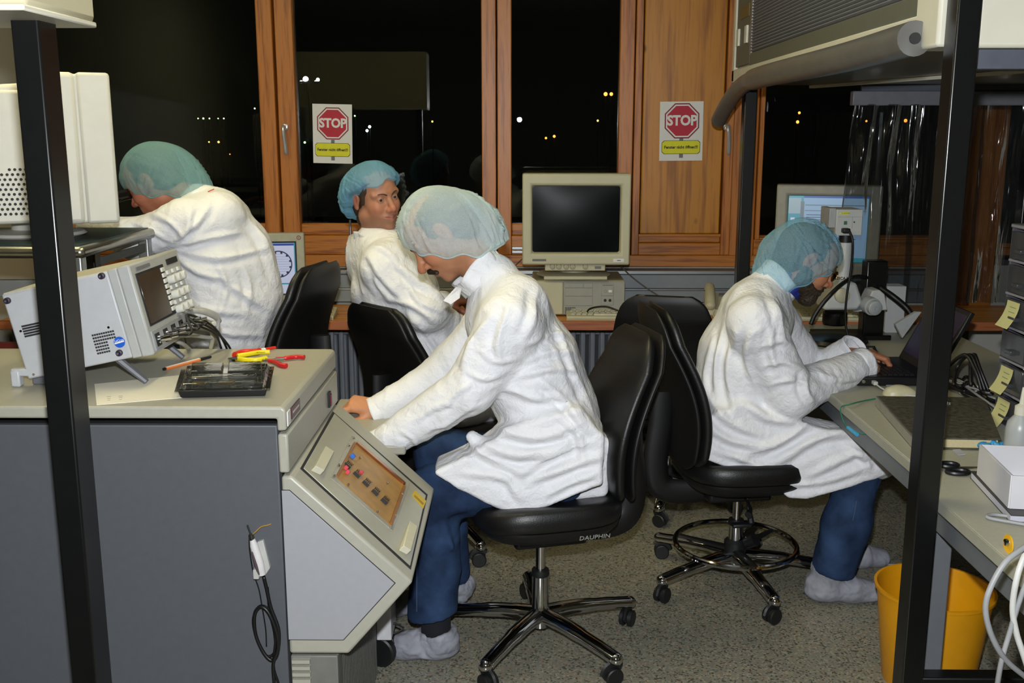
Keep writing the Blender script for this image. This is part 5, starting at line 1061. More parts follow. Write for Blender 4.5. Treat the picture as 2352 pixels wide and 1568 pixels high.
class Field:
    def __init__(s, lo, hi, h):
        s.lo = np.array(lo, float); s.h = h; s.n = np.maximum(4, np.ceil((np.array(hi) - s.lo) / h).astype(int) + 1); s.phi = np.full(s.n, .5, np.float32)
    def _sub(s, lo, hi):
        a = np.clip(np.floor((lo - s.lo) / s.h).astype(int), 0, s.n); b = np.clip(np.ceil((hi - s.lo) / s.h).astype(int) + 1, 0, s.n)
        sl = tuple(slice(a[i], b[i]) for i in range(3)); ax = [s.lo[i] + s.h * np.arange(a[i], b[i]) for i in range(3)]
        return sl, ax
    def _put(s, sl, d, k, op):
        p = s.phi[sl]
        if p.size == 0: return
        if op == 'u': r = np.minimum(p, d) - (np.maximum(k - np.abs(p - d), 0) ** 2 / (4 * k) if k else 0)
        else: r = np.maximum(p, -d) + (np.maximum(k - np.abs(p + d), 0) ** 2 / (4 * k) if k else 0)
        s.phi[sl] = r
    def cone(s, a, b, ra, rb=None, k=.02, op='u', n=None, sc=1.):
        """round cone a-b; along unit axis n it is stretched by sc"""
        a, b = V3(a), V3(b); rb = ra if rb is None else rb; m = max(ra, rb) * max(1, sc) + k + 3 * s.h
        sl, ax = s._sub(np.minimum(a, b) - m, np.maximum(a, b) + m)
        if 0 in [len(x) for x in ax]: return s
        X, Y, Z = ax[0][:, None, None] - a[0], ax[1][None, :, None] - a[1], ax[2][None, None, :] - a[2]
        ab = b - a; L = max(ab @ ab, 1e-12); t = np.clip((X * ab[0] + Y * ab[1] + Z * ab[2]) / L, 0, 1)
        vx, vy, vz = X - t * ab[0], Y - t * ab[1], Z - t * ab[2]; d2 = vx * vx + vy * vy + vz * vz
        if n is not None:
            n = V3(n); n = n / np.linalg.norm(n); vn = vx * n[0] + vy * n[1] + vz * n[2]; d2 = d2 - vn * vn * (1 - 1 / sc ** 2)
        s._put(sl, (np.sqrt(np.maximum(d2, 0)) - (ra + (rb - ra) * t)).astype(np.float32), k, op); return s
    def chain(s, pts, rs, k=.02, n=None, sc=1., op='u'):
        for i in range(len(pts) - 1): s.cone(pts[i], pts[i + 1], rs[i], rs[i + 1], k, op, n, sc if not isinstance(sc, (list, tuple)) else (sc[i] + sc[i + 1]) / 2)
        return s
    def ell(s, c, r, k=.02, op='u', rot=None):
        c = V3(c); r = np.array(r, float); m = r.max() + k + 3 * s.h; sl, ax = s._sub(c - m, c + m)
        if 0 in [len(x) for x in ax]: return s
        X, Y, Z = ax[0][:, None, None] - c[0], ax[1][None, :, None] - c[1], ax[2][None, None, :] - c[2]
        if rot is not None:
            q = np.array(rot); X, Y, Z = X * q[0, 0] + Y * q[1, 0] + Z * q[2, 0], X * q[0, 1] + Y * q[1, 1] + Z * q[2, 1], X * q[0, 2] + Y * q[1, 2] + Z * q[2, 2]
        k0 = np.sqrt((X / r[0]) ** 2 + (Y / r[1]) ** 2 + (Z / r[2]) ** 2); k1 = np.sqrt((X / r[0] ** 2) ** 2 + (Y / r[1] ** 2) ** 2 + (Z / r[2] ** 2) ** 2)
        s._put(sl, np.where(k0 < 1e-6, -r.min(), k0 * (k0 - 1) / np.maximum(k1, 1e-9)).astype(np.float32), k, op); return s
    def poly(s, pts, y0, y1, rnd=.01, k=.03, op='u'):
        """polygon given by (x, z) points, extruded from y0 to y1, rounded"""
        P = np.array([(p[0], p[2]) for p in pts], float); lo = np.array([P[:, 0].min(), min(y0, y1), P[:, 1].min()]); hi = np.array([P[:, 0].max(), max(y0, y1), P[:, 1].max()]); m = rnd + k + 3 * s.h
        sl, ax = s._sub(lo - m, hi + m); X, Z = np.meshgrid(ax[0], ax[2], indexing='ij'); d = np.full(X.shape, 1e9); ins = np.zeros(X.shape, bool)
        for i in range(len(P)):
            a, b = P[i], P[(i + 1) % len(P)]; e = b - a; t = np.clip(((X - a[0]) * e[0] + (Z - a[1]) * e[1]) / (e @ e), 0, 1)
            d = np.minimum(d, (X - a[0] - t * e[0]) ** 2 + (Z - a[1] - t * e[1]) ** 2)
            cr = (a[1] > Z) != (b[1] > Z); xx = a[0] + (Z - a[1]) * e[0] / (e[1] if abs(e[1]) > 1e-9 else 1e-9); ins ^= cr & (X < xx)
        d = np.sqrt(d) * np.where(ins, -1, 1); D = d[:, None, :]; yc, hy = (y0 + y1) / 2, abs(y1 - y0) / 2; E = np.abs(ax[1][None, :, None] - yc) - hy + 0 * D
        q = np.minimum(np.maximum(D, E), 0) + np.sqrt(np.maximum(D, 0) ** 2 + np.maximum(E, 0) ** 2) - rnd
        s._put(sl, q.astype(np.float32), k, op); return s
    def mesh(s):
        """surface nets"""
        f = s.phi; S = f < 0; n = s.n; c = [S[dx:n[0] - 1 + dx, dy:n[1] - 1 + dy, dz:n[2] - 1 + dz] for dx in (0, 1) for dy in (0, 1) for dz in (0, 1)]
        al = np.logical_and.reduce(c); an = np.logical_or.reduce(c); mk = an & ~al; I = np.argwhere(mk); idx = np.full(mk.shape, -1); idx[mk] = np.arange(len(I))
        acc = np.zeros((len(I), 3)); cnt = np.zeros(len(I)); co = [(dx, dy, dz) for dx in (0, 1) for dy in (0, 1) for dz in (0, 1)]
        vals = {o: f[I[:, 0] + o[0], I[:, 1] + o[1], I[:, 2] + o[2]].astype(float) for o in co}
        for o in co:
            for a in range(3):
                if o[a]: continue
                p = list(o); p[a] = 1; p = tuple(p); va, vb = vals[o], vals[p]; m = (va < 0) != (vb < 0); t = np.where(m, va / np.where(m, va - vb, 1), 0)
                pos = np.array(o, float)[None, :] + 0 * acc; pos[:, a] = t; acc += pos * m[:, None]; cnt += m
        v = s.lo + s.h * (I + acc / cnt[:, None]); F = []
        for a in range(3):
            b, c2 = (a + 1) % 3, (a + 2) % 3; sl0 = [slice(None)] * 3; sl1 = [slice(None)] * 3; sl0[a] = slice(0, -1); sl1[a] = slice(1, None)
            E = np.argwhere(S[tuple(sl0)] != S[tuple(sl1)]); E = E[(E[:, b] > 0) & (E[:, c2] > 0) & (E[:, b] < n[b] - 1) & (E[:, c2] < n[c2] - 1)]
            if len(E) == 0: continue
            g = lambda db, dc: idx[tuple((E - np.eye(3, dtype=int)[b] * db - np.eye(3, dtype=int)[c2] * dc).T)]
            q = np.stack([g(1, 1), g(0, 1), g(0, 0), g(1, 0)], 1); fl_ = ~S[tuple(E.T)]; q[fl_] = q[fl_][:, ::-1]; F.append(q)
        return v, np.concatenate(F)
def relax(v, F, it=2, w=.5, mask=None):
    e = np.concatenate([F[:, [0, 1]], F[:, [1, 2]], F[:, [2, 3]], F[:, [3, 0]]]); e = np.concatenate([e, e[:, ::-1]]); cn = np.maximum(np.bincount(e[:, 0], minlength=len(v)), 1)
    for _ in range(it):
        m = np.stack([np.bincount(e[:, 0], weights=v[e[:, 1], k], minlength=len(v)) for k in range(3)], 1) / cn[:, None]
        d = (m - v) * w; v = v + (d if mask is None else d * mask[:, None])
    return v
def vnorm(v, F):
    a, b, c = v[F[:, 0]], v[F[:, 1]], v[F[:, 2]]; fn = np.cross(b - a, c - a); n = np.zeros_like(v)
    for k in range(4):
        for j in range(3): n[:, j] += np.bincount(F[:, k], weights=fn[:, j], minlength=len(v))
    return n / np.maximum(np.linalg.norm(n, axis=1), 1e-12)[:, None]
def crumple(v, F, amp=(.007, .004, .0016), fr=(6., 15., 38.), seed=0., mask=None, segs=None):
    """creases: ridged noise; along each limb segment the ridges are stretched across or along it"""
    n = vnorm(v, F); s = seed * 13.7; w = np.stack([pnoise(v * 5 + s + 31 * k) for k in range(3)], 1) * .10; q = v + w; rid = lambda p: .5 - 2.3 * np.abs(pnoise(p)); d = 0
    if segs:
        num = 0; den = 1e-9
        for i, (a, b, r, fp, fq, am) in enumerate(segs):
            a, b = V3(a), V3(b); ab = b - a; L = np.linalg.norm(ab); ax = ab / L; t = (q - a) @ ax; tc = np.clip((v - a) @ ax, 0, L); dist = np.linalg.norm(v - a - tc[:, None] * ax, axis=1); pp = q - a - t[:, None] * ax
            tw = np.cross(ax, pp) * 0; c = pp * fq + np.outer(t * fp, ax) + s + 7 * i; c2 = pp * fq * 1.9 + np.outer(t * fp * 2.1 + (pp[:, 2] * fq * .8), ax) + s + 3 * i
            e = am * (rid(c) - .45 * rid(c2)); ww = np.exp(-2.5 * (dist / r) ** 2) + 1e-6; num = num + ww * e; den = den + ww
        d = num / den + amp[2] * rid(q * fr[2] + s) + amp[1] * .35 * rid(q * fr[1] + s)
    else:
        for i_, (a, f) in enumerate(zip(amp, fr)): d = d + a * rid(q * f + s + f) * (1, -1, 1)[i_ % 3]
    if mask is not None: d = d * mask
    return v + n * d[:, None]
_FW, _UP, _RT = V3(_fw), V3(_up), V3(_rt)
def drape(v, F, folds):
    """authored cloth folds: each is a line (seen points), a half width and a height; raises a crest with a hollow beside it on the near side of the cloth"""
    for pts, w, am in folds:
        n = vnorm(v, F); q = v - V3(CAMP); z = q @ _FW; x = CX + F_PX * (q @ _RT) / z; y = CY - F_PX * (q @ _UP) / z; face = np.clip(-(n * q).sum(1) / np.linalg.norm(q, axis=1) * 1.6 + .1, 0, 1)
        P = np.array([(p_.x, p_.z) for p_ in bez([Vector((a, 0, b)) for a, b in pts], 6)]); best = np.full(len(v), 1e9); tt = np.zeros(len(v)); sg = np.zeros(len(v)); m = len(P) - 1
        near = (x > P[:, 0].min() - 4 * w) & (x < P[:, 0].max() + 4 * w) & (y > P[:, 1].min() - 4 * w) & (y < P[:, 1].max() + 4 * w); I = np.nonzero(near)[0]
        if len(I) == 0: continue
        xx, yy = x[I], y[I]; bb = np.full(len(I), 1e9); tb = np.zeros(len(I)); sb = np.zeros(len(I))
        for i in range(m):
            a, b = P[i], P[i + 1]; e = b - a; t = np.clip(((xx - a[0]) * e[0] + (yy - a[1]) * e[1]) / max(e @ e, 1e-9), 0, 1); dx, dy = xx - a[0] - t * e[0], yy - a[1] - t * e[1]; d = np.hypot(dx, dy); c = d < bb; bb = np.where(c, d, bb); tb = np.where(c, (i + t) / m, tb); sb = np.where(c, np.sign(e[0] * dy - e[1] * dx), sb)
        env = np.sin(np.pi * np.clip(tb * .96 + .02, 0, 1)) ** .6; u = bb * sb / w
        prof = np.clip(1 - np.abs(u) / 1.1, 0, 1) ** 1.25 - .75 * np.exp(-((u - 1.5) / .75) ** 2)
        v = v.copy(); v[I] += n[I] * (am * prof * env * face[I])[:, None]
    return v
def np_obj(name, v, F, mat, parent=None, col=None, label=None):
    if parent is not None:
        wi = WM[parent].inverted(); A = np.array(wi); v = v @ A[:3, :3].T + A[:3, 3]
    me = bpy.data.meshes.new(name); me.vertices.add(len(v)); me.vertices.foreach_set('co', v.astype(np.float32).ravel())
    F = np.asarray(F); me.loops.add(F.size); me.loops.foreach_set('vertex_index', F.astype(np.int32).ravel()); me.polygons.add(len(F)); me.polygons.foreach_set('loop_start', np.arange(0, F.size, 4, dtype=np.int32))
    me.update(calc_edges=True); me.validate(); me.shade_smooth()
    if col is not None:
        at_ = me.color_attributes.new('tone', 'FLOAT_COLOR', 'POINT'); at_.data.foreach_set('color', np.concatenate([col, np.ones((len(col), 1))], 1).astype(np.float32).ravel())
    return link(name, me, mat, parent, label)
def xf(v, Rm, c): return v @ np.array(Rm).T + V3(c)

F_PX = F
# ---- materials for people
def skin_mat():
    m, nt, b = nodes('skin'); a = nd(nt, 'ShaderNodeVertexColor'); a.layer_name = 'tone'; tc = nd(nt, 'ShaderNodeTexCoord')
    nz = nd(nt, 'ShaderNodeTexNoise', i_Scale=55., i_Detail=4.); lk(nt, tc.outputs['Object'], nz.inputs['Vector'])
    mr = nd(nt, 'ShaderNodeMapRange'); mr.inputs['To Min'].default_value = .86; mr.inputs['To Max'].default_value = 1.12; lk(nt, nz.outputs['Fac'], mr.inputs['Value'])
    mx = nd(nt, 'ShaderNodeVectorMath', operation='SCALE'); lk(nt, a.outputs['Color'], mx.inputs[0]); lk(nt, mr.outputs[0], mx.inputs['Scale']); lk(nt, mx.outputs[0], b.inputs['Base Color'])
    b.inputs['Roughness'].default_value = .5; b.inputs['Specular IOR Level'].default_value = .35; b.inputs['Subsurface Weight'].default_value = .12; b.inputs['Subsurface Radius'].default_value = (.6, .25, .15); b.inputs['Subsurface Scale'].default_value = .008
    n2 = nd(nt, 'ShaderNodeTexNoise', i_Scale=420., i_Detail=2.); lk(nt, tc.outputs['Object'], n2.inputs['Vector']); bp = nd(nt, 'ShaderNodeBump', i_Strength=.15, i_Distance=.001); lk(nt, n2.outputs['Fac'], bp.inputs['Height']); lk(nt, bp.outputs[0], b.inputs['Normal'])
    return m
M_SKIN = skin_mat()
def coat_mat():
    m, nt, b = nodes('coverall_fleece'); tc = nd(nt, 'ShaderNodeTexCoord'); b.inputs['Base Color'].default_value = lin('#e2e3e6'); b.inputs['Roughness'].default_value = .55; b.inputs['Specular IOR Level'].default_value = .3
    hs = []
    for sc, w in ((20., 1.), (52., .5)):
        wn = nd(nt, 'ShaderNodeTexNoise', i_Scale=sc * .3, i_Detail=2.); lk(nt, tc.outputs['Object'], wn.inputs['Vector'])
        ad = nd(nt, 'ShaderNodeVectorMath', operation='MULTIPLY_ADD'); ad.inputs[1].default_value = (.05, .05, .05); lk(nt, wn.outputs['Color'], ad.inputs[0]); lk(nt, tc.outputs['Object'], ad.inputs[2])
        nz = nd(nt, 'ShaderNodeTexNoise', i_Scale=sc, i_Detail=3.); lk(nt, ad.outputs[0], nz.inputs['Vector'])
        s1 = nd(nt, 'ShaderNodeMath', operation='SUBTRACT'); s1.inputs[1].default_value = .5; lk(nt, nz.outputs['Fac'], s1.inputs[0]); s2 = nd(nt, 'ShaderNodeMath', operation='ABSOLUTE'); lk(nt, s1.outputs[0], s2.inputs[0])
        s3 = nd(nt, 'ShaderNodeMath', operation='MULTIPLY'); s3.inputs[1].default_value = -w; lk(nt, s2.outputs[0], s3.inputs[0]); hs.append(s3)
    ad = nd(nt, 'ShaderNodeMath', operation='ADD'); lk(nt, hs[0].outputs[0], ad.inputs[0]); lk(nt, hs[1].outputs[0], ad.inputs[1])
    bp = nd(nt, 'ShaderNodeBump', i_Strength=.5, i_Distance=.016); lk(nt, ad.outputs[0], bp.inputs['Height']); lk(nt, bp.outputs[0], b.inputs['Normal'])
    return m
M_COAT = coat_mat()
def cap_mat(name, tint, opac, fib):
    m, nt, b = nodes(name); nt.nodes.remove(b); out = nt.nodes['Material Output']; tc = nd(nt, 'ShaderNodeTexCoord')
    df = nd(nt, 'ShaderNodeBsdfDiffuse'); df.inputs[0].default_value = lin(tint); tl = nd(nt, 'ShaderNodeBsdfTranslucent'); tl.inputs[0].default_value = lin(tint); tr = nd(nt, 'ShaderNodeBsdfTransparent'); tr.inputs[0].default_value = (.92, .98, 1, 1)
    m1 = nd(nt, 'ShaderNodeMixShader'); m1.inputs[0].default_value = .3; lk(nt, df.outputs[0], m1.inputs[1]); lk(nt, tl.outputs[0], m1.inputs[2])
    wn = nd(nt, 'ShaderNodeTexNoise', i_Scale=18., i_Detail=3.); lk(nt, tc.outputs['Object'], wn.inputs['Vector']); ad = nd(nt, 'ShaderNodeVectorMath', operation='MULTIPLY_ADD'); ad.inputs[1].default_value = (.25, .25, .25); lk(nt, wn.outputs['Color'], ad.inputs[0]); lk(nt, tc.outputs['Object'], ad.inputs[2])
    nz = nd(nt, 'ShaderNodeTexNoise', i_Scale=240., i_Detail=3.); lk(nt, ad.outputs[0], nz.inputs['Vector']); s1 = nd(nt, 'ShaderNodeMath', operation='SUBTRACT'); s1.inputs[1].default_value = .5; lk(nt, nz.outputs['Fac'], s1.inputs[0]); s2 = nd(nt, 'ShaderNodeMath', operation='ABSOLUTE'); lk(nt, s1.outputs[0], s2.inputs[0])
    mr = nd(nt, 'ShaderNodeMapRange'); mr.inputs['From Min'].default_value = 0.; mr.inputs['From Max'].default_value = .07; mr.inputs['To Min'].default_value = opac + fib; mr.inputs['To Max'].default_value = opac; lk(nt, s2.outputs[0], mr.inputs['Value'])
    va = nd(nt, 'ShaderNodeAttribute'); va.attribute_name = 'density'
    cn = nd(nt, 'ShaderNodeTexNoise', i_Scale=42., i_Detail=3.); lk(nt, tc.outputs['Object'], cn.inputs['Vector']); bp = nd(nt, 'ShaderNodeBump', i_Strength=.7, i_Distance=.008); lk(nt, cn.outputs['Fac'], bp.inputs['Height']); lk(nt, bp.outputs[0], df.inputs['Normal'])
    sm_ = nd(nt, 'ShaderNodeMath', operation='ADD'); sm_.use_clamp = True; lk(nt, mr.outputs[0], sm_.inputs[0]); lk(nt, va.outputs['Fac'], sm_.inputs[1])
    m2 = nd(nt, 'ShaderNodeMixShader'); lk(nt, sm_.outputs[0], m2.inputs[0]); lk(nt, tr.outputs[0], m2.inputs[1]); lk(nt, m1.outputs[0], m2.inputs[2]); lk(nt, m2.outputs[0], out.inputs[0]); return m
def denim_mat():
    m, nt, b = nodes('denim'); tc = nd(nt, 'ShaderNodeTexCoord'); nz = nd(nt, 'ShaderNodeTexNoise', i_Scale=9., i_Detail=6.); lk(nt, tc.outputs['Object'], nz.inputs['Vector'])
    rp = nd(nt, 'ShaderNodeValToRGB'); rp.color_ramp.elements[0].color = lin('#1a2840'); rp.color_ramp.elements[1].color = lin('#32486a'); rp.color_ramp.elements[0].position = .35; rp.color_ramp.elements[1].position = .7; lk(nt, nz.outputs['Fac'], rp.inputs[0])
    n2 = nd(nt, 'ShaderNodeTexNoise', i_Scale=600., i_Detail=2.); lk(nt, tc.outputs['Object'], n2.inputs['Vector']); mx = nd(nt, 'ShaderNodeMix', data_type='RGBA', blend_type='OVERLAY'); mx.inputs[0].default_value = .35; lk(nt, rp.outputs[0], mx.inputs[6]); lk(nt, n2.outputs['Fac'], mx.inputs[7]); lk(nt, mx.outputs[2], b.inputs['Base Color'])
    b.inputs['Roughness'].default_value = .85; b.inputs['Specular IOR Level'].default_value = .15; bp = nd(nt, 'ShaderNodeBump', i_Strength=.3, i_Distance=.002); lk(nt, n2.outputs['Fac'], bp.inputs['Height']); lk(nt, bp.outputs[0], b.inputs['Normal']); return m
M_DENIM = denim_mat(); M_STITCH = M('jeans_stitch', '#46566e', .8)
M_SHOEC = M('shoe_cover', '#8e9099', .8, var=.30, scale=16, bump=.7, bscale=70); M_SOCK = M('dark_sock', '#11131a', .9)
def hair_mat(nm, c): return M(nm, c, .55, var=.5, scale=140, bump=.8, bscale=320)

# ---- head in its own frame: x forward, y to the person's left, z up
def build_head(tone, open_=(.0045, .0045), neck=(-.05, 0, -.2), nose=1., stubble=0., smile=0., h=.0024, jaw=1., nr=(.054, .06)):
    f = Field((-.135, -.105, -.27), (.14, .105, .15), h)
    f.ell((-.018, 0, .034), (.098, .077, .080), .0); f.ell((.035, 0, .040), (.062, .064, .058), .02); f.ell((.035, 0, -.03), (.062, .062, .075), .03); f.ell((.030, 0, -.075), (.058, .052 * jaw, .045), .025)
    f.cone((-.02, 0, -.06), neck, nr[0], nr[1], .03)
    for s in (-1, 1):
        f.ell((-.002, s * .048 * jaw, -.066), (.024, .02, .026), .03); f.ell((.060, s * .040, -.028), (.028, .022, .026), .02); f.cone((.088, s * .012, .025), (.074, s * .050, .022), .010, .009, .015)
    f.ell((.076, 0, -.104), (.022, .024, .018), .02); f.ell((.078, 0, -.068), (.026, .033, .026), .015)
    for s in (-1, 1): f.ell((.099, s * .032, .004), (.017, .019, .0115), .012, 's')
    f.cone((.086, 0, .018), (.112 + .006 * (nose - 1), 0, -.028), .008, .0115 * nose, .010); f.ell((.115 + .012 * (nose - 1), 0, -.034), (.014 * nose, .0125 * nose, .0115 * nose), .008)
    for s in (-1, 1): f.ell((.101, s * .0135 * nose, -.038), (.012, .0085, .0095), .008); f.ell((.110, s * .007, -.0475), (.006, .0035, .004), .003, 's')
    up_ = .006 * smile
    for s in (-1, 1):
        f.cone((.1015, 0, -.064), (.092, s * .025, -.068 + up_), .0055, .0035, .006); f.cone((.1005, 0, -.0755), (.092, s * .023, -.070 + up_), .0065, .004, .006); f.cone((.108, 0, -.0695), (.095, s * .028, -.068 + up_), .0022, .0018, .003, 's')
        f.ell((.080, s * .032, .004), (.0140, .0140, .0140), .005)
        o = open_[0 if s < 0 else 1]
        if o > 0: f.ell((.0935, s * .032, .0035), (.010, .0105, o), .002, 's')
        else: f.cone((.0955, s * .022, .000), (.0915, s * .043, -.001), .0014, .0014, .002, 's')
        f.ell((-.012, s * .078, .002), (.019, .009, .031), .006, rot=Euler((0, R(12), 0)).to_matrix()); f.ell((-.012, s * .078, -.027), (.010, .006, .010), .006); f.ell((-.004, s * .087, .004), (.009, .006, .015), .005, 's')
    v, F = f.mesh(); v = relax(v, F, 1, .4)
    col = np.tile(np.array(lin(tone)[:3]), (len(v), 1)); x, y, z = v.T
    def mixc(w, c): nonlocal col; w = np.clip(w, 0, 1)[:, None]; col = col * (1 - w) + np.array(lin(c)[:3]) * w
    g = lambda c, r: np.exp(-(((v - np.array(c)) / r) ** 2).sum(1))
    mixc(.5 * g((.116, 0, -.034), (.02, .02, .015)) + .32 * (g((.07, .045, -.03), .025) + g((.07, -.045, -.03), .025)) + .45 * (g((-.01, .085, 0), .03) + g((-.01, -.085, 0), .03)), '#a8483c')
    lips = ((x > .088) & (np.abs(z + .070 - up_ * (np.abs(y) / .025)) < .0105 - .22 * np.abs(y)) & (np.abs(y) < .027)).astype(float); mixc(lips * .6, '#96504a')
    if stubble: mixc(stubble * np.clip((-.048 - z) / .02, 0, 1) * np.clip((x + .02) / .03, 0, 1) * np.clip((z + .16) / .03, 0, 1) * (1 - lips), '#4c4038')
    return v, F, col, f
def build_hand(curl, thumb=(25, 15, 10), spread=6., side=1, h=.0022, tone='#b57a58'):
    """wrist at origin, fingers along +x, back of hand +z, thumb towards +y*side"""
    f = Field((-.10, -.085, -.13), (.21, .085, .06), h); s = side
    f.cone((-.045, 0, -.002), (.0, 0, 0), .025, .025, .01, n=(0, 0, 1), sc=.8); ys = (.027, .009, -.009, -.026); ls = ((.045, .027, .021), (.050, .030, .022), (.046, .028, .021), (.036, .022, .018))
    for i in range(4):
        kx = (.088, .092, .088, .080)[i]; k0 = np.array((kx, s * ys[i], .002 - .003 * (i == 3))); f.cone((.0, s * ys[i] * .6, -.002), k0, .019, .0125, .012)
        a = 0.; p = k0; yaw = R(spread) * (1.5 - i) / 1.5 * s
        for j in range(3):
            a += R(curl[i][j]); d = np.array((math.cos(a) * math.cos(yaw), math.cos(a) * math.sin(yaw), -math.sin(a))); q = p + d * ls[i][j]; r0 = (.0105, .0095, .0085)[j] * (1, 1.03, 1, .88)[i]; f.cone(p, q, r0, r0 * .92, .004); p = q
    f.ell((.03, s * .022, -.012), (.034, .018, .017), .012); b0 = np.array((.022, s * .026, -.010)); a1, a2, a3 = [R(t_) for t_ in thumb]
    d1 = np.array((math.cos(a1 + R(20)), s * math.sin(a1 + R(20)), -.35)); d1 /= np.linalg.norm(d1); b1 = b0 + d1 * .040; d2 = np.array((math.cos(a1 - a2 + R(10)), s * math.sin(a1 - a2 + R(10)), -.45)); d2 /= np.linalg.norm(d2); b2 = b1 + d2 * .032; d3 = np.array((math.cos(a1 - a2 - a3), s * math.sin(a1 - a2 - a3), -.45)); d3 /= np.linalg.norm(d3); b3 = b2 + d3 * .024
    f.cone(b0, b1, .014, .012, .012); f.cone(b1, b2, .0115, .0105, .004); f.cone(b2, b3, .0105, .0085, .004)
    v, F = f.mesh(); v = relax(v, F, 1, .4); col = np.tile(np.array(lin(tone)[:3]), (len(v), 1))
    w = np.clip((v[:, 0] - .09) / .08, 0, 1)[:, None] * .35; col = col * (1 - w) + np.array(lin('#a85a48')[:3]) * w
    return v, F, col
def join(parts):
    vs, fs, cs, n = [], [], [], 0
    for v, F, c in parts: vs.append(v); fs.append(F + n); cs.append(c); n += len(v)
    return np.concatenate(vs), np.concatenate(fs), np.concatenate(cs)
def hframe(fwd, up):
    x = Vector(fwd).normalized(); y = Vector(up).cross(x).normalized(); z = x.cross(y); return Matrix((x, y, z)).transposed()
def bouffant(par, o, fw, up, rf, rb_, rs, H, mat, seed=0, shift=0., droop=(0., .03, 0.), tuck=.80, nu=200, nv=48, pleat=.006, flat=2.0, head=None):
    """elastic hair net: a dome over the rim centre o; fw / up span its frame; radii front, back, side; the hem drops by droop at front, side, back"""
    rng = np.random.RandomState(seed); Rm = np.array(hframe(fw, up)); ph = rng.rand(10) * 6.283
    u = np.tile(np.arange(nu) * 2 * np.pi / nu, (nv + 1, 1)); t = np.repeat((np.arange(nv + 1) / nv)[:, None], nu, 1); cu, su = np.cos(u), np.sin(u)
    wf, wb, ws = np.maximum(cu, 0) ** 2, np.maximum(-cu, 0) ** 2, su ** 2; phi = t * R(112); sp = np.abs(np.sin(phi)) ** (2 / flat * 1.0); cp = np.cos(phi)
    low = np.clip((phi - R(80)) / R(32), 0, 1); tk = 1 - (1 - tuck) * low ** 1.6; rad = np.where(cu >= 0, np.sqrt((rf * cu) ** 2 + (rs * su) ** 2), np.sqrt((rb_ * cu) ** 2 + (rs * su) ** 2)) * 0 + 1
    x = np.where(cu >= 0, rf, rb_) * cu * sp * tk + shift * np.maximum(cp, 0) ** .8; y = rs * su * sp * tk
    dr = droop[0] * wf + droop[1] * ws + droop[2] * wb; z = H * cp * np.where(cp < 0, .30, 1) - dr * np.clip(t * 1.25 - .15, 0, 1) ** 2
    p = np.stack([x, y, z], 2).reshape(-1, 3); tt = t.ravel(); uu = u.ravel(); rd = p / np.maximum(np.linalg.norm(p, axis=1), 1e-6)[:, None]
    wv_ = np.stack([pnoise(p * 8 + seed + 17 * k) for k in range(3)], 1) * .035; env = np.sin(np.pi * np.clip(tt * .88 + .12, 0, 1)) ** .5
    d = .009 * pnoise(p * 9 + seed * 3.1) + .006 * (.22 - np.abs(pnoise((p + wv_) * 13 + seed))) + .0025 * (.2 - np.abs(pnoise((p + wv_) * 34 + seed)))
    d = d + pleat * np.clip((tt - .62) / .3, 0, 1) ** 1.4 * (np.sin(uu * 17 + ph[0] + 1.7 * np.sin(uu * 3 + ph[1])) + .6 * np.sin(uu * 31 + ph[2] + 2 * np.sin(uu * 5 + ph[3])))
    dens = .22 * np.clip((tt - .93) / .05, 0, 1)
    for k in range(46):
        u0, sl_, t0, t1, wd, am_ = rng.rand() * 6.283, rng.uniform(-1.1, 1.1), rng.uniform(.1, .65), rng.uniform(.75, 1.0), rng.uniform(.014, .040), rng.uniform(.003, .009)
        du = (uu - u0 - sl_ * (1 - tt) - .15 * np.sin(tt * 5 + k) + np.pi) % (2 * np.pi) - np.pi; e_ = np.clip((tt - t0) / .15, 0, 1) * np.clip((t1 - tt) / .08 + .25, 0, 1); cr = np.clip(1 - np.abs(du) / wd, 0, 1) * e_
        d = d + am_ * cr - .6 * am_ * np.exp(-((du - 1.7 * wd) / wd) ** 2) * e_; dens = dens + rng.uniform(.25, .60) * cr ** 1.2
    p = p + rd * (d * env)[:, None]; p[:, 2] += (.006 * np.sin(uu * 9 + ph[4]) + .005 * np.sin(uu * 4 + ph[5])) * tt ** 4
    q = p @ Rm.T + V3(o)
    if head is not None:      # the fabric lies over the skull, never inside it
        hR, hC = np.array(head[0]), V3(head[1])
        for _ in range(2):
            for ec, er in (((-.018, 0, .034), (.110, .089, .092)), ((.035, 0, .040), (.075, .076, .070)), ((-.012, 0, .0), (.03, .094, .040))):
                l = (q - hC) @ hR - np.array(ec); k = np.sqrt(((l / np.array(er)) ** 2).sum(1)); q = q + ((l * (np.where(k < 1, 1 / np.maximum(k, .2), 1) - 1)[:, None]) * (tt < .97)[:, None]) @ hR.T
    rows = [[Vector(c) for c in r] for r in q.reshape(nv + 1, nu, 3)]
    ob_ = MB().grid(rows, True).build('hair_net', mat, par, smooth=180); da = ob_.data.attributes.new('density', 'FLOAT', 'POINT'); da.data.foreach_set('value', np.clip(dens, 0, .6).astype(np.float32))
    MB().tube(rows[-1][::2], .0030, 6, closed=True).build('elastic_band', mat, ob_, smooth=180)
    return ob_
def simple(name, f, mat, par, it=2, amp=None, seed=0., fr=(6., 15., 38.), label=None, mask=None, segs=None, folds=None):
    v, F = f.mesh(); v = relax(v, F, it, .5)
    if folds: v = drape(v, F, folds)
    if amp: v = crumple(v, F, amp, fr, seed, mask(v) if mask else None, segs)
    return np_obj(name, v, F, mat, par, label=label)
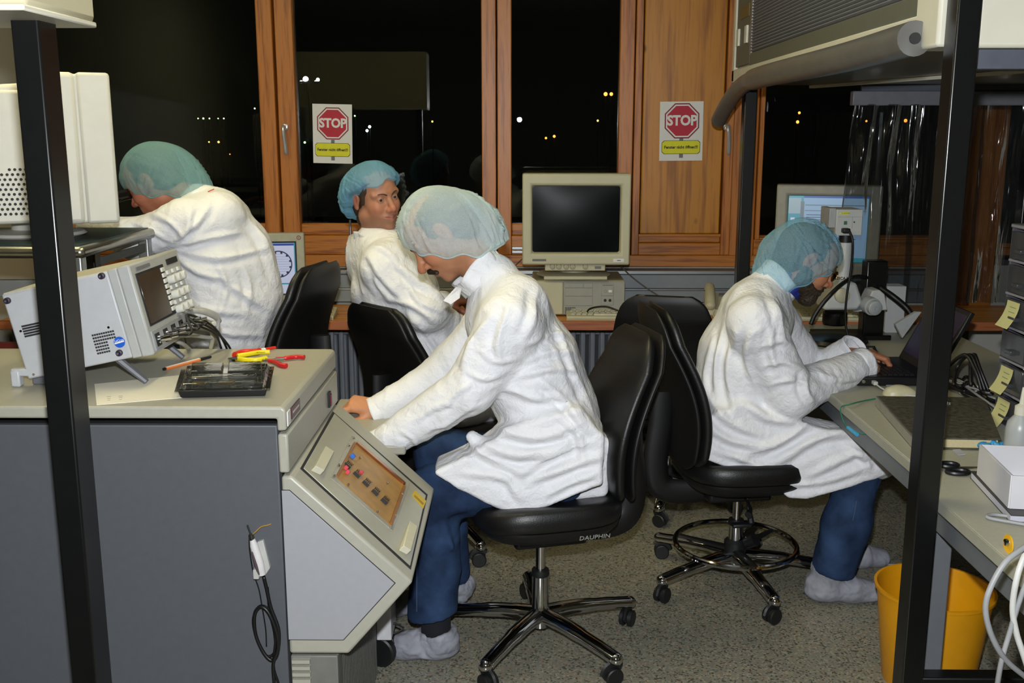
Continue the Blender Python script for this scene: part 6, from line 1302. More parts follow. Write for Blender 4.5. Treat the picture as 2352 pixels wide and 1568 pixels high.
def eyeballs(par, Rm, c, iris='#4a5a66', look=(1, 0, 0)):
    for s in (-1, 1):
        e = MB(); ec = Vector(c) + Rm @ Vector((.080, s * .032, .004)); e.sphere(ec, .0128, 20); o = e.build('eyeball', M('eye_white', '#aaa49c', .3), par, smooth=180)
        d = (Rm @ Vector(look)).normalized(); MB().lathe([(0, .0112), (.0060, .0112), (.0058, .0118), (.003, .0131), (0, .0133)], 16, ec, d).build('iris', M('iris_' + iris[1:], iris, .2), o); MB().lathe([(0, .0128), (.0026, .0131), (.0016, .0136), (0, .0137)], 12, ec, d).build('pupil', m_gap, o)
def brows(par, Rm, c, mat, lift=0., thick=.0032):
    for s in (-1, 1):
        MB().tube([Vector(c) + Rm @ Vector(p) for p in bez([(.0995, s * .012, .024 + lift), (.0985, s * .024, .030 + lift), (.090, s * .038, .031 + lift), (.081, s * .050, .025 + lift)], 4)], [thick] * 6 + [thick * .9] * 4 + [thick * .4] * 3, 8, sy=.6).build('eyebrow', mat, par, smooth=180)
def scalp(par, Rm, c, mat, nm='hair', grow=.004, cut_front=.04, side=True, extra=None, amp=.004):
    f = Field((-.14, -.11, -.14), (.13, .11, .16), .0036); f.ell((-.018, 0, .034), (.098 + grow, .077 + grow, .080 + grow), 0.); f.ell((-.045, 0, -.03), (.062, .068, .06), .03)
    f.ell((.115, 0, -.03), (.10, .14, .085), .015, 's')
    if extra: extra(f)
    v, F = f.mesh(); v = relax(v, F, 2, .5); n = vnorm(v, F); v = v + n * (amp * pnoise(v * np.array((60, 60, 25)) + 7))[:, None]
    return np_obj(nm, xf(v, Rm, c), F, mat, par)
def collar(par, c, U, Vv, ru, rv, ax_, hgt, flare=1.05, mat=None, gap=.0, waves=.004, seed=0, nm='collar', start=0., lean=(0, 0, 0)):
    """standing strip round the neck: U, Vv span the ring, ax_ is up along the neck"""
    U, Vv, ax_ = Vector(U).normalized(), Vector(Vv).normalized(), Vector(ax_).normalized(); rows = []; n = 72; rng = random.Random(seed); p1, p2 = rng.random() * 6, rng.random() * 6
    for i in range(7):
        t = i / 6; row = []
        for j in range(n + 1):
            a = start + gap + (2 * math.pi - 2 * gap) * j / n; s = 1 + (flare - 1) * t; wv = waves * (math.sin(5 * a + p1) + .6 * math.sin(9 * a + p2 + 2 * t))
            row.append(Vector(c) + U * (math.cos(a) * (ru * s + wv)) + Vv * (math.sin(a) * (rv * s + wv)) + ax_ * (hgt * (t - .25) + .006 * math.sin(3 * a + p2) * t) + Vector(lean) * t)
        rows.append(row)
    o = MB().grid(rows).build(nm, mat or M_COAT, par, smooth=180, local=False); sd = o.modifiers.new('thickness', 'SOLIDIFY'); sd.thickness = .0035; sd.offset = 0; return o
def cuff_ring(par, c, d, r, L=.03, flare=1.08, seed=0, n_=(0, 0, 1), sc=1., mat=None):
    """open sleeve end"""
    d = Vector(d).normalized(); m = frame_to(d, n_); rows = []; rng = random.Random(seed); p1 = rng.random() * 6
    for i in range(6):
        t = i / 5; rows.append([Vector(c) + m @ Vector((math.cos(a) * r * (1 + (flare - 1) * t + .05 * math.sin(3 * a + p1) + .02 * math.sin(7 * a + p1 + t)), math.sin(a) * r * sc * (1 + (flare - 1) * t + .05 * math.sin(3 * a + p1)), L * (t - .4) + .004 * math.sin(2 * a + p1) * t)) for a in [2 * math.pi * j / 40 for j in range(40)]])
    o = MB().grid(rows, True).build('cuff', mat or M_COAT, par, smooth=180); sd = o.modifiers.new('thickness', 'SOLIDIFY'); sd.thickness = .003; sd.offset = -1; return o

# ================================================================ PERSON AT THE GREY MACHINE (facing -X)
CAPM = cap_mat('cap_fleece_pale', '#dceff4', .46, .16); CAPB = cap_mat('cap_fleece_blue', '#8cc6e6', .50, .14); CAPG = cap_mat('cap_fleece_teal', '#94c0c4', .46, .16); CAPD = cap_mat('cap_fleece_grey_blue', '#9ccde0', .36, .18)
TONE1, TONE2, TONE3, TONE4 = '#b8805e', '#b07c60', '#a86c54', '#b07a58'
def flesh(name_parts, tone): v, F = name_parts.mesh(); return relax(v, F, 2, .5), F, np.tile(np.array(lin(tone)[:3]), (1, 1)).repeat(0, 0)
def limb_body(lo, hi, tone, segs, h=.009):
    f = Field(lo, hi, h)
    for s in segs: f.chain(*s[:2], **(s[2] if len(s) > 2 else {}))
    v, F = f.mesh(); v = relax(v, F, 2, .5); return v, F, np.tile(np.array(lin(tone)[:3]), (len(v), 1))

def person1():
    P = thing('person', 'seated man in a white coat with a moustache, head bent over the grey machine', 'person', (CH1[0] - .1, CH1[1], 0)); Y = 3.06; n = (0, 1, 0)
    Rm = hframe((-.69, -.04, -.72), (-.72, 0, .69)); hc = at(1014, 534, Y - .01)
    sh_n, el_n, wr_n = at(1172, 742, 2.885), at(1078, 893, 2.875), at(892, 1012, 2.925)
    sh_f, el_f, wr_f = at(1130, 748, 3.245), at(1010, 872, 3.25), at(880, 937, 3.20)
    pel, wai, che, upc, nkb = at(1292, 1052, Y), at(1262, 948, Y), at(1212, 836, Y), at(1160, 738, Y), at(1126, 642, Y)
    hip_n, kn_n, an_n = at(1290, 1098, 2.955), at(1000, 1128, 2.935), at(998, 1420, 2.925)
    hip_f, kn_f, an_f = at(1280, 1080, 3.165), at(1010, 1040, 3.19), at(1035, 1330, 3.20)
    # body: one mesh (head, torso, limbs, hands)
    hv, hF, hcol, hf_ = build_head(TONE1, (0, 0), neck=tuple(Rm.transposed() @ (nkb - hc)), nose=1.22, smile=1., stubble=.22, jaw=1.05)
    hd = (xf(hv, Rm, hc), hF, hcol)
    far = build_hand(((25, 30, 20), (60, 60, 40), (65, 65, 40), (65, 65, 40)), (10, 20, 25), 4, side=1, tone='#c48862')
    fdir = (at(800, 925, 3.17) - wr_f); HF = hframe(fdir, (.05, -.45, .9)); fh = (xf(far[0], HF, wr_f + fdir.normalized() * .012), far[1], far[2])
    ndir = (at(838, 1062, 2.98) - wr_n); nh_ = build_hand(((20, 25, 15), (25, 30, 20), (30, 30, 20), (35, 30, 20)), (20, 10, 10), 5, side=1, tone='#c48862'); HN = hframe(ndir, (.1, -.5, .85)); nh = (xf(nh_[0], HN, wr_n + (wr_n - el_n).normalized() * .02), nh_[1], nh_[2])
    segs = [([pel, wai, che, upc], [.08, .085, .11, .09], dict(n=n, sc=1.35, k=.03)), ([upc, nkb], [.085, .06], dict(k=.03)), ([upc, sh_n, el_n, wr_n + (wr_n - el_n).normalized() * .02], [.08, .055, .042, .024], dict(k=.02)), ([upc, sh_f, el_f, wr_f + (wr_f - el_f).normalized() * .02], [.08, .055, .042, .024], dict(k=.02)),
            ([pel, hip_n, kn_n, an_n, an_n - Vector((0, 0, .06))], [.075, .06, .05, .04, .035], dict(k=.02)), ([pel, hip_f, kn_f, an_f, an_f - Vector((0, 0, .06))], [.075, .06, .05, .04, .035], dict(k=.02))]
    bv = limb_body((-.55, 2.80, 0), (.42, 3.36, 1.40), TONE1, segs)
    v, F, c = join([bv, hd, fh, nh]); np_obj('body', v, F, M_SKIN, P, col=c)
    # coat
    f = Field((-.50, 2.74, .42), (.42, 3.40, 1.38), .0055)
    f.chain([pel, wai, che, upc], [.128, .142, .150, .118], k=.05, n=n, sc=1.32)
    f.chain([upc + Vector((.01, 0, .0)), nkb + Vector((.01, 0, 0))], [.112, .078], k=.05)
    f.cone(at(1190, 700, 2.97), at(1190, 700, 3.16), .085, .085, .04)
    for s, e, w, kk in ((sh_n, el_n, wr_n, -1), (sh_f, el_f, wr_f, 1)):
        f.cone(upc + Vector((.02, kk * .06, .01)), s, .10, .088, .05); f.cone(s, e, .088, .074, .03); f.cone(e, w, .074, .052, .02)
    # lap and skirt: near-side flap, back hem
    sk = [at(*p_, 2.87) for p_ in ((1008, 1078), (1060, 1108), (1120, 1140), (1183, 1163), (1260, 1145), (1372, 1098), (1378, 1000), (1330, 940), (1180, 980), (1110, 1030))]
    f.poly(sk, 2.845, 2.965, .012, .03)
    sk2 = [at(*p_, 3.05) for p_ in ((1150, 1060), (1180, 1118), (1375, 1100), (1385, 1000), (1200, 990))]; f.poly(sk2, 2.95, 3.22, .02, .03)
    f.cone(at(1085, 1000, 2.90), at(1140, 1045, 2.89), .016, .022, .025); f.cone(at(1140, 1045, 2.89), at(1260, 1040, 2.86), .02, .02, .03)
    f.cone(wr_n + (wr_n - el_n).normalized() * .062, wr_n + (wr_n - el_n).normalized() * .13, .047, .06, .004, 's'); f.cone(wr_f + (wr_f - el_f).normalized() * .055, wr_f + (wr_f - el_f).normalized() * .12, .045, .06, .004, 's')
    ct = simple('coat', f, M_COAT, P, 1, (.0075, .003, .0006), 1., segs=[(pel, che, .16, 4, 8, .006), (che, nkb, .13, 4, 8, .005), (sh_n, el_n, .08, 10, 5, .006), (el_n, wr_n, .065, 13, 5, .005), (sh_f, el_f, .08, 10, 5, .006), (el_f, wr_f, .065, 13, 5, .005), (at(1350, 1080, 2.9), at(1040, 1080, 2.9), .09, 4, 8, .005)],
        folds=[([(1130, 725), (1085, 790), (1060, 860)], 14, .012), ([(1170, 700), (1145, 780), (1150, 835)], 12, .010), ([(1010, 945), (1045, 905), (1080, 880)], 9, .007), ([(955, 965), (1000, 935), (1040, 925)], 9, .007), ([(980, 990), (1040, 965), (1090, 930)], 10, .008), ([(920, 985), (950, 1010), (965, 1040)], 8, .006), ([(1070, 850), (1110, 870), (1150, 860)], 9, .007), ([(1100, 800), (1140, 830), (1190, 820)], 9, .006),
               ([(1200, 795), (1265, 768), (1305, 770)], 9, .009), ([(1205, 830), (1265, 808), (1318, 812)], 10, .010), ([(1190, 865), (1260, 848), (1325, 850)], 10, .010), ([(1255, 690), (1285, 760), (1330, 880)], 10, .008), ([(1235, 660), (1225, 730), (1200, 790)], 12, .009), ([(1310, 830), (1345, 905), (1368, 965)], 10, .010), ([(1150, 885), (1230, 912), (1310, 905)], 14, .012), ([(1240, 870), (1300, 925), (1350, 990)], 12, .011),
               ([(1098, 962), (1165, 990), (1250, 1002), (1340, 968)], 16, .015), ([(1095, 1012), (1180, 1042), (1265, 1030), (1355, 985)], 16, .015), ([(1062, 988), (1095, 1030), (1150, 1062), (1205, 1085)], 13, .014), ([(1195, 1085), (1270, 1042), (1365, 1012)], 14, .014), ([(1215, 1105), (1290, 1078), (1372, 1048)], 12, .014), ([(1250, 1140), (1310, 1110), (1372, 1085)], 10, .010), ([(1130, 1075), (1170, 1110), (1200, 1150)], 12, .008), ([(1280, 950), (1330, 1000), (1340, 1060)], 12, .010), ([(1060, 1085), (1120, 1090), (1180, 1100)], 12, .007)])
    ax_ = (at(1060, 600, Y) - at(1118, 660, Y)).normalized()
    collar(ct, at(1105, 632, Y), at(1152, 580, Y) - at(1105, 632, Y), (0, 1, 0), .078, .072, ax_, .055, 1.06, gap=.0, seed=2)
    MB().prism([at(1048, 658, Y - .06), at(1018, 690, Y - .075), at(1036, 698, Y - .09), at(1056, 684, Y - .09), at(1060, 662, Y - .08)], (0, -.002, 0), (0, .002, 0)).build('collar_flap', M_COAT, ct, smooth=0)
    cuff_ring(ct, wr_n + (wr_n - el_n).normalized() * .028, wr_n - el_n, .050, .035, 1.08, 3); cuff_ring(ct, wr_f + (wr_f - el_f).normalized() * .022, wr_f - el_f, .047, .03, 1.1, 4)
    # jeans
    f = Field((-.50, 2.80, .10), (.30, 3.34, .80), .0065)
    f.chain([hip_n, hip_n.lerp(kn_n, .7), kn_n, at(1000, 1300, 2.93), at(994, 1412, 2.92)], [.075, .082, .078, .072, .078], k=.03); f.chain([hip_f, kn_f, at(1025, 1200, 3.19), at(1040, 1310, 3.19)], [.092, .080, .064, .058], k=.03); f.cone(at(1230, 1085, 2.98), at(1230, 1085, 3.15), .09, .09, .04)
    for a, b, r in (((1060, 1165), (985, 1190), .012), ((1040, 1150), (990, 1150), .010), ((1020, 1210), (1040, 1260), .008)): f.cone(at(*a, 2.862), at(*b, 2.87), r, r * .6, .02)
    f.poly([at(*p_, 2.9) for p_ in ((800, 1428), (940, 1425), (1060, 1402), (1200, 1395), (1200, 1600), (800, 1600))], 2.6, 3.06, 0, .002, 's')
    simple('jeans', f, M_DENIM, P, 1, (.004, .0028, .0008), 2.)
    st_ = [at(*p_, 2.856) for p_ in ((965, 1190), (958, 1260), (957, 1340), (957, 1405))]; MB().tube(bez([(p_ + Vector((.0, .002, 0))) for p_ in st_], 6), .0012, 5).build('side_seam', M_STITCH, P)
    # socks and shoe covers (toes towards -X)
    for nm_, an, yy, hl, fl_, sz in (('n', an_n, 2.925, 1062, 1522, 1.), ('f', an_f, 3.20, 1098, 1395, .95)):
        fk = Field((an.x - .34, yy - .09, -.01), (an.x + .14, yy + .09, .24), .005); z0 = .0
        hx_ = an.x + .055; lift = 0 if nm_ == 'n' else .035
        fk.cone((hx_ - .02, yy, .05 + lift * 1.6), (hx_ - .14, yy, .045 + lift), .048, .045, .02); fk.cone((hx_ - .14, yy, .042 + lift * .8), (hx_ - .235, yy, .036), .046, .036, .02); fk.cone((hx_ - .05, yy, .055 + lift * 1.5), (hx_ - .047, yy, .085 + lift * 1.2), .056, .057, .02); fk.poly([(-3, 0, .098 + lift * 1.2), (3, 0, .098 + lift * 1.2), (3, 0, .4), (-3, 0, .4)], 2, 4, 0, .004, 's'); fk.cone((hx_ - .05, yy, .085 + lift * 1.2), (hx_ - .05, yy, .2 + lift), .049, .049, .004, 's'); fk.poly([(-3, 0, 0), (3, 0, 0), (3, 0, -.1), (-3, 0, -.1)], 2, 4, 0, .002, 's')
        so = simple('shoe_cover', fk, M_SHOEC, P, 1, (.010, .007, .003), 3. + yy, fr=(10, 24, 50), mask=lambda v_: np.clip((v_[:, 2] - .004) / .03, 0, 1))
        fs_ = Field((an.x - .09, yy - .07, .04), (an.x + .09, yy + .07, .36), .006); fs_.cone((hx_ - .05, yy, .07 + lift * 1.4), (an.x, yy, an.z + .11), .046, .050, .01); simple('sock', fs_, M_SOCK, P, 1)
    la = Vector((an_n.x - .09, 2.885, .118)); MB().tube(bez([la, la + Vector((-.03, -.01, .02)), la + Vector((-.05, -.012, 0)), la + Vector((-.03, -.012, -.012)), la + Vector((0, -.005, 0))], 5), .003, 6).build('lace', m_gap, P)
    # moustache, brows, hair, cap
    hm = hair_mat('hair_dark_brown', '#2a2019')
    fm = Field((.06, -.05, -.09), (.135, .05, -.03), .0017)
    for s in (-1, 1): fm.cone((.1080, s * .002, -.0552), (.0925, s * .039, -.071), .0088, .0062, .004)
    v, F = fm.mesh(); v = relax(v, F, 1); v += vnorm(v, F) * (.0016 * pnoise(v * np.array((150, 500, 150))))[:, None]; np_obj('moustache', xf(v, Rm, hc), F, hm, P)
    brows(P, Rm, hc, hm); eyeballs(P, Rm, hc)
    def bald(f_): f_.ell((.06, 0, .13), (.13, .062, .07), .02, 's')
    scalp(P, Rm, hc, hm, extra=bald)
    bouffant(P, at(1047, 549, Y - .005), (-1, 0, .02), (0, 0, 1), .168, .162, .108, .156, CAPM, 4, shift=.036, droop=(.006, .028, -.004), tuck=.86, pleat=.004, flat=2.25, head=(Rm, hc))
    return P
person1()

# ================================================================ BEARDED PERSON AT THE LAPTOP (facing +X)
def person4():
    P = thing('person', 'bearded man in a white coat and glasses typing on the laptop', 'person', (CH4[0] + .1, CH4[1], 0)); Y = 3.50; n = (0, 1, 0)
    Rm = hframe((.87, .03, -.5), (.5, 0, .87)); hc = at(1851, 596, Y)
    sh_n, el_n, wr_n = at(1735, 742, 3.31), at(1815, 905, 3.33), at(1962, 845, 3.50)
    sh_f, el_f, wr_f = at(1775, 740, 3.70), at(1865, 870, 3.76), at(1945, 812, 3.66)
    pel, wai, che, upc, nkb = at(1665, 1000, Y), at(1675, 920, Y), at(1705, 815, Y), at(1735, 730, Y), at(1775, 655, Y)
    hip_n, kn_n, an_n = at(1680, 1040, 3.40), at(1975, 1080, 3.36), at(1905, 1290, 3.34); hip_f, kn_f, an_f = at(1690, 1020, 3.60), at(1990, 1030, 3.64), at(1925, 1240, 3.62)
    hv, hF, hcol, hf_ = build_head(TONE4, (0, 0), neck=tuple(Rm.transposed() @ (nkb - hc)), nose=1.1, stubble=.3); hd = (xf(hv, Rm, hc), hF, hcol)
    nd_ = at(2010, 838, 3.54) - wr_n; nh_ = build_hand(((30, 35, 25), (38, 40, 25), (42, 42, 28), (48, 45, 30)), (25, 20, 15), 5, side=1, tone='#ad7450'); HN = hframe(nd_, (.15, -.55, .8)); nh = (xf(nh_[0], HN, wr_n + nd_.normalized() * .0), nh_[1], nh_[2])
    fd = at(2005, 812, 3.64) - wr_f; fh_ = build_hand(((20, 35, 25), (25, 40, 25), (30, 42, 28), (35, 45, 30)), (20, 15, 15), 5, side=-1, tone='#ad7450'); HF = hframe(fd, (.2, -.1, .95)); fh = (xf(fh_[0], HF, wr_f), fh_[1], fh_[2])
    segs = [([pel, wai, che, upc], [.08, .085, .11, .09], dict(n=n, sc=1.35, k=.03)), ([upc, nkb], [.085, .06], dict(k=.03)), ([upc, sh_n, el_n, wr_n], [.08, .055, .042, .024], dict(k=.02)), ([upc, sh_f, el_f, wr_f], [.08, .055, .042, .024], dict(k=.02)), ([pel, hip_n, kn_n, an_n, an_n - Vector((0, 0, .06))], [.075, .06, .05, .04, .035], dict(k=.02)), ([pel, hip_f, kn_f, an_f, an_f - Vector((0, 0, .06))], [.075, .06, .05, .04, .035], dict(k=.02))]
    bv = limb_body((.5, 3.2, 0), (1.45, 3.85, 1.35), TONE4, segs); v, F, c = join([bv, hd, nh, fh]); np_obj('body', v, F, M_SKIN, P, col=c)
    f = Field((.50, 3.16, .38), (1.45, 3.90, 1.32), .0055)
    f.chain([pel, wai, che, upc], [.120, .128, .138, .112], k=.05, n=n, sc=1.36); f.chain([upc, nkb], [.108, .075], k=.05); f.cone(at(1735, 700, 3.42), at(1735, 700, 3.6), .082, .082, .04)
    for s, e, w, kk in ((sh_n, el_n, wr_n, -1), (sh_f, el_f, wr_f, 1)):
        f.cone(upc + Vector((0, kk * .06, .01)), s, .098, .088, .05); f.cone(s, e, .088, .080, .03); f.cone(e, w, .080, .056, .02)
    ch_ = wr_n + (wr_n - el_n).normalized() * .02
    sk = [at(*p_, 3.31) for p_ in ((1598, 1035), (1680, 1065), (1760, 1095), (1810, 1132), (1850, 1134), (1930, 1112), (2000, 1090), (2040, 1068), (2020, 1035), (1950, 1000), (1880, 985), (1780, 960), (1700, 930), (1600, 970))]
    f.poly(sk, 3.292, 3.41, .010, .03); f.cone(at(1700, 1010, 3.40), at(1985, 1045, 3.37), .10, .088, .03); f.cone(at(1985, 1045, 3.37), at(2022, 1062, 3.36), .092, .060, .03)
    sk2 = [at(*p_, Y) for p_ in ((1605, 1030), (1740, 1060), (1800, 1000), (1700, 930), (1600, 970))]; f.poly(sk2, 3.38, 3.66, .02, .03)
    f.cone(ch_ + (wr_n - el_n).normalized() * .04, ch_ + (wr_n - el_n).normalized() * .11, .050, .06, .004, 's'); e_ = (wr_f - el_f).normalized(); f.cone(wr_f + e_ * .06, wr_f + e_ * .12, .049, .06, .004, 's')
    ct = simple('coat', f, M_COAT, P, 1, (.0075, .003, .0006), 5., segs=[(pel, che, .15, 4, 8, .006), (che, nkb, .13, 4, 8, .005), (sh_n, el_n, .08, 10, 5, .006), (el_n, wr_n, .07, 12, 5, .005), (sh_f, el_f, .08, 10, 5, .006), (el_f, wr_f, .065, 13, 5, .005), (at(1650, 1020, 3.35), at(2030, 1060, 3.35), .10, 4, 7, .006)],
        folds=[([(1738, 625), (1690, 668), (1655, 745)], 11, .010), ([(1668, 735), (1648, 820), (1645, 905)], 10, .014), ([(1695, 760), (1672, 850), (1692, 950)], 12, .014), ([(1640, 770), (1622, 860), (1625, 960)], 9, .010), ([(1762, 655), (1788, 720), (1800, 790)], 11, .010), ([(1740, 802), (1788, 782), (1832, 800)], 11, .011), ([(1750, 842), (1800, 832), (1848, 850)], 10, .010), ([(1768, 885), (1815, 872), (1850, 880)], 9, .009), ([(1852, 850), (1850, 895), (1872, 932)], 10, .012), ([(1868, 852), (1930, 872), (1985, 862)], 9, .008), ([(1878, 922), (1935, 905), (1980, 880)], 9, .008), ([(1730, 760), (1715, 820), (1735, 890)], 12, .012), ([(1780, 730), (1770, 800), (1790, 860)], 11, .009),
               ([(1622, 895), (1662, 958), (1742, 1000)], 13, .014), ([(1602, 960), (1680, 1012), (1765, 1022)], 13, .015), ([(1700, 1045), (1795, 1012), (1865, 965)], 14, .018), ([(1775, 1065), (1880, 1005), (1962, 992)], 14, .018), ([(1850, 1095), (1955, 1045), (2025, 1042)], 13, .015), ([(1780, 1092), (1822, 1112), (1900, 1102), (1992, 1072)], 10, .012), ([(1640, 1030), (1720, 1060), (1790, 1095)], 11, .012), ([(1710, 920), (1760, 960), (1830, 970)], 12, .012), ([(1940, 1020), (1985, 1050), (2000, 1080)], 11, .010)])
    cuff_ring(ct, wr_n + (wr_n - el_n).normalized() * .024, wr_n - el_n, .055, .04, 1.14, 7); cuff_ring(ct, wr_f + e_ * .012, e_, .052, .055, 1.05, 8)
    ax_ = (at(1830, 600, Y) - at(1775, 660, Y)).normalized(); collar(ct, at(1785, 648, Y), at(1745, 610, Y) - at(1785, 648, Y), (0, 1, 0), .076, .072, ax_, .05, 1.05, seed=5)
    fw_ = at(1800, 655, Y); collar(P, at(1800, 652, Y) , at(1755, 615, Y) - at(1795, 650, Y), (0, 1, 0), .068, .064, ax_, .045, 1.0, mat=M('shirt_blue', '#1e2c88', .7), seed=6, nm='shirt_collar')
    MB().prism([at(1650, 690, 3.335), at(1655, 688, 3.335), at(1648, 712, 3.33), at(1643, 714, 3.33)], (0, 0, 0), (0, .002, 0)).build('red_print', M('print_red', '#b8504c', .6), ct, smooth=0) if False else None
    f = Field((.65, 3.22, .10), (1.45, 3.80, .80), .0065)
    f.chain([hip_n, kn_n, at(1945, 1200, 3.34), at(1915, 1300, 3.33)], [.06, .066, .078, .074], k=.03); f.chain([hip_f, kn_f, an_f], [.09, .08, .072], k=.03); f.cone(hip_n, hip_f, .09, .09, .04)
    f.poly([at(*p_, 3.33) for p_ in ((1700, 1300), (1860, 1303), (1960, 1326), (2200, 1326), (2200, 1500), (1700, 1500))], 3.1, 3.46, 0, .002, 's')
    simple('jeans', f, M_DENIM, P, 1, (.004, .0028, .0008), 6.)
    MB().tube(bez([at(*p_, 3.262) for p_ in ((1968, 1150), (1960, 1190), (1946, 1240), (1936, 1305))], 6), .0012, 5).build('side_seam', M_STITCH, P)
    for nm_, px_, yy in (('n', 1905, 3.33), ('f', 1925, 3.62)):
        axx = at(px_, 1310 if nm_ == 'n' else 1240, yy).x; fk = Field((axx - .14, yy - .09, -.01), (axx + .28, yy + .09, .24), .005); hx_ = axx - .055
        fk.cone((hx_ + .02, yy, .05), (hx_ + .14, yy, .045), .048, .046, .02); fk.cone((hx_ + .14, yy, .042), (hx_ + .215, yy, .034), .046, .036, .02); fk.cone((hx_ + .045, yy, .06), (hx_ + .045, yy, .115), .054, .056, .02); fk.cone((hx_ + .05, yy, .125), (hx_ + .05, yy, .2), .046, .046, .004, 's'); fk.poly([(-3, 0, 0), (3, 0, 0), (3, 0, -.1), (-3, 0, -.1)], 2, 4, 0, .002, 's')
        simple('shoe_cover', fk, M_SHOEC, P, 1, (.008, .005, .0025), 7. + yy, fr=(10, 24, 50), mask=lambda v_: np.clip((v_[:, 2] - .004) / .03, 0, 1)); fs_ = Field((axx - .09, yy - .07, .04), (axx + .09, yy + .07, .30), .006); fs_.cone((hx_ + .05, yy, .06), (axx + .01, yy, .22), .043, .041, .01); simple('sock', fs_, M_SOCK, P, 1)
    hm = hair_mat('hair_brown', '#33281c'); fb = hf_; fb.phi = fb.phi - .0045
    fb.ell((.03, 0, .06), (.30, .30, .085), .006, 's'); fb.ell((-.11, 0, -.03), (.095, .2, .30), .006, 's')
    for s in (-1, 1): fb.ell((.085, s * .050, -.034), (.062, .036, .034), .008, 's')
    fb.ell((.115, 0, -.024), (.05, .03, .026), .004, 's'); fb.ell((.106, 0, -.0705), (.02, .021, .0060), .003, 's'); fb.cone((.0, 0, -.17), (.05, 0, -.22), .075, .09, .01, 's')
    fb.ell((.074, 0, -.112), (.030, .036, .026), .02)
    v, F = fb.mesh(); v = relax(v, F, 1); v += vnorm(v, F) * (.0030 * pnoise(v * np.array((90, 90, 60))) + .0034 * pnoise(v * 210))[:, None]; np_obj('beard', xf(v, Rm, hc), F, hm, P)
    brows(P, Rm, hc, hm); eyeballs(P, Rm, hc); scalp(P, Rm, hc, hm)
    # glasses
    gd = M('gold_wire', '#b89a50', .25, 1.); g = bpy.data.objects.new('glasses', None); COL.objects.link(g); g.parent = P; WM[g] = WM[P]
    W_ = lambda p_: hc + Rm @ Vector(p_)
    for s in (-1, 1):
        MB().tube([W_((.106, s * .033 + .021 * math.cos(2 * math.pi * i / 28), -.001 + .016 * math.sin(2 * math.pi * i / 28))) for i in range(28)], .0017, 6, closed=True).build('rim', gd, g); MB().lathe([(0, 0), (.0195, 0), (.0195, .0012), (0, .0012)], 24, W_((.1055, s * .033, -.001)), Rm @ Vector((1, 0, 0))).build('lens', clear('lens_glass', '#eef2f0', .03, 0.), g)
        MB().tube([W_(p_) for p_ in ((.105, s * .054, .006), (.098, s * .064, .008), (.04, s * .076, .010), (-.012, s * .082, .012))], .0011, 6).build('temple', gd, g)
    MB().tube([W_(p_) for p_ in bez([(.106, -.012, .002), (.112, 0, .006), (.106, .012, .002)], 4)], .0011, 6).build('bridge', gd, g)
    rp = xf(np.array([[.0, 0, 0]]), HN, wr_n)[0]
    rgm = HN.to_4x4(); rgm.translation = wr_n; rc_ = rgm @ Vector((.108, -.009 - .002, -.012)); MB().tube([rc_ + HN @ Vector((0, .0102 * math.cos(2 * math.pi * i / 20), .0102 * math.sin(2 * math.pi * i / 20))) for i in range(20)], .0018, 6, closed=True).build('finger_ring', gd, P)
    bouffant(P, at(1840, 622, Y), (.916, 0, .40), (-.40, 0, .916), .150, .162, .105, .176, CAPD, 9, shift=.016, droop=(.0, .012, .012), tuck=.84, pleat=.004, flat=2.2, head=(Rm, hc))
    return P
person4()

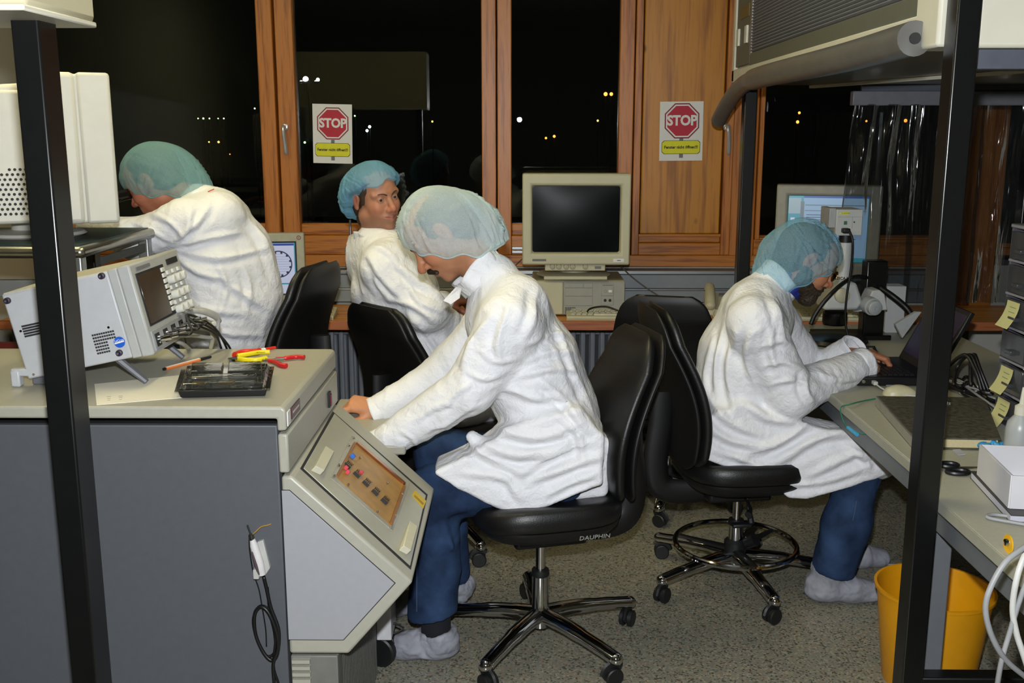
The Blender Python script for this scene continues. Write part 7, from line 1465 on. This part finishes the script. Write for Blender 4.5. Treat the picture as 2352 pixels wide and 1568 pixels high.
# ================================================================ PERSON LOOKING ROUND (seated at the bench)
def person2():
    P = thing('person', 'man in a white coat turning his head to look over his shoulder', 'person', (CH2[0], CH2[1], 0)); fy = R(42); fd = Vector((math.cos(fy), math.sin(fy), 0)); rt_ = Vector((fd.y, -fd.x, 0)); a = R(42)
    Rm = hframe((math.sin(a), -math.cos(a), -.06), (-.21, 0, .98)); hc = at(861, 452, 3.93)
    nkb, upc, che, wai = at(868, 548, 3.95), at(888, 590, 3.93), at(905, 665, 3.90), at(925, 760, 3.90); pel = Vector((CH2[0] - .01, CH2[1] + .0, .58)); base = rt_
    sh_r, el_r, wr_r = at(885, 612, 3.78), at(978, 712, 3.74), at(1032, 742, 3.86); sh_l = upc - rt_ * .20 + Vector((0, 0, -.02)); el_l = sh_l + fd * .18 + Vector((0, 0, -.22)); wr_l = el_l + fd * .20 + rt_ * .06
    hip = [pel + rt_ * (.10 * s) for s in (1, -1)]; kn = [h_ + fd * .42 + Vector((0, 0, -.02)) for h_ in hip]; an = [k_ + fd * .02 + Vector((0, 0, -.44)) for k_ in kn]
    hv, hF, hcol, hf_ = build_head(TONE2, (.0028, .0029), neck=tuple(Rm.transposed() @ (nkb - hc)), smile=.8, stubble=.35, jaw=1.12); hd = (xf(hv, Rm, hc), hF, hcol)
    d_ = (at(1042, 772, 3.90) - wr_r); h_ = build_hand(((30, 30, 20),) * 4, (20, 10, 10), 5, side=1, tone='#8f5a46'); HN = hframe(d_, (.2, -.6, .7)); rh = (xf(h_[0], HN, wr_r), h_[1], h_[2]); d2 = fd + rt_ * .3; HL = hframe(d2, (0, 0, 1)); lh = (xf(h_[0] * np.array((1, -1, 1)), HL, wr_l), h_[1][:, ::-1], h_[2])
    segs = [([pel, wai, che, upc], [.08, .085, .11, .09], dict(n=rt_, sc=1.3, k=.03)), ([upc, nkb], [.085, .06], dict(k=.03)), ([upc, sh_r, el_r, wr_r], [.08, .055, .042, .024], dict(k=.02)), ([upc, sh_l, el_l, wr_l], [.08, .055, .042, .024], dict(k=.02))] + [([pel, hip[i], kn[i], an[i], an[i] - Vector((0, 0, .05))], [.075, .06, .05, .04, .035], dict(k=.02)) for i in (0, 1)]
    bv = limb_body((-.62, 3.5, 0), (.35, 4.65, 1.42), TONE2, segs, .011); v, F, c = join([bv, hd, rh, lh]); np_obj('body', v, F, M_SKIN, P, col=c)
    f = Field((-.68, 3.52, .42), (.25, 4.45, 1.36), .0065); f.chain([pel, wai, che, upc], [.130, .132, .142, .105], k=.05, n=rt_, sc=1.30); f.chain([upc, nkb], [.10, .072], k=.05); f.cone(upc + rt_ * .09, upc - rt_ * .12, .088, .088, .04)
    for s, e, w in ((sh_r, el_r, wr_r), (sh_l, el_l, wr_l)): f.cone(upc, s, .09, .085, .05); f.cone(s, e, .088, .078, .03); f.cone(e, w, .078, .052, .02)
    for i in (0, 1): f.cone(hip[i], hip[i].lerp(kn[i], .75), .105, .10, .05)
    f.poly([at(*p_, 3.80) for p_ in ((960, 700), (1010, 770), (1050, 800), (1040, 850), (985, 860), (930, 760))], 3.78, 3.86, .012, .04)
    f.cone(wr_r + (wr_r - el_r).normalized() * .06, wr_r + (wr_r - el_r).normalized() * .12, .046, .06, .004, 's')
    ct = simple('coat', f, M_COAT, P, 1, (.0085, .003, .0006), 9., segs=[(pel, che, .15, 4, 8, .006), (che, nkb, .13, 4, 8, .005), (sh_r, el_r, .08, 10, 5, .006), (el_r, wr_r, .07, 12, 5, .005)],
        folds=[([(845, 585), (880, 640), (925, 685)], 10, .013), ([(900, 598), (958, 645), (1020, 682)], 10, .013), ([(822, 600), (828, 640), (838, 680)], 8, .010), ([(878, 682), (950, 702), (1005, 742)], 10, .012), ([(955, 735), (1000, 795), (1035, 845)], 9, .012), ([(855, 565), (885, 575), (915, 600)], 8, .008), ([(860, 620), (870, 655), (900, 690)], 8, .010), ([(935, 640), (960, 690), (1010, 715)], 8, .009), ([(935, 710), (965, 770), (1000, 850)], 9, .010)]); cuff_ring(ct, wr_r + (wr_r - el_r).normalized() * .02, wr_r - el_r, .05, .03, 1.1, 2)
    collar(ct, at(868, 552, 3.945), (-1, .2, 0), (.2, 1, 0), .080, .076, (.0, .0, 1), .042, 1.05, seed=11, lean=(-.004, 0, 0))
    f = Field((-.62, 3.62, .08), (.40, 4.62, .72), .008)
    for i in (0, 1): f.chain([hip[i], kn[i], an[i]], [.09, .08, .07], k=.03)
    simple('jeans', f, M_DENIM, P, 1, (.004, .0028, .0008), 12.)
    for i in (0, 1):
        fk = Field((an[i].x - .12, an[i].y - .14, -.01), (an[i].x + .26, an[i].y + .26, .2), .007); o_ = Vector((an[i].x, an[i].y, 0)); fk.cone(o_ - fd * .03 + Vector((0, 0, .05)), o_ + fd * .12 + Vector((0, 0, .045)), .05, .046, .02); fk.cone(o_ + fd * .12 + Vector((0, 0, .042)), o_ + fd * .18 + Vector((0, 0, .036)), .046, .036, .02); fk.cone(o_ + Vector((0, 0, .05)), o_ + Vector((0, 0, .12)), .052, .054, .02); fk.poly([(-3, 0, 0), (3, 0, 0), (3, 0, -.1), (-3, 0, -.1)], 2, 6, 0, .002, 's'); simple('shoe_cover', fk, M_SHOEC, P, 1, (.004, .003, .0015), 7.)
    hm = hair_mat('hair_light_brown', '#3a2a1a')
    def tufts(f_):
        for s in (-1, 1): f_.cone((.030, s * .0655, .034), (.018, s * .0710, -.012), .015, .008, .008); f_.cone((.030, s * .062, .05), (-.02, s * .072, .05), .02, .02, .01)
        f_.cone((-.06, 0, -.05), (-.065, 0, -.09), .05, .045, .02)
    scalp(P, Rm, hc, hm, extra=tufts, amp=.006); brows(P, Rm, hc, hm, -.005, .0042); eyeballs(P, Rm, hc, '#2c3234', (.95, -.24, .0))
    bouffant(P, hc + Rm @ Vector((-.020, 0, .002)), Rm @ Vector((.82, 0, .57)), Rm @ Vector((-.57, 0, .82)), .140, .150, .118, .126, CAPB, 21, shift=.0, droop=(-.006, -.014, .034), tuck=.76, pleat=.007, flat=2.3, head=(Rm, hc))
    return P
person2()

# ================================================================ PERSON AT THE EYEPIECE (back to the camera)
def person3():
    P = thing('person', 'man in a creased white coat bending left to a black eyepiece', 'person', (-1.15, 3.8, 0)); n = (.35, .94, 0); Y = 3.80
    Rm = hframe((-.84, .10, -.52), (-.52, .0, .85)); hc = at(353, 414, Y + .02)
    nkb, upc, che, wai, pel = at(462, 468, Y), at(478, 520, Y), at(505, 600, Y), at(525, 700, Y), at(520, 815, Y)
    sh_n, el_n, wr_n = at(430, 515, 3.66), at(305, 548, 3.66), at(210, 520, 3.74); sh_f, el_f, wr_f = at(480, 520, 3.98), at(400, 600, 4.12), at(330, 560, 4.15)
    hip = [pel + Vector((.02, -.1, -.04)), pel + Vector((.02, .1, -.04))]; kn = [h_ + Vector((-.40, .10, -.06)) for h_ in hip]; an = [Vector((k_.x + .02, k_.y, .14)) for k_ in kn]
    hv, hF, hcol, hf_ = build_head(TONE3, (.004, .004), neck=tuple(Rm.transposed() @ (nkb - hc)), h=.003); hd = (xf(hv, Rm, hc), hF, hcol); h_ = build_hand(((30, 30, 20),) * 4, (20, 10, 10), 5, side=1); HN = hframe(wr_n - el_n, (0, -.3, .9)); nh = (xf(h_[0], HN, wr_n), h_[1], h_[2]); HF = hframe(wr_f - el_f, (0, -.3, .9)); fh = (xf(h_[0] * np.array((1, -1, 1)), HF, wr_f), h_[1][:, ::-1], h_[2])
    segs = [([pel, wai, che, upc], [.08, .085, .11, .09], dict(n=n, sc=1.3, k=.03)), ([upc, nkb], [.085, .06], dict(k=.03)), ([upc, sh_n, el_n, wr_n], [.08, .055, .042, .024], dict(k=.02)), ([upc, sh_f, el_f, wr_f], [.08, .055, .042, .024], dict(k=.02))] + [([pel, hip[i], kn[i], an[i], an[i] - Vector((0, 0, .06))], [.075, .06, .05, .04, .035], dict(k=.02)) for i in (0, 1)]
    bv = limb_body((-1.75, 3.5, 0), (-.85, 4.3, 1.55), TONE3, segs, .011); v, F, c = join([bv, hd, nh, fh]); np_obj('body', v, F, M_SKIN, P, col=c)
    f = Field((-1.75, 3.50, .60), (-.80, 4.28, 1.50), .0065); f.chain([pel, wai, che, upc], [.155, .165, .168, .12], k=.06, n=n, sc=1.18); f.chain([upc, nkb], [.115, .075], k=.05); f.cone(at(500, 500, 3.72), at(520, 510, 3.94), .10, .10, .05)
    f.cone(at(560, 560, Y), at(585, 680, Y), .09, .10, .05)
    for s, e, w in ((sh_n, el_n, wr_n), (sh_f, el_f, wr_f)): f.cone(upc, s, .10, .088, .05); f.cone(s, e, .085, .072, .03); f.cone(e, w, .072, .05, .02)
    ct = simple('coat', f, M_COAT, P, 1, (.010, .003, .0006), 15., segs=[(pel, che, .20, 4, 7, .008), (che, nkb, .17, 4, 7, .006), (sh_n, el_n, .09, 10, 5, .008), (el_n, wr_n, .07, 12, 5, .006)],
        folds=[([(392, 566), (480, 545), (565, 532)], 10, .014), ([(395, 572), (500, 592), (605, 572)], 10, .013), ([(392, 560), (450, 515), (485, 465)], 10, .013), ([(398, 580), (450, 622), (525, 645)], 10, .013), ([(400, 560), (430, 525), (440, 480)], 9, .010), ([(560, 490), (610, 560), (638, 650)], 11, .012), ([(520, 650), (565, 680), (605, 705)], 10, .012), ([(425, 690), (490, 712), (565, 722)], 10, .010), ([(560, 610), (575, 660), (568, 710)], 9, .009), ([(470, 755), (530, 765), (600, 770)], 10, .009), ([(300, 508), (350, 530), (390, 555)], 8, .010), ([(340, 488), (390, 510), (420, 545)], 8, .010), ([(375, 600), (400, 660), (440, 720)], 9, .010), ([(500, 600), (520, 660), (500, 730)], 10, .009)])
    collar(ct, at(455, 462, Y), (.9, 0, .35), (0, 1, 0), .078, .074, (-.5, 0, .86), .04, 1.05, seed=14)
    for (a_, b_) in (((478, 440), (492, 434)), ((496, 442), (504, 450)), ((510, 448), (522, 456))):
        p0, p1 = at(*a_, 3.70), at(*b_, 3.70); MB().tube([p0, (p0 + p1) / 2 + Vector((0, -.004, 0)), p1], .002, 6).build('red_lettering', M('print_red', '#b8504c', .6), ct)
    f = Field((-1.75, 3.55, .10), (-.80, 4.2, .90), .009)
    for i in (0, 1): f.chain([hip[i], kn[i], an[i]], [.09, .08, .07], k=.03)
    simple('jeans', f, M_DENIM, P, 1, (.004, .0028, .0008), 12.)
    for i in (0, 1):
        fk = Field((an[i].x - .28, an[i].y - .1, -.01), (an[i].x + .12, an[i].y + .1, .2), .008); o_ = Vector((an[i].x, an[i].y, 0)); fk.cone(o_ + Vector((.03, 0, .05)), o_ + Vector((-.12, 0, .045)), .05, .046, .02); fk.cone(o_ + Vector((-.12, 0, .042)), o_ + Vector((-.19, 0, .036)), .046, .036, .02); fk.cone(o_ + Vector((0, 0, .05)), o_ + Vector((0, 0, .12)), .052, .054, .02); simple('shoe_cover', fk, M_SHOEC, P, 1)
    hm = hair_mat('hair_dark', '#241c16'); scalp(P, Rm, hc, hm); brows(P, Rm, hc, hm); eyeballs(P, Rm, hc)
    bouffant(P, at(388, 424, Y + .01), (-1, 0, .03), (0, 0, 1), .168, .160, .106, .155, CAPG, 33, shift=.035, droop=(.0, .022, .004), tuck=.86, pleat=.004, flat=2.2, head=(Rm, hc))
    return P
person3()
# the eyepiece the man bends to
ep = thing('eyepiece_microscope', 'black binocular microscope head held to the bent man\'s eyes', 'microscope', tuple(Vector((at(262, 470, 3.80).x - .05, 3.85, 0))))
e0 = at(306, 444, 3.80)
for dy in (-.033, .033): MB().tube([e0 + Vector((-.002, dy, 0)), e0 + Vector((-.03, dy, -.006)), e0 + Vector((-.031, dy, -.006)), e0 + Vector((-.10, dy * .9, -.03))], [.019, .021, .017, .017], 20).build('eyepiece_tube', M('stage_black'), ep)
eb = e0 + Vector((-.14, 0, -.05)); BOX('head_block', (eb.x - .08, eb.y - .07, eb.z - .06), (eb.x + .05, eb.y + .07, eb.z + .05), M('stage_black'), ep, .012)
BOX('pillar', (eb.x - .07, eb.y - .03, .98), (eb.x - .01, eb.y + .03, eb.z - .055), M('stage_black'), ep, .006); BOX('stage', (eb.x - .14, eb.y - .10, .955), (eb.x + .06, eb.y + .10, .985), M('stage_black'), ep, .006); BOX('stand', (eb.x - .10, eb.y - .06, 0), (eb.x + .02, eb.y + .06, .955), M('rack_dark'), ep, .006)
